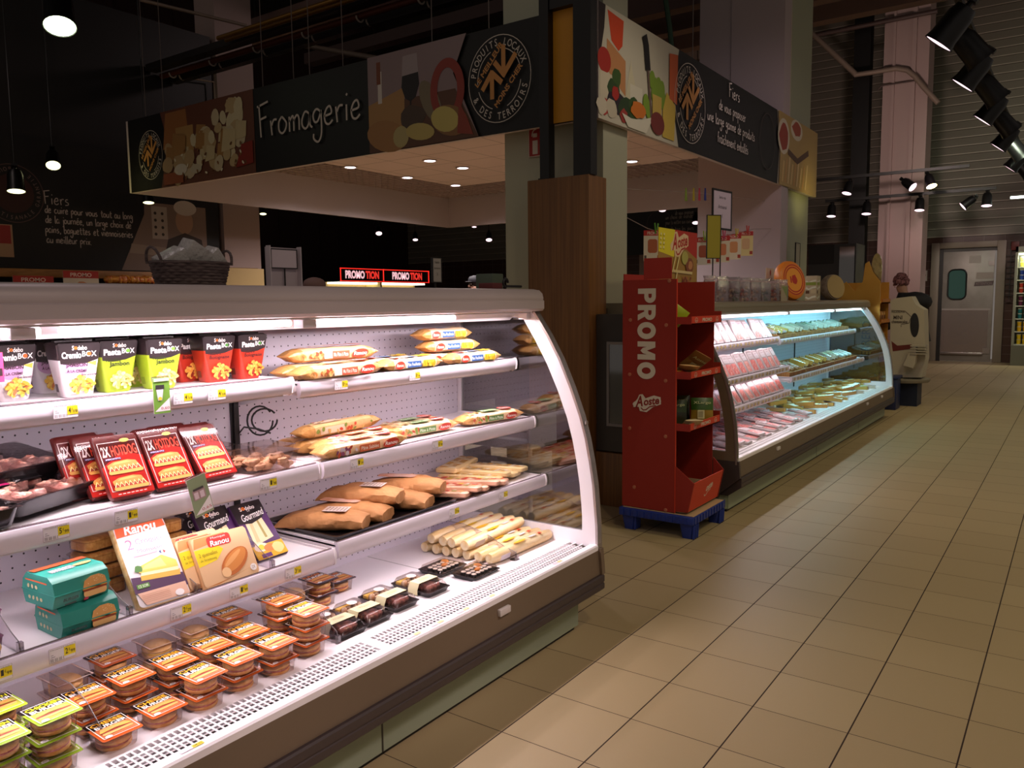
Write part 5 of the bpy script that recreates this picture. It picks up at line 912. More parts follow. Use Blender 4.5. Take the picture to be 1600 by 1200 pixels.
# black baking tray with paper bags, and flat sandwiches
r = thing('baking_tray', 'flat black tray under the brown paper bags', 'tray', (0, 0, .690)); b = MB(); b.box((-2.47, 1.87, 0), (-2.075, 2.52, .006), mat('black_tray', '181214', .2)); loft(b, [(.006, .20, .33, .02, -2.2725, 2.195), (.018, .205, .335, .02, -2.2725, 2.195), (.018, .195, .325, .02, -2.2725, 2.195), (.007, .19, .32, .02, -2.2725, 2.195)], mat('black_tray', '181214', .2), cap=False); part(b, 'tray', r)
KR = mat('kraft_paper', 'b88250', .75, bump=(25, .8), var=((12, 12, 12), 'a87444')); KRL = mat('bag_window', 'e0b8a8', .25, var=((20, 20, 20), 'd89a7a'))
def bag(seed, window):
    r = thing('paper_bag', '', 'bread bag'); b = MB(); q = random.Random(seed); L, w_, h_ = .33, .145, .068; vs = []; fs = []; n, m = 16, 16
    for i in range(n+1):
        t = i/n; k = (.75+.3*sin(pi*min(t*1.2, 1))); kz = math.sqrt(max(0, 1-((t-.45)/.58)**2)) if t < .97 else .2
        for j in range(m):
            a = 2*pi*j/m; c, s_ = cos(a), sin(a); c2 = abs(c)**.6*(1 if c > 0 else -1); s2 = abs(s_)**.75*(1 if s_ > 0 else -1)
            vs.append((c2*w_/2*k*(1+q.uniform(-.09, .09)), -L/2+t*L, max(.0, h_/2+s2*h_/2*kz*(1+q.uniform(-.16, .14))-h_/2*(1-kz)*.8)))
    for i in range(n):
        for j in range(m): fs.append((i*m+j, i*m+(j+1) % m, (i+1)*m+(j+1) % m, (i+1)*m+j))
    fs += [tuple(range(m))[::-1], tuple(range(n*m, n*m+m))]; b.add(vs, fs, KR)
    part(b, 'bag', r)
    b = MB(); b.M = face((0, 0, h_*.98+.004), (1, 0, 0), (0, 1, 0))
    if window: b.poly(rpts(-.03, -.05, .03, .11, .02), KRL)
    else: b.rect(-.036, -.10, .034, -.01, P('cdbab0'));  [b.rect(-.028, -.092+k*.013, .022, -.087+k*.013, P('8a7468')) for k in range(6)]
    part(b, 'window' if window else 'label', r); return Kind(r)
K_ba, K_bw = bag(2, False), bag(5, True)
for k, (K, x, y, dz, rz, lab) in enumerate(((K_ba, -2.235, 1.945, 0, .5, 'brown paper bread bag with a white label, nearest the camera'), (K_bw, -2.25, 2.085, 0, .35, 'brown paper bread bag with a clear window, second on the tray'), (K_ba, -2.27, 2.17, .045, .42, 'brown paper bread bag lying over its neighbours'), (K_bw, -2.24, 2.31, 0, .35, 'brown paper bread bag with a clear window, fourth on the tray'), (K_bw, -2.26, 2.41, .035, .45, 'brown paper bread bag with a pinkish window at the far end of the tray'))):
    K.put((x, y, .6975+dz), (0, 0, pi/2+rz), lab, 'brown paper bread bags')
def sleeve(cols, seed):
    r = thing('flat_sandwich', '', 'sandwich'); b = MB(); loft(b, [(0, .046, .14, .01), (.006, .052, .15, .012), (.02, .052, .15, .012), (.026, .044, .14, .01)], mat('sleeve_'+cols[0], cols[0], .3, bump=(30, .3))); part(b, 'wrapper', r)
    b = MB(); b.M = face((0, 0, .0265), (1, 0, 0), (0, 1, 0)); q = random.Random(seed)
    for k in range(18): y = -.13+(k//2)*.03; xx = -.04 if k % 2 else .002; b.rect(xx+q.uniform(0, .012), y, xx+.038-q.uniform(0, .010), y+q.uniform(.016, .026), P(cols[1+(k*5+k//3) % (len(cols)-1)]))
    b.text('SANDWICH', -.03, -.1, .03, -.085, P('e8e0d8'), bold=.02); part(b, 'print', r); return Kind(r)
K_s1, K_s2 = sleeve(('dca88c', 'c8402a', 'ecdcc0', 'b8361f', 'd8b83a', 'a8a048', 'e0b070'), 1), sleeve(('dcc08c', 'ecdfc8', 'd09a38', 'b8862c', 'c8503a'), 4)
for k in range(5): K_s1.put((-2.215+.01*(k % 2), 2.54+.068*k, .695+.012*(k % 2)), (0, .12, pi/2+.5), 'red and cream printed flat sandwich, %s from the paper bags' % ['first', 'second', 'third', 'fourth', 'fifth'][k], 'printed flat sandwiches', (1.25, 1.05, 1))
for k in range(4): K_s2.put((-2.26, 2.86+.062*k, .700+.012*(k % 2)), (0, .1, pi/2+.3), 'cream and yellow flat sandwich, %s from the glass end' % ['fourth', 'third', 'second', 'first'][k], 'plain flat sandwiches')
r = K_s2.put((-2.40, 2.93, .730), (0, 0, .3), 'yellow sandwich lying crosswise at the back by the glass end', 'plain flat sandwiches')
# ================================================================ goods in the far counter
XO = -.165
def meat_pack(nm, meat, seed):
    r = thing(nm, '', 'meat pack'); W, L_ = .062, .20
    b = MB(); loft(b, [(0, W-.006, .010, .006, 0, .004), (.02, W, .010, .012, 0, .004), (L_-.01, W, .010, .016, 0, .004), (L_, W-.006, .010, .012, 0, .004)], mat('pale_tray', 'b0a2a2', .3)); part(b, 'tray', r)
    b = MB(); b.M = face((-W, -.0065, 0), (1, 0, 0), (0, 0, 1)); w_ = 2*W; b.poly(rpts(.004, .004, w_-.004, L_-.006, .014), P('b4a4a6', .2)); b.poly(rpts(.014, .012, w_-.014, L_*.55, .016), meat); q = random.Random(seed)
    for k in range(6): b.oval(q.uniform(.03, w_-.03), q.uniform(.03, L_*.5), q.uniform(.006, .016), q.uniform(.004, .01), P(['b8605a', 'c98a82', 'd8a8a0'][k % 3], .3), 10, q.random()*3, .3, k)
    b.rect(.014, L_*.6, w_-.014, L_*.9, P('c4b8bc')); b.text('JAMBON', .024, L_*.76, w_-.024, L_*.84, P('9a7a80'), bold=.01); [b.rect(.02, L_*(.64+.035*k), w_-.03, L_*(.65+.035*k), P('a89aa0')) for k in range(3)]
    part(b, 'film_face', r); return Kind(r)
K_m1, K_m2 = meat_pack('ham_pack', HAMC, 1), meat_pack('cured_meat_pack', mat('cured_meat', 'b05a54', .4, var=((60, 60, 60), 'd8988c')), 4)
ORD = ['first', 'second', 'third', 'fourth', 'fifth', 'sixth', 'seventh', 'eighth', 'ninth', 'tenth', 'eleventh', 'twelfth', 'thirteenth', 'fourteenth', 'fifteenth', 'sixteenth', 'seventeenth', 'eighteenth', 'nineteenth', 'twentieth']
for si, (xf, z, nm) in enumerate(((-2.20, 1.160, 'top'), (-2.10, .885, 'middle'), (-2.04, .668, 'lowest'))):
    y = 5.62; k = 0
    while y < 7.66:
        K = K_m2 if (k+si) % 4 == 1 else K_m1; a = R.uniform(26, 34) if si < 2 else R.uniform(32, 38); x_ = XO+xf-.035
        lean(K, x_, y, z+.003, a, 'tray of %s, %s shelf of the far counter, %s from the near end' % ('dark cured meat' if K is K_m2 else 'pink ham', nm, ORD[k]), 'meat trays leaning on the far counter shelves', R.uniform(-.12, .05))
        if k % 2 == 0: lean(K_m1, x_-.034, y-.01, z+.003, a, 'ham tray just behind the %s one, %s shelf of far counter' % (ORD[k], nm), 'meat trays leaning on the far counter shelves', R.uniform(-.05, .05))
        y += R.uniform(.128, .175); k += 1
for i in range(3):
    for j in range(10):
        x_ = XO-1.985-.20*i-.01*(j % 2); y = 5.66+.235*j
        K = K_m2 if j < 2 else K_m1; o = K.put((x_+.085, y, .398+.004*(j % 3)), (-radians(84), 0, pi/2+R.uniform(-.06, .06)), 'flat ham tray on far counter deck, %s row from aisle, %s along' % (ORD[i], ORD[j]), 'meat trays lying on the far counter deck')
        if (i+j) % 2: K_m1.put((x_+.083, y+.09, .424), (-radians(82), 0, pi/2+R.uniform(-.2, .2)), 'flat ham tray on top of others, %s row from aisle, by the %s' % (ORD[i], ORD[j]), 'meat trays lying on the far counter deck')
# baskets and cheeses
def basket_box():
    r = thing('shelf_basket', '', 'basket'); BK = mat('brown_basket', 'a8743c', .6, var=((90, 90, 8), '8a5a2a')); b = MB(); W, D, Hh = .27, .15, .055
    b.box((-W, -D, 0), (W, D, .006), BK)
    for a, c in (((-W, -D, .006), (W, -D+.008, Hh)), ((-W, D-.008, .006), (W, D, Hh+.03)), ((-W, -D, .006), (-W+.008, D, Hh)), ((W-.008, -D, .006), (W, D, Hh))): b.box(a, c, BK)
    part(b, 'tray', r); return Kind(r)
K_bk = basket_box()
def wedge(nm, rind, paste, label_c, cat='cheese'):
    r = thing(nm, '', cat); b = MB(); b.prism([(-.075, -.035), (.07, -.006), (.07, .006), (-.075, .035)], 'z', 0, .045, mat('cheese_'+paste, paste, .45)); b.box((-.083, -.036, -.0005), (-.0755, .036, .0455), mat('rind_'+rind, rind, .6)); part(b, 'cheese', r)
    b = MB(); b.prism([(-.08, -.038), (.078, -.008), (.078, .008), (-.08, .038)], 'z', -.001, .048, FILM); b.M = face((-.05, -.018, .0485), (1, 0, 0), (0, 1, 0)); b.rect(0, 0, .06, .036, P(label_c)); part(b, 'wrapper', r, 'clear wrapper with a paper label'); return Kind(r)
K_w1, K_w2, K_w3 = wedge('cheese_wedge', 'b88a3a', 'e0bc5a', 'e8e0d0'), wedge('white_cheese_wedge', 'cfc6a8', 'e6e0c8', 'b8c8a0'), wedge('blue_cheese_wedge', '7a8a6a', 'ccd0bc', '5a7a5a')
def stick(nm, col, col2, cat):
    r = thing(nm, '', cat); b = MB(); b.tube([(-.09, 0, .018), (-.08, 0, .018), (.08, 0, .018), (.09, 0, .018)], [.006, .017, .017, .006], mat('pack_'+col, col, .3, var=((40, 40, 40), col2), bump=(60, .4)), 10); part(b, 'pack', r); b = MB(); b.M = face((-.03, -.008, .0355), (1, 0, 0), (0, 1, 0)); b.rect(0, 0, .06, .016, P('e8e2da')); part(b, 'label', r); return Kind(r)
K_t1, K_t2 = stick('dried_sausage', '6a3a24', 'c8b8a0', 'sausage'), stick('goat_cheese_roll', 'dfe2dc', 'b8ccd0', 'cheese')
sets = ((0, 1.132, -2.20, [(K_m1, K_w1), (K_w1, K_w2), (K_w2, K_w3), (K_w2, K_w3), (K_w3, K_w3)]), (1, .768, -2.09, [(K_t1, K_t1), (K_t1, K_w1), (K_w2, K_w1), (K_t2, K_w2), (K_t2, K_t2)]))
for si, z, xf, cont in sets:
    for k in range(5):
        yb = 8.16+.575*k; xb = XO+xf-.18; nm = ('upper', 'lower')[si]
        K_bk.put((xb, yb, z+.002), (radians(7), 0, pi/2), 'brown basket, %s cheese shelf of far counter, %s from left' % (nm, ORD[k]), 'brown baskets on the far counter shelves')
        for j in range(6):
            K = cont[k][j % 2]; dx = -.07+.09*(j % 2); dy = -.20+.08*j; nmk = {id(K_m1): 'ham tray', id(K_w1): 'yellow cheese wedge', id(K_w2): 'white cheese wedge', id(K_w3): 'blue-green cheese wedge', id(K_t1): 'dark dried sausage', id(K_t2): 'white goat cheese roll'}[id(K)]
            if K is K_m1: K.put((xb+.09, yb+dy, z+.055+.01*(j % 2)), (-radians(66), 0, pi/2+R.uniform(-.2, .2)), 'ham tray, %s in leftmost basket of upper cheese shelf' % ORD[j], 'goods in the brown baskets')
            else: K.put((xb+dx*.6, yb+dy, z+.040+.02*(j % 2)), (R.uniform(-.2, .2), radians(18), R.uniform(-.5, .5)), '%s, %s in the %s basket, %s shelf' % (nmk, ORD[j], ORD[k], nm), 'goods in the brown baskets')
K_w4 = wedge('orange_cheese_pack', 'c8802a', 'e6a84a', 'ecd8a8')
for i in range(4):
    for j in range(9):
        K = (K_w4, K_w1, K_w4, K_w2)[(i+2*j) % 4] if j < 6 else (K_w2, K_w1)[(i+j) % 2]
        K.put((XO-2.0-.145*i, 8.12+.33*j+.08*(i % 2), .388+.022*((i+j) % 2)), (R.uniform(-.1, .1), R.uniform(-.12, .12), R.uniform(-.8, .8)), '%s on far deck, %s row from aisle, %s from the ham' % ({id(K_w4): 'orange cheese', id(K_w1): 'yellow cheese', id(K_w2): 'white cheese'}[id(K)], ORD[i], ORD[j]), 'cheese packs lying on the far counter deck', (1.45, 1.7, .8))
        if (i+j) % 3 != 1: K_w4.put((XO-2.04-.145*i, 8.24+.33*j, .452), (.1, -.1, R.uniform(-1, 1)), 'orange cheese lying on others, %s row from aisle, %s from the ham' % (ORD[i], ORD[j]), 'cheese packs lying on the far counter deck', (1.3, 1.6, .8))
# ---------------------------------------------------------------- goods on top of the far counter
ZT = 1.4990
def tall_bag(seed, cols):
    r = thing('sweet_bag', '', 'bag'); b = MB(); loft(b, [(0, .034, .022, .010), (.06, .037, .024, .010), (.12, .036, .018, .008), (.15, .030, .010, .004), (.172, .037, .003, .002)], clear('crinkled_bag', 'ddd0d2', .26, .16, 70)); part(b, 'bag', r, 'clear crinkled bag')
    b = MB(); q = random.Random(seed)
    for k in range(9): b.blob((q.uniform(-.02, .02), q.uniform(-.012, .012), .012+q.random()*.09), (.010, .008, .012), P(cols[k % len(cols)], .4), .2, 8, 5, k)
    part(b, 'contents', r)['kind'] = 'stuff'; b = MB(); b.box((-.031, -.0115, .146), (.031, .0115, .150), P('c8a8b0')); part(b, 'tie', r); return Kind(r)
KB_ = [(tall_bag(1, ['b8482a', 'd8a080', 'e0c8a0']), 'red and cream sweets'), (tall_bag(2, ['5a6a3a', 'c8b890', '3a3a2a']), 'green and beige sweets'), (tall_bag(3, ['d8c4a8', 'c88a5a', 'e0d0c0']), 'beige sweets')]
for k in range(16): K, nm = KB_[k % 3]; K.put((XO-2.22-.05*(k % 2), 6.05+.135*k, ZT), (0, 0, .4+R.uniform(-.4, .4)), 'clear tied bag of %s, %s in the row' % (nm, ORD[k]), 'tied bags standing on the far counter', (1.35, 1.35, 1.2))
r = thing('orange_cheese', 'big orange cheese wheel with red rings standing tilted on the far counter', 'cheese', (-2.40, at(1234, 443, x=-2.40).y, ZT+.200), (0, radians(78), radians(-22))); r.scale = (.66, .66, .66); b = MB()
b.lathe([(0, -.08), (.24, -.08), (.29, -.055), (.305, 0), (.29, .055), (.24, .08), (0, .08)], mat('cheese_wax', 'e0801c', .35), 40); part(b, 'wheel', r)
b = MB(); b.M = face((0, 0, .0805), (1, 0, 0), (0, 1, 0)); b.oval(0, 0, .235, .235, P('b8301c', .4), 40); b.oval(0, 0, .215, .215, P('ec9a2c', .4), 40); b.ring(0, 0, .20, .20, .022, P('b8301c', .4)); b.oval(0, .01, .075, .06, P('b8301c', .4), 16, 0, .25, 3); b.rect(-.05, -.09, .05, -.06, P('b8301c', .4)); part(b, 'wax_print', r)
def holder(nm, label, p, w_, h_, base_z, lines, col='d8ccd0', yaw=pi/2, frame=True):
    r = thing(nm, label, 'sign', (p[0], p[1], base_z), (0, 0, yaw)); zc_ = p[2]-base_z; b = MB()
    b.box((-w_/2, -.004, zc_-h_/2), (w_/2, .004, zc_+h_/2), P(col)); b.M = face((-w_/2, -.0045, zc_-h_/2), (1, 0, 0), (0, 0, 1))
    for i, t in enumerate(lines): b.text(t, w_*.15, h_*(.78-.25*i), w_*.85, h_*(.88-.25*i), INK, keep=True)
    part(b, 'card', r)
    if frame: b = MB(); t = w_*.05; [b.box(a, c, BLACK) for a, c in (((-w_/2-t, -.007, zc_-h_/2-t), (w_/2+t, .007, zc_-h_/2)), ((-w_/2-t, -.007, zc_+h_/2), (w_/2+t, .007, zc_+h_/2+t)), ((-w_/2-t, -.007, zc_-h_/2), (-w_/2, .007, zc_+h_/2)), ((w_/2, -.007, zc_-h_/2), (w_/2+t, .007, zc_+h_/2)))]; part(b, 'frame', r)
    b = MB(); b.tube([(0, .01, .004), (0, .01, zc_-h_/2)], .006, BLACK, 8); b.lathe([(0, 0), (.045, 0), (.04, .006), (0, .008)], BLACK, 16, M=Matrix.Translation((0, .01, 0))); part(b, 'stand', r); return r
p = at(1246, 400, x=-2.85); holder('card_holder', 'small black-framed card on a stalk behind the orange cheese wheel', p, .17, .30, ZT, [], 'a8a088')
p = at(1115, 370, x=-2.62); holder('card_holder', 'narrow yellow black-framed notice on a tall stalk above the red display', p, .12, .36, ZT, [], 'a89a2c', yaw=pi/2-.75)
p = at(1128, 328, x=-2.85); holder('card_holder', 'white black-framed notice on a stalk reading Santa cap, behind the yellow notice', p, .36, .34, ZT, ['Santa cap', 'Artisanal', '1'], 'd8c8d0', yaw=pi/2-.1)
p = at(1203, 429, x=-2.62); r = holder('card_holder', 'small cream card with a red crest left of the cheese wheel', p, .26, .13, ZT, [], 'd0c0ac', frame=False); b = MB(); b.M = face((0, -.0055, p.z-ZT+.01), (1, 0, 0), (0, 0, 1)); b.oval(0, .01, .022, .03, P('a82a20'), 14, 0, .3, 3); b.text('fromage', -.06, -.06, .06, -.04, P('8a6a5a')); part(b, 'crest', r)
r = thing('tasting_box', 'stack of small boxes with green and white zigzag print on the far counter', 'boxes', (-2.50, at(1270, 450, x=-2.5).y, ZT)); r.scale = (.8, .8, .66); b = MB(); b.box((-.08, -.10, 0), (.08, .10, .42), mat('deli_box', 'b8a888', .5), .004); part(b, 'box', r)
b = MB(); 
for M_ in (face((.0805, -.10, 0), (0, 1, 0), (0, 0, 1)), face((-.08, -.1005, 0), (1, 0, 0), (0, 0, 1))):
    b.M = M_; b.z = 0
    for zz in (.06, .22, .33): b.stroke([(.01, zz), (.05, zz-.03), (.10, zz), (.15, zz+.01)], .03, P('d8d8c0'))
    b.rect(.01, .26, .15, .31, P('8a9a3a')); b.rect(.01, .12, .06, .17, P('5a3a20')); b.rect(.08, .12, .15, .19, P('c8b890'))
part(b, 'print', r)
r = thing('half_cheese', 'grey-rinded half cheese standing on its cut edge on the far counter', 'cheese', (-2.48, at(1301, 452, x=-2.48).y, ZT+.155), (0, radians(80), radians(-30))); b = MB(); b.lathe([(0, -.07), (.14, -.07), (.16, -.02), (.15, .04), (0, .05)], mat('grey_rind', '7a6a58', .8, var=((20, 20, 20), '9a8a74')), 24, sy=1.0); part(b, 'rind', r); b = MB(); b.lathe([(0, .0505), (.14, .0505), (.14, .052), (0, .052)], mat('cut_face', 'a8905c', .6), 24); part(b, 'cut_face', r)
r = thing('glass_jar', 'row of small clear glasses on the counter behind the red display', 'glasses', (-3.35, 7.0, 1.46)); b = MB()
for k in range(3): b.lathe([(.03, 0), (.04, .1), (.038, .1), (.028, .004)], clear('jar_glass', 'dfe4e4', .2), 14, M=Matrix.Translation((0, .14*k, 0)))
part(b, 'glasses', r)
r = thing('work_counter', 'dark serving counter behind the far chilled counter', 'counter'); b = MB(); b.box((-3.6, 6.2, 0), (-3.14, 9.4, 1.455), P('2a2422')); part(b, 'body', r)
r = thing('small_card', 'green and cream price card standing at the foot of the cheese wheel', 'sign', (-2.34, at(1226, 462, x=-2.34).y, ZT)); b = MB(); b.box((-.004, -.11, 0), (0, .11, .15), P('b8a88a')); b.M = face((.0005, -.11, 0), (0, 1, 0), (0, 0, 1)); b.poly([(.005, .14), (.21, .14), (.21, .02)], P('8a9a5a')); part(b, 'card', r)
# string of promo cards
pts = [Vector((-2.985, 5.80, at(978, 340, x=-3.0).z)), at(1012, 357, x=-3.0), at(1050, 368, x=-3.0), at(1090, 371, x=-3.0), at(1135, 368, x=-3.0), at(1178, 358, x=-3.0), Vector((-3.02, 9.545, at(1178, 358, x=-3.0).z+.05))]
r = thing('hanging_string', 'thin cord strung between the columns above the far counter', 'cord'); b = MB(); b.tube(pts, .003, P('9a8a86'), 6); part(b, 'cord', r)
def cord(y): 
    for a, c in zip(pts, pts[1:]):
        if a.y <= y <= c.y: return a.z+(c.z-a.z)*(y-a.y)/(c.y-a.y)
    return pts[-1].z
for k, (px, col) in enumerate(((1019, 'd8ccb8'), (1098, 'd8d0c0'), (1112, 'd8d0c0'), (1128, 'd6cba8'), (1146, 'ddd2b4'), (1165, 'e0cf8c'))):
    y = at(px, 360, x=-3.0).y; z = cord(y); w_ = .15; r = thing('promo_card', 'hanging card with a red PROMO band, %s from the left on the cord' % ORD[k], 'card', (-2.995, y, z-.004), (0, 0, -1.12), 'promo cards pegged on the cord')
    b = MB(); b.box((0, -w_/2, -.26), (.003, w_/2, 0), P(col)); b.M = face((.0035, -w_/2, -.26), (0, 1, 0), (0, 0, 1)); b.rect(0, .215, w_, .26, P('b8241a')); b.text('PROMO', .03, .222, w_-.03, .25, P('e0c0b0'), bold=.02); b.poly(rpts(.035, .07, .115, .185, .02), P(['b0603a', 'a8543a', 'c8703a', 'c87a4a', 'd0905a', 'd8b080'][k])); b.rect(.115, .015, .145, .05, P('a83a24')); b.rect(.006, .015, .024, .05, P('5a4a44')); part(b, 'printed_card', r)
    r = thing('clothes_peg', '%s clothes peg holding the %s promo card' % (['green', 'lime', 'blue', 'pink', 'yellow', 'red'][k], ORD[k]), 'peg', (-2.975, y-.02 if k % 2 else y+.02, z-.03)); b = MB(); PC = P(['5a9a2a', '8aa83a', '2a4a9a', 'b83a5a', 'b8a82a', 'b8302a'][k]); b.box((0, -.018, 0), (.01, -.006, .09), PC, .002, M=Matrix.Rotation(.25, 4, 'X')); b.box((0, .006, 0), (.01, .018, .09), PC, .002, M=Matrix.Rotation(-.25, 4, 'X')); part(b, 'jaws', r)
pts2 = [Vector((-3.1, 5.795, at(983, 300, x=-3.1).z)), at(1075, 300, x=-3.1), Vector((-3.1, 9.545, at(1142, 298, x=-3.1).z))]
r = thing('hanging_string', 'upper thin cord with loose coloured pegs under the ceiling edge', 'cord'); b = MB(); b.tube(pts2, .003, P('9a8a86'), 6); part(b, 'cord', r)
for k, (px, c) in enumerate(((1071, '8aa83a'), (1083, 'b8a82a'), (1092, 'b83a4a'), (1101, '2a3a8a'), (1117, '1c2a4a'))):
    p = at(px, 299, x=-3.09); r = thing('clothes_peg', '%s clothes peg hanging loose on the upper cord' % ['lime', 'yellow', 'red', 'blue', 'dark blue'][k], 'peg', (p.x, p.y, p.z-.09)); b = MB(); b.box((0, -.02, 0), (.012, -.006, .12), P(c), .002, M=Matrix.Rotation(-.12, 4, 'X')); b.box((0, .006, 0), (.012, .02, .12), P(c), .002, M=Matrix.Rotation(.12, 4, 'X')); part(b, 'jaws', r)
# ---------------------------------------------------------------- red cardboard display on a blue pallet
r = thing('display_stand', 'tall red cardboard PROMO display stand with trays of sausage', 'display'); D0 = r; X0, X1, Y0, Y1, Z0, Z1 = -2.45, -2.075, 4.72, 5.235, .155, 1.648
REDD = mat('display_red_dark', 'a02416', .55)
b = MB(); b.box((X0, Y0, Z0), (X1, Y0+.008, Z1), RED); b.box((X1, Y0-.001, Z0), (X1+.004, Y0+.009, Z1), REDF); part(b, 'side_panel', r); 
b = MB(); b.M = face((0, Y0-.0005, 0), (1, 0, 0), (0, 0, 1)); CR = P('d9cdbc')
def vtext(t, x0, x1, z0, z1):   # heavy block letters reading downwards
    S_ = b.M.copy(); h = x1-x0; W = z1-z0; b.M = face((x0, Y0-.0008, z1), (0, 0, -1), (1, 0, 0)); k = W/5.0; th = h*.27; x = 0
    for c, w_ in zip(t, (.88, .92, 1.05, 1.12, 1.05)):
        w2 = w_*k*.88
        if c in 'PR':
            b.rect(x, 0, x+th, h, CR); b.rect(x+th*.9, h-th*.85, x+w2*.6, h, CR); b.rect(x+th*.9, h*.36, x+w2*.6, h*.36+th*.85, CR); b.ring(x+w2*.58, h*.68, w2*.42, h*.32, th*.9, CR, 20, -pi/2, pi/2)
            if c == 'R': b.poly([(x+w2*.40, h*.42), (x+w2*.66, 0), (x+w2*1.04, 0), (x+w2*.76, h*.42)], CR)
        elif c == 'O': b.ring(x+w2/2, h/2, w2/2, h*.52, th, CR, 40)
        else:
            b.rect(x, 0, x+th, h, CR); b.rect(x+w2-th, 0, x+w2, h, CR); b.poly([(x+th*.5, h), (x+th*1.1, h), (x+w2/2+th*.15, h*.42), (x+w2/2, h*.16), (x+w2/2-th*.5, h*.30)], CR); b.poly([(x+w2-th*.5, h), (x+w2-th*1.1, h), (x+w2/2-th*.15, h*.42), (x+w2/2, h*.16), (x+w2/2+th*.5, h*.30)][::-1], CR)
        x += w_*k
    b.M = S_
p0, p1 = at(997, 451, y=Y0), at(1024, 596, y=Y0); vtext('PROMO', p0.x, p1.x, p1.z, p0.z)
def aoste(b, cx, cy, s, outline=True, c1=None, c2=None):
    c1 = c1 or CR; c2 = c2 or P('8a1c12')
    M0 = b.M.copy(); b.M = M0 @ Matrix.Translation((cx, cy, 0)) @ Matrix.Rotation(.16, 4, 'Z')
    if outline: b.oval(0, 0, s*.5, s*.14, c1, 24); b.poly([(-.48*s, .0), (-.3*s, .16*s), (-.22*s, .28*s), (-.1*s, .28*s), (-.02*s, .14*s), (.28*s, .2*s), (.5*s, .12*s), (.48*s, -.1*s), (.2*s, -.16*s), (-.05*s, -.30*s), (-.28*s, -.24*s), (-.3*s, -.1*s), (-.48*s, -.1*s)], c1)
    b.text('A', -.36*s, -.10*s, -.10*s, .24*s, c2 if outline else c1, bold=.03, shear=.3); b.text('oste', -.10*s, -.09*s, .44*s, .13*s, c2 if outline else c1, bold=.03, shear=.2)
    b.stroke([(-.22*s, -.14*s), (-.16*s, -.22*s), (-.06*s, -.22*s), (.08*s, -.14*s), (.3*s, -.12*s)], .035*s, c2 if outline else c1); b.M = M0
p = at(1011, 629, y=Y0); aoste(b, p.x, p.z, .205)
part(b, 'printed_letters', r, 'cream PROMO letters and logo')
for px, py in ((985, 500), (1041, 508), (984, 585), (1040, 595), (984, 669), (1040, 682), (991, 761), (1040, 797), (1046, 439)):
    p = at(px, py, y=Y0); b = MB(); b.lathe([(0, 0), (.012, 0), (.011, .004), (0, .005)], P('b06a50'), 14, M=Matrix.Translation((p.x, Y0-.0003, p.z)) @ Matrix.Rotation(pi/2, 4, 'X')); part(b, 'fastener', r)
b = MB(); b.box((X0, Y1-.008, Z0), (X1+.05, Y1, Z1-.01), RED); part(b, 'side_panel', r)
b = MB(); b.box((X0, Y0+.009, Z0), (X0+.008, Y1-.009, Z1+.04), REDD); part(b, 'back_panel', r)
b = MB(); b.box((X0+.01, Y0+.01, .01+Z0-.005), (X1+.06, Y1-.01, .01+Z0), CARD); part(b, 'base_board', r)
for i, z in enumerate((1.365, 1.02, .690)):
    b = MB(); xa, xb = X0+.01, -1.975; yl, yr_ = Y0+.010, Y1-.010
    b.box((xa, yl, z), (xb, yr_, z+.005), CARD); b.box((xb-.005, yl, z), (xb, yr_, z+.048), REDF); b.box((-2.07, yl-.010, z), (xb, yl-.003, z+.046), REDD); b.box((-2.07, yr_+.003, z), (xb, yr_+.010, z+.075), RED); b.box((xb-.012, yl, z+.01), (xb-.006, yr_, z+.046), CARD)
    t = part(b, 'tray', r); b = MB(); b.M = face((xb+.0005, yl, z), (0, 1, 0), (0, 0, 1)); b.text('PROMO', .17, .013, .33, .036, CR, bold=.03); 
    for xx in (.07, .42): b.ring(xx, .024, .022, .016, .003, CR, 20); b.text('Aoste', xx-.018, .016, xx+.018, .03, CR, shear=.3)
    part(b, 'tray_print', t)
b = MB(); b.prism([(-2.10, .165), (-1.985, .170), (-1.945, .36), (-1.950, .362), (-1.990, .178), (-2.10, .172)], 'y', Y0+.01, Y1-.01, REDF); b.prism([(-2.074, .165), (-1.985, .168), (-1.945, .36), (-2.074, .46)], 'y', Y0+.001, Y0+.009, RED); b.prism([(-2.02, .165), (-1.985, .168), (-1.945, .36), (-2.02, .44)], 'y', Y1+.001, Y1+.009, RED); b.prism([(X0+.01, .165), (X0+.01, .40), (X0+.016, .40), (X0+.016, .172), (-1.99, .172), (-1.99, .165)], 'y', Y0+.011, Y1-.011, CARD); b.box((X0+.02, Y0+.27, .172), (-1.99, Y0+.275, .33), CARD)
t = part(b, 'lower_bin', r); b = MB(); b.M = face((-1.9836, Y0+.02, .18), (0, 1, 0), (.205, 0, .98)); b.text('PROMO', .02, .02, .17, .055, CR, bold=.03); b.text('PROMO', .30, .02, .45, .055, CR, bold=.03); aoste(b, .25, .10, .2, False); part(b, 'bin_print', t)
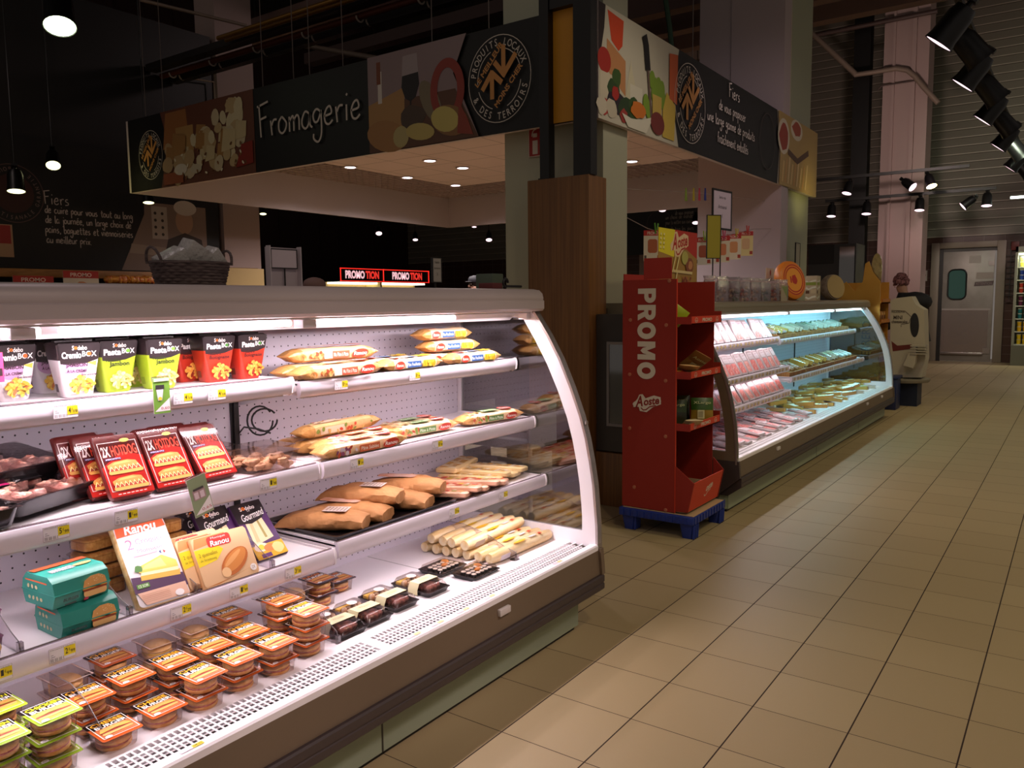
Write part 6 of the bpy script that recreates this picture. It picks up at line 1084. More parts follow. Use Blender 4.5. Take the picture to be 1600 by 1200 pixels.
# header poster
b = MB(); yl, yr_ = at(1028, 400, x=X0+.01).y, at(1088, 400, x=X0+.01).y; zt = at(1060, 360, x=X0+.01).z; b.box((X0+.010, yl, Z1-.06), (X0+.014, yr_, zt), P('cfa24a')); b.M = face((X0+.0145, yl, Z1-.06), (0, 1, 0), (0, 0, 1)); W, Hh = yr_-yl, zt-Z1+.06
b.rect(0, .06, W, Hh, P('a8803a')); b.poly([(W*.35, Hh), (W, Hh), (W, Hh*.55), (W*.7, Hh*.7), (W*.35, Hh*.62)], P('b82a18')); b.poly([(W*.0, Hh), (W*.4, Hh), (W*.38, Hh*.55), (.0, Hh*.62)], P('e8d820')); aoste(b, W*.52, Hh*.78, W*.48, True, P('e8c8a0'), P('b82a18')); q = random.Random(9)
for k in range(8): b.rect(.01+.05*(k % 2), Hh*(.66+.07*(k//2)), .045+.05*(k % 2), Hh*(.665+.07*(k//2)), P('8a7a1c')); b.oval(.03+.05*(k % 2), Hh*(.69+.07*(k//2)), .01, .008, P('ece8c0'), 10)
b.oval(W*.65, Hh*.55, .06, .05, P('b8b05a'), 16); b.oval(W*.78, Hh*.42, .07, .055, P('8a4a2a'), 16, 0, .3, 5); b.oval(W*.8, Hh*.43, .04, .03, P('c88a5a'), 14, 0, .3, 5); b.stroke([(W*.35, Hh*.32), (W*.85, Hh*.30)], .02, P('e0c890')); b.stroke([(W*.45, Hh*.32), (W*.4, Hh*.12)], .02, P('e0c890'))
for k in range(5): b.stroke([(W*(.05+.09*k), Hh*.3), (W*(.1+.1*k), Hh*(.5+.02*k))], .018, P('e6d28a'))
for k in range(8): b.oval(W*(.6+.05*(k % 5)), Hh*(.16+.05*(k//4)), .012, .012, P(['8a2a20', 'b0603a'][k % 2]), 8)
b.rect(0, 0, W, .06, P('b8a8a8')); b.poly([(W*.3, .0), (W*.45, .0), (W*.5, .055), (W*.4, .055)], BLACK); b.poly([(W*.5, 0), (W*.75, 0), (W*.6, .05)], P('2a6a5a')); part(b, 'header_poster', r)
b = MB(); b.box((X0+.15, Y0-.0, Z1+.002), (X0+.34, Y0+.008, Z1+.135), REDD); part(b, 'header_tab', r); b = MB(); b.box((X0+.016, Y1-.19, Z1-.10), (X0+.022, Y1-.01, Z1+.13), REDF, .001); part(b, 'header_tab', r)
# pallet
r = thing('pallet', 'blue plastic quarter pallet under the red display', 'pallet'); BL = mat('blue_plastic', '1a3286', .4); b = MB(); b.box((-2.46, 4.69, .095), (-1.935, 5.255, .148), BL, .006)
for k in range(11): b.box((-1.936, 4.71+.048*k, .1), (-1.931, 4.735+.048*k, .143), BL)
for k in range(10): b.box((-2.45+.05*k, 4.685, .1), (-2.425+.05*k, 4.691, .143), BL)
part(b, 'deck', r)
for x_ in (-2.44, -2.03):
    for y_ in (4.71, 5.16):
        b = MB(); loft(b, [(0, .032, .032, .012, x_+.04, y_+.04), (.096, .046, .046, .012, x_+.04, y_+.04)], BL)
        for k in range(3): b.tube([(x_+.085, y_+.01+.03*k, 0.004), (x_+.09, y_+.01+.03*k, .094)], .009, BL, 8)
        part(b, 'leg', r)
b = MB(); b.box((-2.44, 4.71, .1485), (-1.94, 5.235, .151), CARD); part(b, 'card_sheet', r, 'cardboard sheet')
# goods in the display
def pouch(nm, label, loc, rot, w_, h_, base, top, txt, bar=True, th=.02):
    r = thing(nm, label, 'snack bag', loc, rot); b = MB(); n, m = 8, 10; vs = []; fs = []; q = random.Random(len(label))
    for i in range(n+1):
        t = i/n; d = th*sin(pi*min(max(t*1.04, .02), .98))**.6
        for j in range(m): a = 2*pi*j/m; vs.append((cos(a)*w_/2*(1-.04*sin(pi*t)), sin(a)*d*(1+q.uniform(-.15, .15)), t*h_))
    for i in range(n):
        for j in range(m): fs.append((i*m+j, i*m+(j+1) % m, (i+1)*m+(j+1) % m, (i+1)*m+j))
    fs += [tuple(range(m))[::-1], tuple(range(n*m, n*m+m))]; k0 = int(n*.62)*m; b.add(vs, fs[:k0], mat('pouch_'+base, base, .3)); b.add(vs, fs[k0:], mat('pouch_'+top, top, .3)); part(b, 'pouch', r)
    b = MB(); b.M = face((-w_/2, -th-.004, 0), (1, 0, 0), (0, 0, 1)); b.text(txt, w_*.12, h_*.72, w_*.88, h_*.86, P('c8cc9a'), bold=.01)
    if bar: b.rect(w_*.3, h_*.15, w_*.6, h_*.5, P('d8cc9a')); [b.rect(w_*(.34+.03*k), h_*.2, w_*(.35+.03*k), h_*.45, INK) for k in range(7)]
    part(b, 'print', r); return r
pouch('snack_bag', 'green-topped snack bag reading XLargo standing on the third tray', (-2.05, 5.10, .697), (-.12, 0, .45), .15, .165, '9a7a2a', '3a5a1c', 'XLargo'); pouch('snack_bag', 'dark snack bag behind the panel on the third tray', (-2.16, 4.93, .697), (-.15, 0, .5), .14, .16, '2a2c1c', '2f3f1c', 'XLargo', False); pouch('snack_bag', 'dark snack bag in the middle at the back of the third tray', (-2.22, 5.12, .697), (-.2, 0, .4), .14, .17, '1f2216', '3a3a1a', 'XLargo', False)
pouch('snack_bag', 'orange and cream snack bag lying in front on the third tray', (-2.03, 4.86, .715), (1.2, 0, .6), .12, .12, 'd8602c', 'd8c49a', 'Aoste', False)
pouch('snack_bag', 'lime green snack bag slumped on the top tray', (-2.10, 4.90, 1.385), (.2, -.9, .35), .12, .20, 'a8b82a', '6a8a1c', 'bio', False, .014); pouch('snack_bag', 'black and white snack bag behind the lime one on the top tray', (-2.2, 4.95, 1.375), (-.2, -.3, .5), .11, .17, '1a1a18', 'b8b0a8', 'sec', False)
pouch('snack_bag', 'brown snack bag lying at the left of the second tray', (-2.08, 4.90, 1.06), (1.3, .1, .5), .13, .17, 'b88a4a', 'c89a5c', 'noix', False); pouch('snack_bag', 'brown snack bag lying tilted at the right of the second tray', (-2.12, 5.02, 1.07), (.9, .5, .8), .13, .17, 'a87838', '8a5a2a', 'Aoste', True)
pouch('snack_bag', 'red snack bag at the front left of the second tray', (-2.02, 4.80, 1.04), (-1.3, 0, pi/2+.2), .09, .10, 'a8341c', 'c8823c', 'sec', False)
for k in range(7): r = thing('dried_sausage', 'thin dark red dried sausage in the lower bin, %s from the left' % ORD[k], 'sausage', (-2.12, 4.86+.05*k, .20+.02*(k % 2)), (0, -.35, R.uniform(-.4, .4)), 'dried sausages in the lower bin'); b = MB(); b.tube([(-.12, 0, 0), (-.1, 0, 0), (.1, 0, 0), (.12, 0, 0)], [.004, .014, .014, .004], mat('salami', '6a1c16', .5, var=((50, 50, 50), 'a85a4a')), 8); part(b, 'sausage', r); b = MB(); b.tube([(-.03, 0, 0), (.05, 0, 0)], .0148, P(['b82a20', 'd8c8a8'][k % 2]), 8); part(b, 'band', r)
for k in range(3): pouch('snack_bag', 'small red snack bag in the left half of the lower bin, %s' % ['front', 'middle', 'rear'][k], (-2.03-.1*k, 4.84+.03*k, .20), (-.9, .1*k, pi/2), .10, .13, 'b8301c', 'd8b0a0', 'Aoste', False)
ZT = 1.5745
# ================================================================ beyond the far counter
GOLD = mat('gold_card', 'c8903c', .3, .6, var=((.8, .8, 1.5), 'dca850'))
r = thing('gold_display', 'golden chocolate display stand with a scalloped top at the far end of the counter', 'display'); Y = 11.32; x0, x1 = at(1330, 500, y=Y).x, at(1376, 500, y=Y).x; x0 = min(x0, -2.62); ztop = at(1376, 440, y=Y).z
b = MB(); zz = [at(1304, 437, y=Y).z, at(1335, 437, y=Y).z]
out = [(-2.74, .12)]+[(-2.74, at(1304, 440, y=Y).z)]+[(at(px, py, y=Y).x, at(px, py, y=Y).z) for px, py in ((1312, 452), (1322, 440), (1335, 455), (1348, 440), (1352, 412), (1358, 408), (1364, 425), (1376, 440))]+[(x1, .12)]
b.prism(out, 'y', Y, Y+.012, GOLD); part(b, 'front_panel', r)
b = MB(); b.box((-2.74, Y+.012, 0), (x1, Y+.5, .12), P('5a3a14')); b.box((-2.74, Y+.012, .12), (-2.72, Y+.5, ztop), GOLD); b.box((-2.72, Y+.49, .12), (x1, Y+.5, ztop), GOLD); part(b, 'body', r)
for z in (.35, .62, .9, 1.18, 1.45): b = MB(); b.box((-2.72, Y+.013, z), (x1+.02, Y+.49, z+.015), P('d8a04a', .4)); b.box((x1+.0, Y+.013, z), (x1+.02, Y+.49, z+.06), P('b8702a', .4)); part(b, 'shelf', r)
b = MB(); px_, pz_ = at(1371, 420, y=Y+.1), 0; pts = [(px_.x+cos(a)*.062, px_.z+.03+sin(a)*.17) for a in [pi*k/10 for k in range(11)]]; b.prism([(px_.x-.062, ztop-.02)]+pts[::-1]+[(px_.x+.062, ztop-.02)], 'y', Y+.05, Y+.062, mat('gold_mirror', 'c0b080', .15, .9, bump=(14, .4))); part(b, 'arched_topper', r, 'shiny arched topper')
b = MB(); b.M = face((0, Y-.0008, 0), (1, 0, 0), (0, 0, 1)); a, c = at(1345, 562, y=Y), at(1360, 502, y=Y); vs, fs = text_mesh('FERRERO', 0); ax = min(v[0] for v in vs); bx = max(v[0] for v in vs); by = max(v[1] for v in vs); z_ = b.lift(); b.add([(c.x-(v[1])/by*(c.x-a.x), a.z+(v[0]-ax)/(bx-ax)*(c.z-a.z), z_) for v in vs], fs, P('4a3416')); part(b, 'lettering', r, 'brown vertical FERRERO lettering')
K = None
for i, z in enumerate((.365, .635, .915, 1.195)):
    for k in range(3):
        if K is None: rr = thing('chocolate_box', '', 'box'); b = MB(); b.box((-.10, -.065, 0), (.06, .065, .15), mat('choc_box', 'b87a2c', .3, .3), .004); part(b, 'box', rr); b = MB(); b.M = face((.0605, -.065, 0), (0, 1, 0), (0, 0, 1)); b.rect(.02, .05, .11, .1, P('5a2c12')); b.oval(.065, .12, .03, .015, P('e0c080'), 12); part(b, 'print', rr); K = Kind(rr)
        K.put((x1-.09, Y+.10+.15*k, z), (0, 0, 0), 'gold chocolate box on the golden stand, %s shelf from the bottom, %s from the front' % (ORD[i], ORD[k]), 'chocolate boxes on the golden stand')
# white promotional barrow
r = thing('white_display', 'white cardboard cream cheese display with an oval cut-out beyond the golden stand', 'display'); Y = 12.4; WC = mat('white_card', 'b8ae9a', .6); U2 = lambda px, py, y=Y: (at(px, py, y=y).x, at(px, py, y=y).z)
b = MB(); b.prism([U2(*q) for q in ((1391, 590), (1391, 470), (1399, 466), (1424, 463), (1431, 476), (1437, 480), (1444, 484), (1446, 560), (1440, 590))], 'y', Y, Y+.35, WC); part(b, 'body', r)
b = MB(); b.M = face((0, Y-.001, 0), (1, 0, 0), (0, 0, 1)); 
for t, a, c in (('PHILADELPHIA', (1393, 489), (1414, 486)), ('MINI', (1396, 499), (1410, 493)), ('cheesecake', (1393, 505), (1418, 500))): A, B_ = U2(*a), U2(*c); b.text(t, A[0], A[1], B_[0], B_[1], P('3a2c24'), bold=.02)
b.stroke([U2(*q) for q in ((1393, 485), (1414, 486), (1424, 495), (1420, 505), (1408, 507), (1408, 511))], .008, P('4a3c34')); b.poly([U2(1429+7*cos(t), 508+19*sin(t)) for t in [2*pi*k/20 for k in range(20)]], P('1a1614')); b.poly([U2(*q) for q in ((1393, 533), (1402, 540), (1425, 538), (1424, 545), (1395, 549))], P('6a2a24')); part(b, 'print', r)
b = MB(); A = U2(1391, 590); b.lathe([(0, 0), (.34, 0), (.36, .03), (.36, .05), (0, .06)], P('8a8272'), 24, M=Matrix.Translation((-2.05, Y+.18, A[1]-.06))); part(b, 'round_shelf', r)
b = MB(); a, c = U2(1393, 640), U2(1434, 592); b.box((a[0], Y+.0, 0), (c[0], Y+.38, c[1]-.02), mat('navy_card', '141c30', .5)); part(b, 'base', r)
r = thing('blue_crate', 'dark blue crate on the floor at the foot of the far counter', 'crate'); b = MB(); b.box((-2.32, 11.84, 0), (-2.0, 12.14, .42), mat('navy_plastic', '162450', .4), .01); part(b, 'body', r); b = MB(); b.box((-2.34, 11.82, .42), (-1.98, 12.16, .46), mat('navy_plastic', '162450', .4), .008); part(b, 'rim', r)
r = thing('magazine_rack', 'pale slatted leaflet rack leaning beside the white display', 'rack'); b = MB()
for k in range(4): A, B_ = U2(1424, 553-4*k, 12.3), U2(1449, 543-4*k, 12.3); b.box((A[0], 12.2, A[1]+.0), (B_[0], 12.36, A[1]+.018), P('a89e8c'), M=Matrix.Identity(4))
A, B_ = U2(1420, 575, 12.3), U2(1438, 548, 12.3); b.prism([U2(1413, 570, 12.3), U2(1424, 545, 12.3), U2(1433, 540, 12.3), U2(1432, 566, 12.3), U2(1428, 575, 12.3)], 'y', 12.21, 12.35, WC); part(b, 'slats', r)
# ---------------------------------------------------------------- people
def figure(name, label, joints, radii, edges, mt, loc, root=0, group=None):
    r = thing(name, label, 'person', loc); me = bpy.data.meshes.new('body'); me.from_pydata(joints, edges, []); o = bpy.data.objects.new('body', me); C.objects.link(o); o.parent = r; me.materials.append(mt)
    sk = o.modifiers.new('skin', 'SKIN'); sk.use_smooth_shade = True
    for i, q in enumerate(radii): d = me.skin_vertices[0].data[i]; d.radius = (q, q) if not isinstance(q, tuple) else q; d.use_root = (i == root)
    ss = o.modifiers.new('sub', 'SUBSURF'); ss.levels = ss.render_levels = 2; KIDS.setdefault(r.name, []).append(o); return r
SKIN = mat('skin', 'b88a74', .55); JACK = mat('black_jacket', '16141a', .75)
# standing pose: pelvis, spine, chest, neck, head | arms | legs   (faces -y)
def standing(h=1.78, lean_=0, armz=0):
    s = h/1.78; j = [(0, 0, .95), (0, -lean_*.3, 1.15), (0, -lean_*.75, 1.38), (0, -lean_, 1.52), (0, -lean_*1.1-.01, 1.60), (0, -lean_*1.15-.01, 1.70)]; rad = [(.15, .11), (.14, .10), (.16, .105), (.05, .05), (.075, .085), (.070, .085)]; e = [(0, 1), (1, 2), (2, 3), (3, 4), (4, 5)]
    for sg in (-1, 1):
        n = len(j); j += [(sg*.19, -lean_*.8, 1.42), (sg*.24, -lean_*.8-.02, 1.14), (sg*.22, -lean_-.20, .98+armz), (sg*.20, -lean_-.28, .97+armz)]; rad += [.055, .042, .030, .034]; e += [(2, n), (n, n+1), (n+1, n+2), (n+2, n+3)]
        for k in range(5):
            a = len(j); bx_ = sg*(.165+.017*k); j += [(bx_, -lean_-.335-.012*(2-abs(k-2)), .965+armz), (bx_, -lean_-.365-.012*(2-abs(k-2)), .94+armz)]; rad += [.010, .008]; e += [(n+3, a), (a, a+1)]
        n = len(j); j += [(sg*.10, 0, .86), (sg*.11, -.01, .48), (sg*.11, .02, .09), (sg*.12, -.14, .045)]; rad += [.085, .055, .038, .036]; e += [(0, n), (n, n+1), (n+1, n+2), (n+2, n+3)]
    return [(x*s, y*s, z*s) for x, y, z in j], rad, e
def head_parts(r, z, y, hairm, cap=None):
    b = MB()
    for sg in (-1, 1): b.blob((sg*.030, y-.082, z+.01), (.012, .006, .007), P('d8ccc4'), 0, 8, 6); b.blob((sg*.030, y-.087, z+.01), (.005, .003, .005), P('1c1410'), 0, 8, 6); b.tube([(sg*.016, y-.088, z+.028), (sg*.045, y-.082, z+.027)], .004, P('2a1c16'), 6)
    part(b, 'eyes', r); b = MB(); b.blob((0, y-.098, z-.018), (.012, .016, .018), SKIN); b.blob((0, y-.088, z-.050), (.024, .008, .006), P('a05a50')); [b.blob((sg*.078, y, z-.005), (.010, .018, .028), SKIN) for sg in (-1, 1)]; part(b, 'nose_mouth_ears', r)
    if hairm: b = MB(); b.blob((0, y+.02, z+.035), (.086, .10, .085), hairm, .06, 16, 10); part(b, 'hair', r)
    if cap: b = MB(); b.lathe([(.0895, .0), (.0935, .02), (.092, .05), (.07, .078), (.03, .09), (0, .092)], cap, 22, M=Matrix.Translation((0, y, z+.035)), sy=1.12); b.blob((0, y-.09, z+.042), (.07, .06, .008), cap); part(b, 'cap', r)
p = at(744, 441, y=9.0); j, rad, e = standing(1.80); r = figure('person', 'person in a dark cap behind the cheese counter, only the eyes and cap showing', j, rad, e, SKIN, (p.x, 9.0, p.z-1.74)); head_parts(r, 1.705, -.01, P('2a1c16', .8), P('15131a', .7)); r.rotation_euler.z = -.5
b = MB(); loft(b, [(.90, .17, .125, .08), (1.15, .16, .12, .08), (1.38, .205, .125, .08), (1.48, .15, .10, .06), (1.53, .06, .06, .05)], P('2a2024', .8)); part(b, 'shirt', r); b = MB(); [b.tube([(sg*.10, 0, .96), (sg*.105, 0, .88), (sg*.11, -.01, .48), (sg*.11, .02, .08)], [.10, .125, .085, .07], P('1c1a20', .8), 12) for sg in (-1, 1)]; part(b, 'trousers', r)
b = MB(); [b.tube([(sg*.17, -.0, 1.44), (sg*.20, 0, 1.40), (sg*.243, -.02, 1.15), (sg*.235, -.10, 1.07)], [.07, .075, .058, .05], P('2a2024', .8), 12) for sg in (-1, 1)]; part(b, 'sleeves', r)
r2 = thing('service_counter', 'dark preparation counter inside the cheese area', 'counter'); b = MB(); b.box((-7.9, 8.0, 0), (-4.2, 8.6, 1.3), P('3a302c')); part(b, 'body', r2)
r.scale = (1, 1, (r.location.z+1.74)/1.74); r.location.z = 0
# woman bending over, seen from the side and back
j = [(0, 0, .90), (.03, -.02, 1.10), (.10, -.04, 1.30), (.17, -.05, 1.44), (.21, -.06, 1.53), (.235, -.07, 1.62)]; rad = [(.16, .13), (.15, .12), (.16, .12), (.055, .055), (.075, .08), (.075, .085)]; e = [(0, 1), (1, 2), (2, 3), (3, 4), (4, 5)]
for sg in (-1, 1):
    n = len(j); j += [(.12, sg*.17-.04, 1.33), (.22, sg*.20-.04, 1.08), (.38, sg*.16-.04, 1.00), (.45, sg*.15-.04, 1.0)]; rad += [.06, .05, .034, .032]; e += [(2, n), (n, n+1), (n+1, n+2), (n+2, n+3)]
    for k in range(5): a = len(j); j += [(.50, sg*.15-.04+(k-2)*.016, .99), (.535, sg*.15-.04+(k-2)*.017, .965)]; rad += [.010, .008]; e += [(n+3, a), (a, a+1)]
    n = len(j); j += [(0, sg*.10, .84), (.02, sg*.10, .46), (-.02, sg*.10, .09), (.12, sg*.11, .045)]; rad += [.09, .06, .04, .036]; e += [(0, n), (n, n+1), (n+1, n+2), (n+2, n+3)]
p = at(1406, 438, y=13.2); r = figure('person', 'person with curly reddish grey hair and black jacket bending behind the white display', j, rad, e, SKIN, (p.x+.235, 13.2, 0)); r.rotation_euler.z = pi
r.location.z = 0; zs_ = (p.z)/1.66; r.scale = (1, 1, zs_)
b = MB(); HAIR = mat('curly_hair', 'a87478', .9, var=((40, 40, 40), '5e3a3c'), bump=(60, 1))
for k in range(60): q = R.uniform(0, 2*pi); t = R.uniform(-.5, 1); b.blob((.225+cos(q)*.085*math.sqrt(1-min(t*t, .99)), -.07+sin(q)*.095*math.sqrt(1-min(t*t, .99)), 1.655+t*.085), (.034, .034, .032), HAIR, .1, 8, 6, k)
part(b, 'hair', r)
b = MB(); [b.blob((.315, -.07+sg*.03, 1.63), (.006, .012, .007), P('d8ccc4'), 0, 8, 6) for sg in (-1, 1)]; b.blob((.325, -.07, 1.60), (.016, .012, .018), SKIN); b.blob((.312, -.07, 1.57), (.008, .022, .006), P('a05a50')); part(b, 'face', r)
b = MB(); loft(b, [(.82, .19, .22, .12, -.01, 0), (1.05, .17, .20, .12, .02, -.02), (1.30, .18, .24, .12, .09, -.04), (1.42, .13, .18, .1, .14, -.045), (1.49, .075, .09, .06, .18, -.055)], JACK); 
for sg in (-1, 1): b.tube([(.12, sg*.18-.04, 1.36), (.17, sg*.20-.04, 1.22), (.23, sg*.21-.04, 1.08), (.37, sg*.17-.04, 1.01)], [.08, .07, .06, .045], JACK, 12)
b.blob((.03, -.03, 1.36), (.24, .23, .14), JACK); part(b, 'jacket', r); b = MB(); [b.tube([(0, sg*.10, .86), (.02, sg*.10, .46), (-.02, sg*.10, .1)], [.12, .085, .07], P('1c1a24', .8), 12) for sg in (-1, 1)]; part(b, 'trousers', r)
# ---------------------------------------------------------------- tall cooler at the right edge, wire panel
r = thing('upright_cooler', 'lit upright cooler of coloured pots at the right edge beside the door', 'cooler'); b = MB(); b.box((-1.25, 21.0, 0), (-1.2, 21.7, 2.62), P('8a8a76')); b.box((-1.2, 21.65, 0), (0, 21.7, 2.62), P('a8a89a')); b.box((-1.25, 21.0, 2.5), (0, 21.7, 2.62), P('8a8a76')); b.box((-1.25, 20.98, 0), (0, 21.7, .45), P('6a6a5a')); b.box((-.04, 21, 0), (0, 21.7, 2.62), P('8a8a76')); part(b, 'cabinet', r)
b = MB(); b.tube([(-1.19, 21.05, 2.46), (-.05, 21.05, 2.46)], .02, mat('cooler_tube', 'ffffff', .4, emit='f6ffe0', es=6), 8); part(b, 'lamp_tube', r); lamp('AREA', 'cooler_light', (-.62, 21.06, 2.44), 22, (.95, 1, .8), 1.1, .05, target=(-.62, 21.4, 1.2))
COLS = [('d8b81c', 'yellow'), ('d8a81c', 'amber'), ('1c6a6a', 'teal'), ('5a1c3a', 'plum'), ('a8301c', 'red'), ('1c3a8a', 'blue'), ('e0cc4a', 'pale yellow')]
KP = {}
for i in range(7):
    z = .47+.285*i; b = MB(); b.box((-1.2, 21.08, z-.02), (-.05, 21.6, z), P('c8c8b4')); part(b, 'shelf', r)
    for k in range(3):
        c, nm = COLS[i]
        if c not in KP: t = thing('dairy_pot', '', 'pot'); b = MB(); b.lathe([(.035, 0), (.045, .1), (.047, .1), (.047, .108), (0, .11)], P(c, .4), 14); b.lathe([(.0472, .098), (.0472, .11), (0, .112)], P('c8c0a8'), 14); part(b, 'pot', t); KP[c] = Kind(t)
        for h in range(2): KP[c].put((-1.12+.11*k, 21.16, z+.112*h), (0, 0, 0), '%s pot in the cooler, %s from the left, %s of two' % (nm, ORD[k], ('lower', 'upper')[h]), 'pots in the upright cooler')
r = thing('wire_panel', 'dark wire grid panel hanging between door and cooler', 'rack', (-1.39, 21.78, 0)); b = MB()
for k in range(8): b.box((-.08, -.004, 1.55+.13*k), (.1, .004, 1.565+.13*k), BLACK)
b.box((-.0, -.006, 1.45), (.015, .006, 2.6), BLACK); b.box((-.05, -.02, 1.4), (.05, .01, 1.47), P('4a2a2a')); part(b, 'wires', r)
r = thing('fire_alarm_box', 'small dark red box on the wall above the wire panel', 'box', (-1.33, 21.8, 2.68)); b = MB(); b.box((-.06, -.03, -.1), (.10, .04, .1), P('6a241c'), .01); part(b, 'case', r)
# dark oven and panel behind the column
r = thing('rotisserie_oven', 'dark steel oven with a glass side standing behind the green column', 'oven'); p = at(1262, 450, y=15.5); q = at(1338, 380, y=15.5); b = MB(); b.box((p.x, 15.5, 1.0), (q.x, 16.2, q.z), P('3a3a3c')); b.box((p.x, 15.49, q.z-.35), (p.x+.45, 15.5, q.z), BLACK); b.box((p.x-.1, 15.45, 0), (q.x, 16.2, 1.0), P('4a423c')); part(b, 'body', r); b = MB(); b.box((q.x-.28, 15.485, 1.05), (q.x-.02, 15.499, q.z-.05), clear('oven_glass', '6a7072', .3)); part(b, 'glass', r)
r = thing('rear_wall_panel', 'black board with chalk writing on the rear wall behind the red display', 'sign'); YW = 16.5; a, c = at(960, 400, y=YW), at(1090, 312, y=YW); b = MB(); b.box((a.x, YW, a.z), (c.x, YW+.04, c.z), SB); b.M = face((a.x, YW-.001, a.z), (1, 0, 0), (0, 0, 1)); u = lambda px, py: (at(px, py, y=YW).x-a.x, at(px, py, y=YW).z-a.z)
for t, px0, px1, py, h_ in (('Fiers', 1055, 1082, 327, .11), ('de vous proposer', 1055, 1084, 336, .05), ('un choix de viandes', 1040, 1085, 343, .05), ('pour la mettre aux cuisines', 1040, 1086, 351, .05), ('de tous les jours', 1048, 1084, 361, .05)): A, B_ = u(px0, py), u(px1, py); b.hand(t, A[0], A[1], h_, B_[0]-A[0], .012, P('7a716a'))
b.ring(u(1030, 350)[0], u(1030, 350)[1], .3, .3, .012, P('3a2c28')); part(b, 'board', r)
# ---------------------------------------------------------------- lamps on tracks
def spot_kind(nm, lens):
    r = thing(nm, '', 'lamp'); b = MB(); b.lathe([(0, .13), (.04, .125), (.052, .09), (.055, .0), (.062, -.03), (.058, -.03), (.05, 0)], mat('lamp_black', '0d0c0d', .35), 20); part(b, 'housing', r)
    b = MB(); b.lathe([(0, -.027), (.056, -.027), (.056, -.022), (0, -.022)], lens, 18); part(b, 'lens', r)
    b = MB(); b.tube([(0, 0, .125), (.0, 0, .15)], .012, mat('lamp_black', '0d0c0d', .35), 8); b.box((-.02, -.04, .148), (.02, .04, .165), mat('lamp_black', '0d0c0d', .35)); part(b, 'stem', r); return Kind(r)
LP_ = mat('lamp_face_pink', 'ffffff', .4, emit='ffd8e4', es=2.2); LY_ = mat('lamp_face_green', 'ffffff', .4, emit='e8ffd0', es=4); LB = mat('lamp_face_bright', 'ffffff', .4, emit='ffe08a', es=40); LF = mat('lamp_face_yellow', 'ffffff', .4, emit='f4f0b0', es=3)
KP_, KY_, KB2, KF_ = spot_kind('track_spotlight', LP_), spot_kind('track_spotlight', LY_), spot_kind('track_spotlight', LB), spot_kind('track_spotlight', LF)
r = thing('lighting_track', 'black lighting track running above the aisle', 'track'); zt = 4.36; b = MB(); b.box((-1.15, 6.0, zt), (-1.09, 21.0, zt+.05), BM); part(b, 'rail', r)
for k, y in enumerate((9.0, 9.9, 10.9, 12.0, 13.2, 14.4, 15.7, 17.0, 18.4, 19.8)):
    KP_.put((-1.12+(.10 if k % 2 else -.10), y, zt-.34), (radians(8), radians(-38 if k % 2 else 38), .2), 'black track spotlight above the aisle, %s from the camera' % ORD[k], 'spotlights on the aisle track', (2.4, 2.4, 2.4))
def track(label, a, c, y, z):
    r = thing('lighting_track', label, 'track'); x0_, x1_ = at(*a, y=y).x, at(*c, y=y).x; b = MB(); b.box((x0_, y-.03, z), (x1_, y+.03, z+.06), BM); part(b, 'rail', r)
z_ = at(1400, 272, y=18.5).z; track('long black lighting track crossing in front of the grey cladding', (1200, 280), (1515, 262), 18.5, z_)
for k, (px, py, K, nm) in enumerate(((1324, 293, KP_, 'pale'), (1424, 284, KP_, 'side-facing'), (1455, 282, KB2, 'dazzling yellow'))): p = at(px, py, y=18.5); K.put((p.x, p.y, z_-.27), (radians(-18), radians((10, -50, -20)[k]), 0), '%s track spotlight on the upper track before the cladding' % nm, None, (1.7, 1.7, 1.7))
z_ = at(1400, 308, y=19.2).z; track('lower black lighting track before the cladding', (1290, 318), (1557, 297), 19.2, z_)
for k, (px, py) in enumerate(((1299, 329), (1354, 325), (1437, 319), (1508, 312), (1542, 312))): p = at(px, py, y=19.2); (KP_).put((p.x, p.y, z_-.27), (radians(-12), radians(0 if k != 3 else 50), 0), 'track spotlight on the lower track, %s from the left' % ORD[k], 'spotlights on the lower track', (1.7, 1.7, 1.7))
r = thing('ceiling_batten_light', 'short white fluorescent batten at the right edge before the cladding', 'lamp'); p = at(1579, 309, y=19.5); b = MB(); b.box((p.x, 19.46, p.z-.02), (p.x+1.2, 19.54, p.z+.02), mat('batten', 'ffffff', .4, emit='e8fff0', es=6)); part(b, 'diffuser', r); b = MB(); b.box((p.x, 19.45, p.z+.021), (p.x+1.2, 19.55, p.z+.05), GREY); part(b, 'case', r)
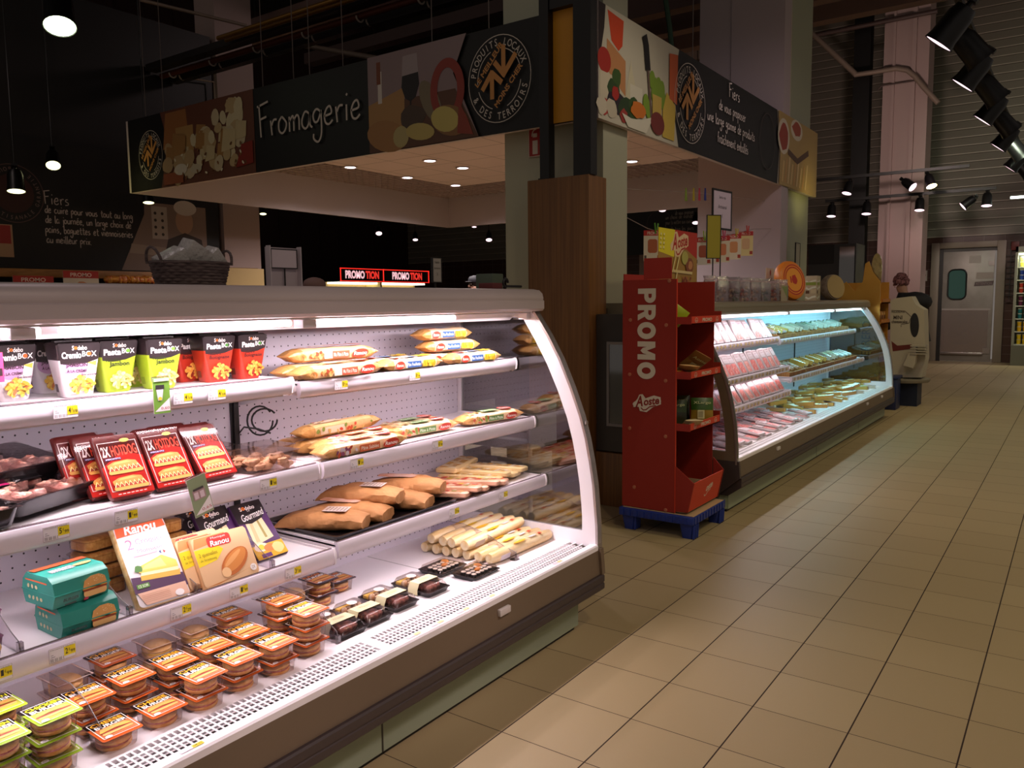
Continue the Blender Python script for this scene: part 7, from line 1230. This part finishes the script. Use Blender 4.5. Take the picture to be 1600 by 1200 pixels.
for k, (px, py, x_, K, nm, s_, al) in enumerate(((93, 32, -7.6, KY_, 'large bright greenish spotlight high at the upper left corner', 2.3, 25), (83, 255, -9.6, KF_, 'small yellow spotlight above the bakery panel', 1.3, 36), (25, 293, -9.4, KF_, 'yellow spotlight in front of the round bakery emblem', 1.5, 12), (232, 313, -9.4, KF_, 'yellow spotlight below the left corner of the black fascia', 1.1, 12), (411, 332, -12, KF_, 'spotlight far behind, right of the mauve column', 1.0, 16), (592, 363, -14, KP_, 'distant spotlight above the PROMOTION sign, left one', 1.3, 35), (649, 373, -14.5, KP_, 'distant spotlight above the PROMOTION sign, right one', 1.2, 25), (741, 353, -10, KP_, 'distant spotlight left of the pale column', .8, 15), (764, 373, -10, KP_, 'distant spotlight lowest beside the pale column', 1.1, 30), (1132, 321, -5.2, KP_, 'round ceiling lamp glowing left of the white pipe boxing', 1., 25), (1087, 346, -6.6, KP_, 'round lamp glowing in front of the rear chalk board', 1.2, 25), (1035, 326, -5.6, KP_, 'lamp glowing at the edge of the rear fascia', 1., 25))):
    p = at(px, py, x=x_); h_ = Vector((-p.x, -p.y, 0)).normalized()*sin(radians(al)); d_ = Vector((h_.x, h_.y, -cos(radians(al)))); o = K.put((p.x, p.y, p.z), d_.to_track_quat('-Z', 'Y').to_euler(), nm, None, (s_, s_, s_)); t = p-d_*.16*s_
    r = thing('suspension_rod', 'thin dark rod holding the %s' % nm.replace('glowing ', ''), 'rod'); b = MB(); top = SZ0 if (px > 1000 and p.y < 10.9) else 9.99; b.tube([t, (t.x, t.y, t.z+.02), (t.x, t.y, 9.99)] if top > 5 else [t, (t.x, t.y, t.z+.02), (t.x, t.y, 3.3)], .008, BM, 6); part(b, 'rod', r)
# ---------------------------------------------------------------- pipes, cables, wires overhead
BRASS = mat('brass_pipe', 'a87c3c', .35, .7); COPPER = mat('rust_pipe', '6a3626', .5, .3); DKP = mat('dark_trunking', '241c1a', .5); LTP = mat('light_pipe', '9a8678', .5, .2)
def pipe(nm, label, pts, rad, m, cat='pipe', n=10): r = thing(nm, label, cat); b = MB(); b.tube(pts, rad, m, n); part(b, 'run', r)
pipe('overhead_pipe', 'rust-coloured pipe running high above the black fascia, lower one', [(-9.95, 6.22, 4.5), (-2.5, 6.22, 4.5)], .035, COPPER); pipe('overhead_pipe', 'brass-coloured pipe running high above the black fascia, upper one', [(-8.2, 5.85, 4.55), (-2.5, 5.85, 4.55)], .026, BRASS); pipe('overhead_pipe', 'brass-coloured pipe close beside the other brass one', [(-8.2, 5.95, 4.55), (-2.5, 5.95, 4.55)], .02, BRASS)
r = thing('cable_trunking', 'dark cable trunking between the overhead pipes', 'trunking'); b = MB(); b.box((-9.95, 6.0, 4.52), (-2.5, 6.14, 4.60), DKP); b.box((-9.95, 6.34, 4.44), (-2.5, 6.44, 4.56), DKP); part(b, 'channel', r)
KC = None
for k in range(9):
    for dy in (0, .14):
        if KC is None: t = thing('pipe_clip', '', 'clip'); b = MB(); b.tube([(0, .05*cos(a), .05*sin(a)) for a in [pi+pi*i/8 for i in range(9)]], .010, P('b8a89c'), 6); part(b, 'strap', t); KC = Kind(t)
        KC.put((-9.7+.85*k, 6.22+dy, 4.495), (0, 0, 0), 'pale pipe clip under the %s overhead pipe, %s from the left' % ('front' if dy == 0 else 'rear', ORD[k]), 'clips on the overhead pipes')
r = thing('roof_beam', 'brown horizontal beam above the black fascia', 'beam'); b = MB(); b.box((-8.2, 7.1, 4.55), (-2.0, 7.25, 4.68), mat('beam_brown', '5a4440', .6)); part(b, 'beam', r)
pipe('overhead_conduit', 'pale conduit dropping diagonally to the black fascia', [at(468, 70, z=4.6), at(640, 100, z=4.2)], .03, LTP); pipe('overhead_conduit', 'thin conduit ending above the mauve column', [at(220, 0, z=5.0), at(385, 40, z=5.0)], .02, LTP)
pipe('overhead_conduit', 'pair of thin conduits at the left edge', [at(0, 139, z=4.4), at(78, 153, z=4.4)], .014, LTP); pipe('overhead_conduit', 'thin bent conduit on the mauve column', [at(300, 123, x=-9.9), at(334, 128, x=-9.9), at(336, 160, x=-9.9)], .012, LTP)
pipe('curved_duct', 'pale duct bending in front of the pink column', [at(1335, 117, y=19.56), at(1370, 112, y=19.56), at(1400, 107, y=19.56), at(1418, 110, y=19.56), at(1430, 120, y=19.56), at(1442, 135, y=19.56), at(1466, 161, y=19.56)], .055, LTP); pipe('overhead_conduit', 'diagonal pale conduit left of the pink column', [at(1262, 46, y=19.56), at(1338, 117, y=19.56)], .06, LTP)
pipe('overhead_conduit', 'dark straight conduit crossing high before the pink column', [at(1270, 56, y=19.57), at(1465, 17, y=19.57)], .05, mat('conduit_brown', '5a4642', .5)); pipe('overhead_conduit', 'thin cable arching on the pink column', [at(1372, 140, y=19.57), at(1378, 134, y=19.57), at(1430, 126, y=19.57)], .016, mat('conduit_brown', '5a4642', .5))
pipe('hanging_cable', 'green cable hanging behind the right fascia', [at(1040, 0, y=9), at(1046, 40, y=9), at(1050, 80, y=9)], .03, mat('green_cable', '2a4a34', .5), 'cable'); pipe('overhead_conduit', 'pale conduit behind the right fascia', [at(1080, 100, y=13), at(1140, 88, y=13)], .05, LTP)
for k, (px, py, qx, qy) in enumerate(((219, 0, 228, 184), (246, 0, 256, 180), (403, 0, 411, 137), (455, 0, 459, 126), (479, 0, 484, 119), (533, 50, 536, 104), (763, 0, 764, 42), (1083, 0, 1082, 100), (674, 0, 675, 60))):
    y_ = SY0+.02 if k != 7 else 9.0
    if k == 7: a = at(qx, qy, x=SX1+.02); pts = [(a.x, a.y, 9.9), (a.x, a.y, SZ1+.001)]
    else: a = at(qx, qy, y=y_); pts = [(a.x, y_, 9.9), (a.x, y_, SZ1+.001)]
    pipe('suspension_wire', 'thin steel wire holding the black fascia, %s from the left' % ORD[k], pts, .0045, P('6a5e5a'), 'wire', 5)
# ---------------------------------------------------------------- things on top of the front counter and beyond it
def at_top(px, x): return at(px, 440, x=x).y
r = thing('wicker_basket', 'grey-brown wicker basket with two handles standing on the front counter canopy', 'basket', (-2.62, (at_top(250, -2.62)+at_top(345, -2.62))/2, ZT)); WK = mat('wicker', '6a5a58', .7, var=((20, 20, 120), '4a3c3c')); b = MB(); n = 40
for i in range(9):
    t = i/8; rx, ry = .118+.022*t, .075+.018*t; b.tube([((ry+.005*((j+i) % 2))*cos(2*pi*j/n), (rx+.005*((j+i) % 2))*sin(2*pi*j/n), .006+.083*t) for j in range(n)], .0065, WK, 6, closed=True)
b.lathe([(0, .002), (.1, .002), (.1, .008), (0, .008)], WK, 20, sx=.7, sy=1.1); part(b, 'woven_body', r)
for sg in (-1, 1): b = MB(); b.tube([(.045*cos(a)*1.0, sg*(.138+.012*sin(a)), .085+.055*sin(a)) for a in [pi*k/10 for k in range(11)]], .005, WK, 6); part(b, 'handle', r)
for k, (dx, dy, dz, rx_) in enumerate(((.0, -.07, .085, .5), (.0, .01, .115, -.5), (-.01, .085, .09, .7))):
    t = thing('clear_box', 'crinkled clear plastic box in the wicker basket, %s' % ['left', 'middle, standing highest', 'right'][k], 'box', (-2.62+dx, r.location.y+dy, ZT+dz), (rx_, .2, 0), 'clear boxes in the wicker basket'); b = MB(); b.box((-.035, -.05, -.025), (.035, .05, .045), mat('frosted_box', 'b9b4b2', .25, bump=(50, .8)), .006); part(b, 'box', t)
y0_, y1_ = at_top(421, -2.5), at_top(470, -2.5); r = thing('sign_holder', 'white sign holder with a blank framed card on the front counter canopy', 'sign', (-2.5, (y0_+y1_)/2, ZT)); w_ = y1_-y0_; b = MB(); b.box((-.02, -w_/2, 0), (-.014, w_/2, .155), P('b8aab2', .4)); b.box((-.014, -w_/2, 0), (.01, -w_/2+.004, .16), P('c8bcc2')); b.box((-.014, w_/2-.004, 0), (.01, w_/2, .16), P('c8bcc2')); b.box((-.014, -w_/2, 0), (.02, w_/2, .004), P('c8bcc2')); part(b, 'holder', r)
b = MB(); b.box((-.006, -w_*.42, .075), (-.002, w_*.42, .15), P('cdbec8')); b.M = face((-.0015, -w_*.42, .075), (0, 1, 0), (0, 0, 1)); b.frame(0, 0, w_*.84, .075, .004, BLACK); part(b, 'card', r); b = MB(); b.tube([(-.002, 0, .005), (-.002, 0, .076)], .003, BLACK, 6); part(b, 'stalk', r)
r = thing('round_loaf', 'smooth round brown loaf on the front counter canopy beside the sign holder', 'bread', (-2.62, at_top(491, -2.62), ZT)); b = MB(); b.blob((0, 0, .018), (.045, .05, .033), mat('loaf_crust', '7a5c56', .7), .03, 18, 12, flat=-.018); part(b, 'loaf', r)
p = at(682, 422, x=-2.6); holder('card_holder', 'narrow white card with three lines of writing on a stalk, front counter canopy', (p.x, p.y, p.z), .062, .115, ZT, ['Sablé', 'Artisanal', '2'], 'a8a098', yaw=pi/2, frame=True)
r = thing('storage_box', 'dark green box on the front counter canopy beside the pale column', 'box', (-2.34, at_top(766, -2.34), ZT)); b = MB(); b.box((-.05, -.05, 0), (.05, .04, .075), P('4a5648', .6), .004); part(b, 'box', r)
r = thing('storage_box', 'low dark red box on the front counter canopy before the green one', 'box', (-2.2, at_top(768, -2.2), ZT)); b = MB(); b.box((-.04, -.045, 0), (.04, .03, .026), P('5a1c1c', .6), .003); part(b, 'box', r)
pipe('coiled_cable', 'black cable loop lying on the front counter canopy by the post', [(-2.18, at_top(790, -2.18)+.018*cos(a), ZT+.028+.018*sin(a)) for a in [2*pi*k/12 for k in range(11)]]+[(-2.18, at_top(814, -2.18), ZT+.012)], .006, BLACK, 'cable')
# PROMOTION gondola
r = thing('promotion_gondola', 'far gondola with a red-lit PROMOTION header, seen over the front counter', 'shelving'); X = -14.0; y0_, y1_ = 12.96, 16.05; b = MB(); b.box((X-.5, y0_, 0), (X, y1_, 1.6), P('4a3a34')); b.box((X-.6, y0_, 1.6), (X-.5, y1_, 2.05), P('b8a06a')); b.box((X-.5, y0_+1.3, 1.6), (X, y0_+1.35, 2.05), P('c8b87a')); part(b, 'body', r)
b = MB(); b.box((X-.55, y0_+.05, 2.0), (X-.1, y1_-.05, 2.045), mat('gondola_tube', 'ffffff', .4, emit='fff0c8', es=3)); part(b, 'shelf_lamp', r)
b = MB(); b.box((X-.05, y0_, 2.06), (X, y1_, 2.36), P('120c0e')); part(b, 'header', r); RN = mat('red_neon', 'ff3020', .4, emit='ff2a20', es=1.6); PW = mat('lit_letters', 'ffd8d8', .4, emit='ffc8d0', es=.9); RW = mat('lit_red_letters', 'ff5040', .4, emit='ff3a30', es=.8)
b = MB(); [b.box(a, c, RN) for a, c in (((X+.001, y0_, 2.345), (X+.012, y1_, 2.362)), ((X+.001, y0_, 2.058), (X+.012, y1_, 2.070)), ((X+.001, y0_, 2.06), (X+.012, y0_+.02, 2.36)), ((X+.001, y1_-.02, 2.06), (X+.012, y1_, 2.36)), ((X+.001, 14.36, 2.06), (X+.012, 14.38, 2.36)))]; part(b, 'neon_edge', r)
b = MB(); b.M = face((X+.003, 0, 0), (0, 1, 0), (0, 0, 1)); [(b.text('PROMO', a, 2.12, a+.62, 2.31, PW, bold=.05), b.text('TION', a+.65, 2.12, a+1.1, 2.31, RW, bold=.05)) for a in (13.12, 14.68)]; part(b, 'header_letters', r)
for k, (px, py, w_) in enumerate(((53, 444, .42), (127, 436, .40))):
    p = at(px, py, x=-9.36); zb = (1.72, 1.62)[k]; r = thing('promo_card', 'small card with a red PROMO band on the bakery counter, %s one' % ('left' if k == 0 else 'right'), 'card', (p.x, p.y, zb)); b = MB(); h_ = p.z+.09-zb; b.box((-.006, -w_/2, 0), (0, w_/2, h_), P('cfc4b4')); b.M = face((.0005, -w_/2, 0), (0, 1, 0), (0, 0, 1)); b.rect(0, h_-.08, w_, h_, P('a8281e')); b.text('PROMO', w_*.2, h_-.065, w_*.8, h_-.02, P('e0c8c0'), bold=.02); b.oval(w_/2, h_-.18, w_*.25, .06, P('c07a4a'), 14, 0, .3, 3); part(b, 'printed_card', r)
r = thing('white_shelving_crates', 'white plastic crates on a trolley seen through the glass end of the front counter', 'trolley'); b = MB(); WP = mat('crate_white', 'c8c2c0', .5)
for z, yy in ((.45, 3.55), (.72, 3.6)):
    for k in range(5): b.box((-2.9, yy, z+.045*k), (-2.45, yy+.01, z+.03+.045*k), WP)
    b.box((-2.9, yy, z-.02), (-2.45, yy+.3, z), WP); b.box((-2.46, yy+.01, z), (-2.45, yy+.3, z+.21), WP); b.box((-2.9, yy+.01, z), (-2.89, yy+.3, z+.21), WP)
part(b, 'crates', r); b = MB(); [b.tube([(x_, 3.58, .0), (x_, 3.58, .9)], .012, WP, 8) for x_ in (-2.93, -2.42)]; part(b, 'posts', r)
# spots added to brighten goods, columns and walls; two make the fascia's yellow glows
for (x, y, z, p, col, tx, ty, tz, cone) in ((.5, .7, 3.0, 105, (1, .78, .80), -2.1, .95, .5, 34), (.5, 1.7, 3.0, 105, (1, .78, .80), -2.1, 1.8, .5, 34), (.5, 2.7, 3.0, 95, (1, .78, .80), -2.1, 2.6, .5, 34), (-2.2, 17.6, 4.3, 60, (1, .72, .78), -3.2, 19.6, 1.5, 80), (-.5, 19.5, 3.9, 50, (1, .75, .78), -2.2, 21.8, 1.0, 70), (-1.0, 16., 4.3, 210, (.82, .95, .7), .2, 21.9, 3.6, 100), (-3.0, 15.5, 4.3, 160, (1, .78, .7), -3.4, 21.9, 5.0, 100),
    (-8.95, 4.5, 2.45, 9, (1, .93, .3), -8.95, 5.22, 2.9, 60), (-3.4, 2.0, 4.3, 30, (1, .84, .88), -2.6, 2.1, 1.6, 60), (-2.2, 10.4, 2.5, 9, (1, .85, .3), -2.95, 10.6, 2.85, 60), (-2.0, 11.0, 4.2, 40, (1, .82, .40), -2.2, 11.5, 1.2, 60), (-1.2, 5.6, 4.2, 40, (1, .86, .66), -2.9, 5.6, 2.0, 80), (-1.2, 6.2, 4.2, 60, (1, .80, .84), -3.4, 9.6, 2.2, 70), (-9.0, 3.0, 4.2, 5, (1, .8, .75), -9.9, 5.6, 2.2, 90), (-7, 9., 5.5, 25, (1, .75, .72), -10, 7.3, 4, 80), (-1.4, 4.2, 4.3, 25, WARM, -2.2, 5.0, .8, 40), (-2.6, 3.0, 6.0, 15, (1, .94, .78), -3.4, 5.4, 2.9, 50)):
    lamp('SPOT', 'fill_or_glow_spot', (x, y, z), p, col, .2, target=(tx, ty, tz), cone=cone, blend=.8)
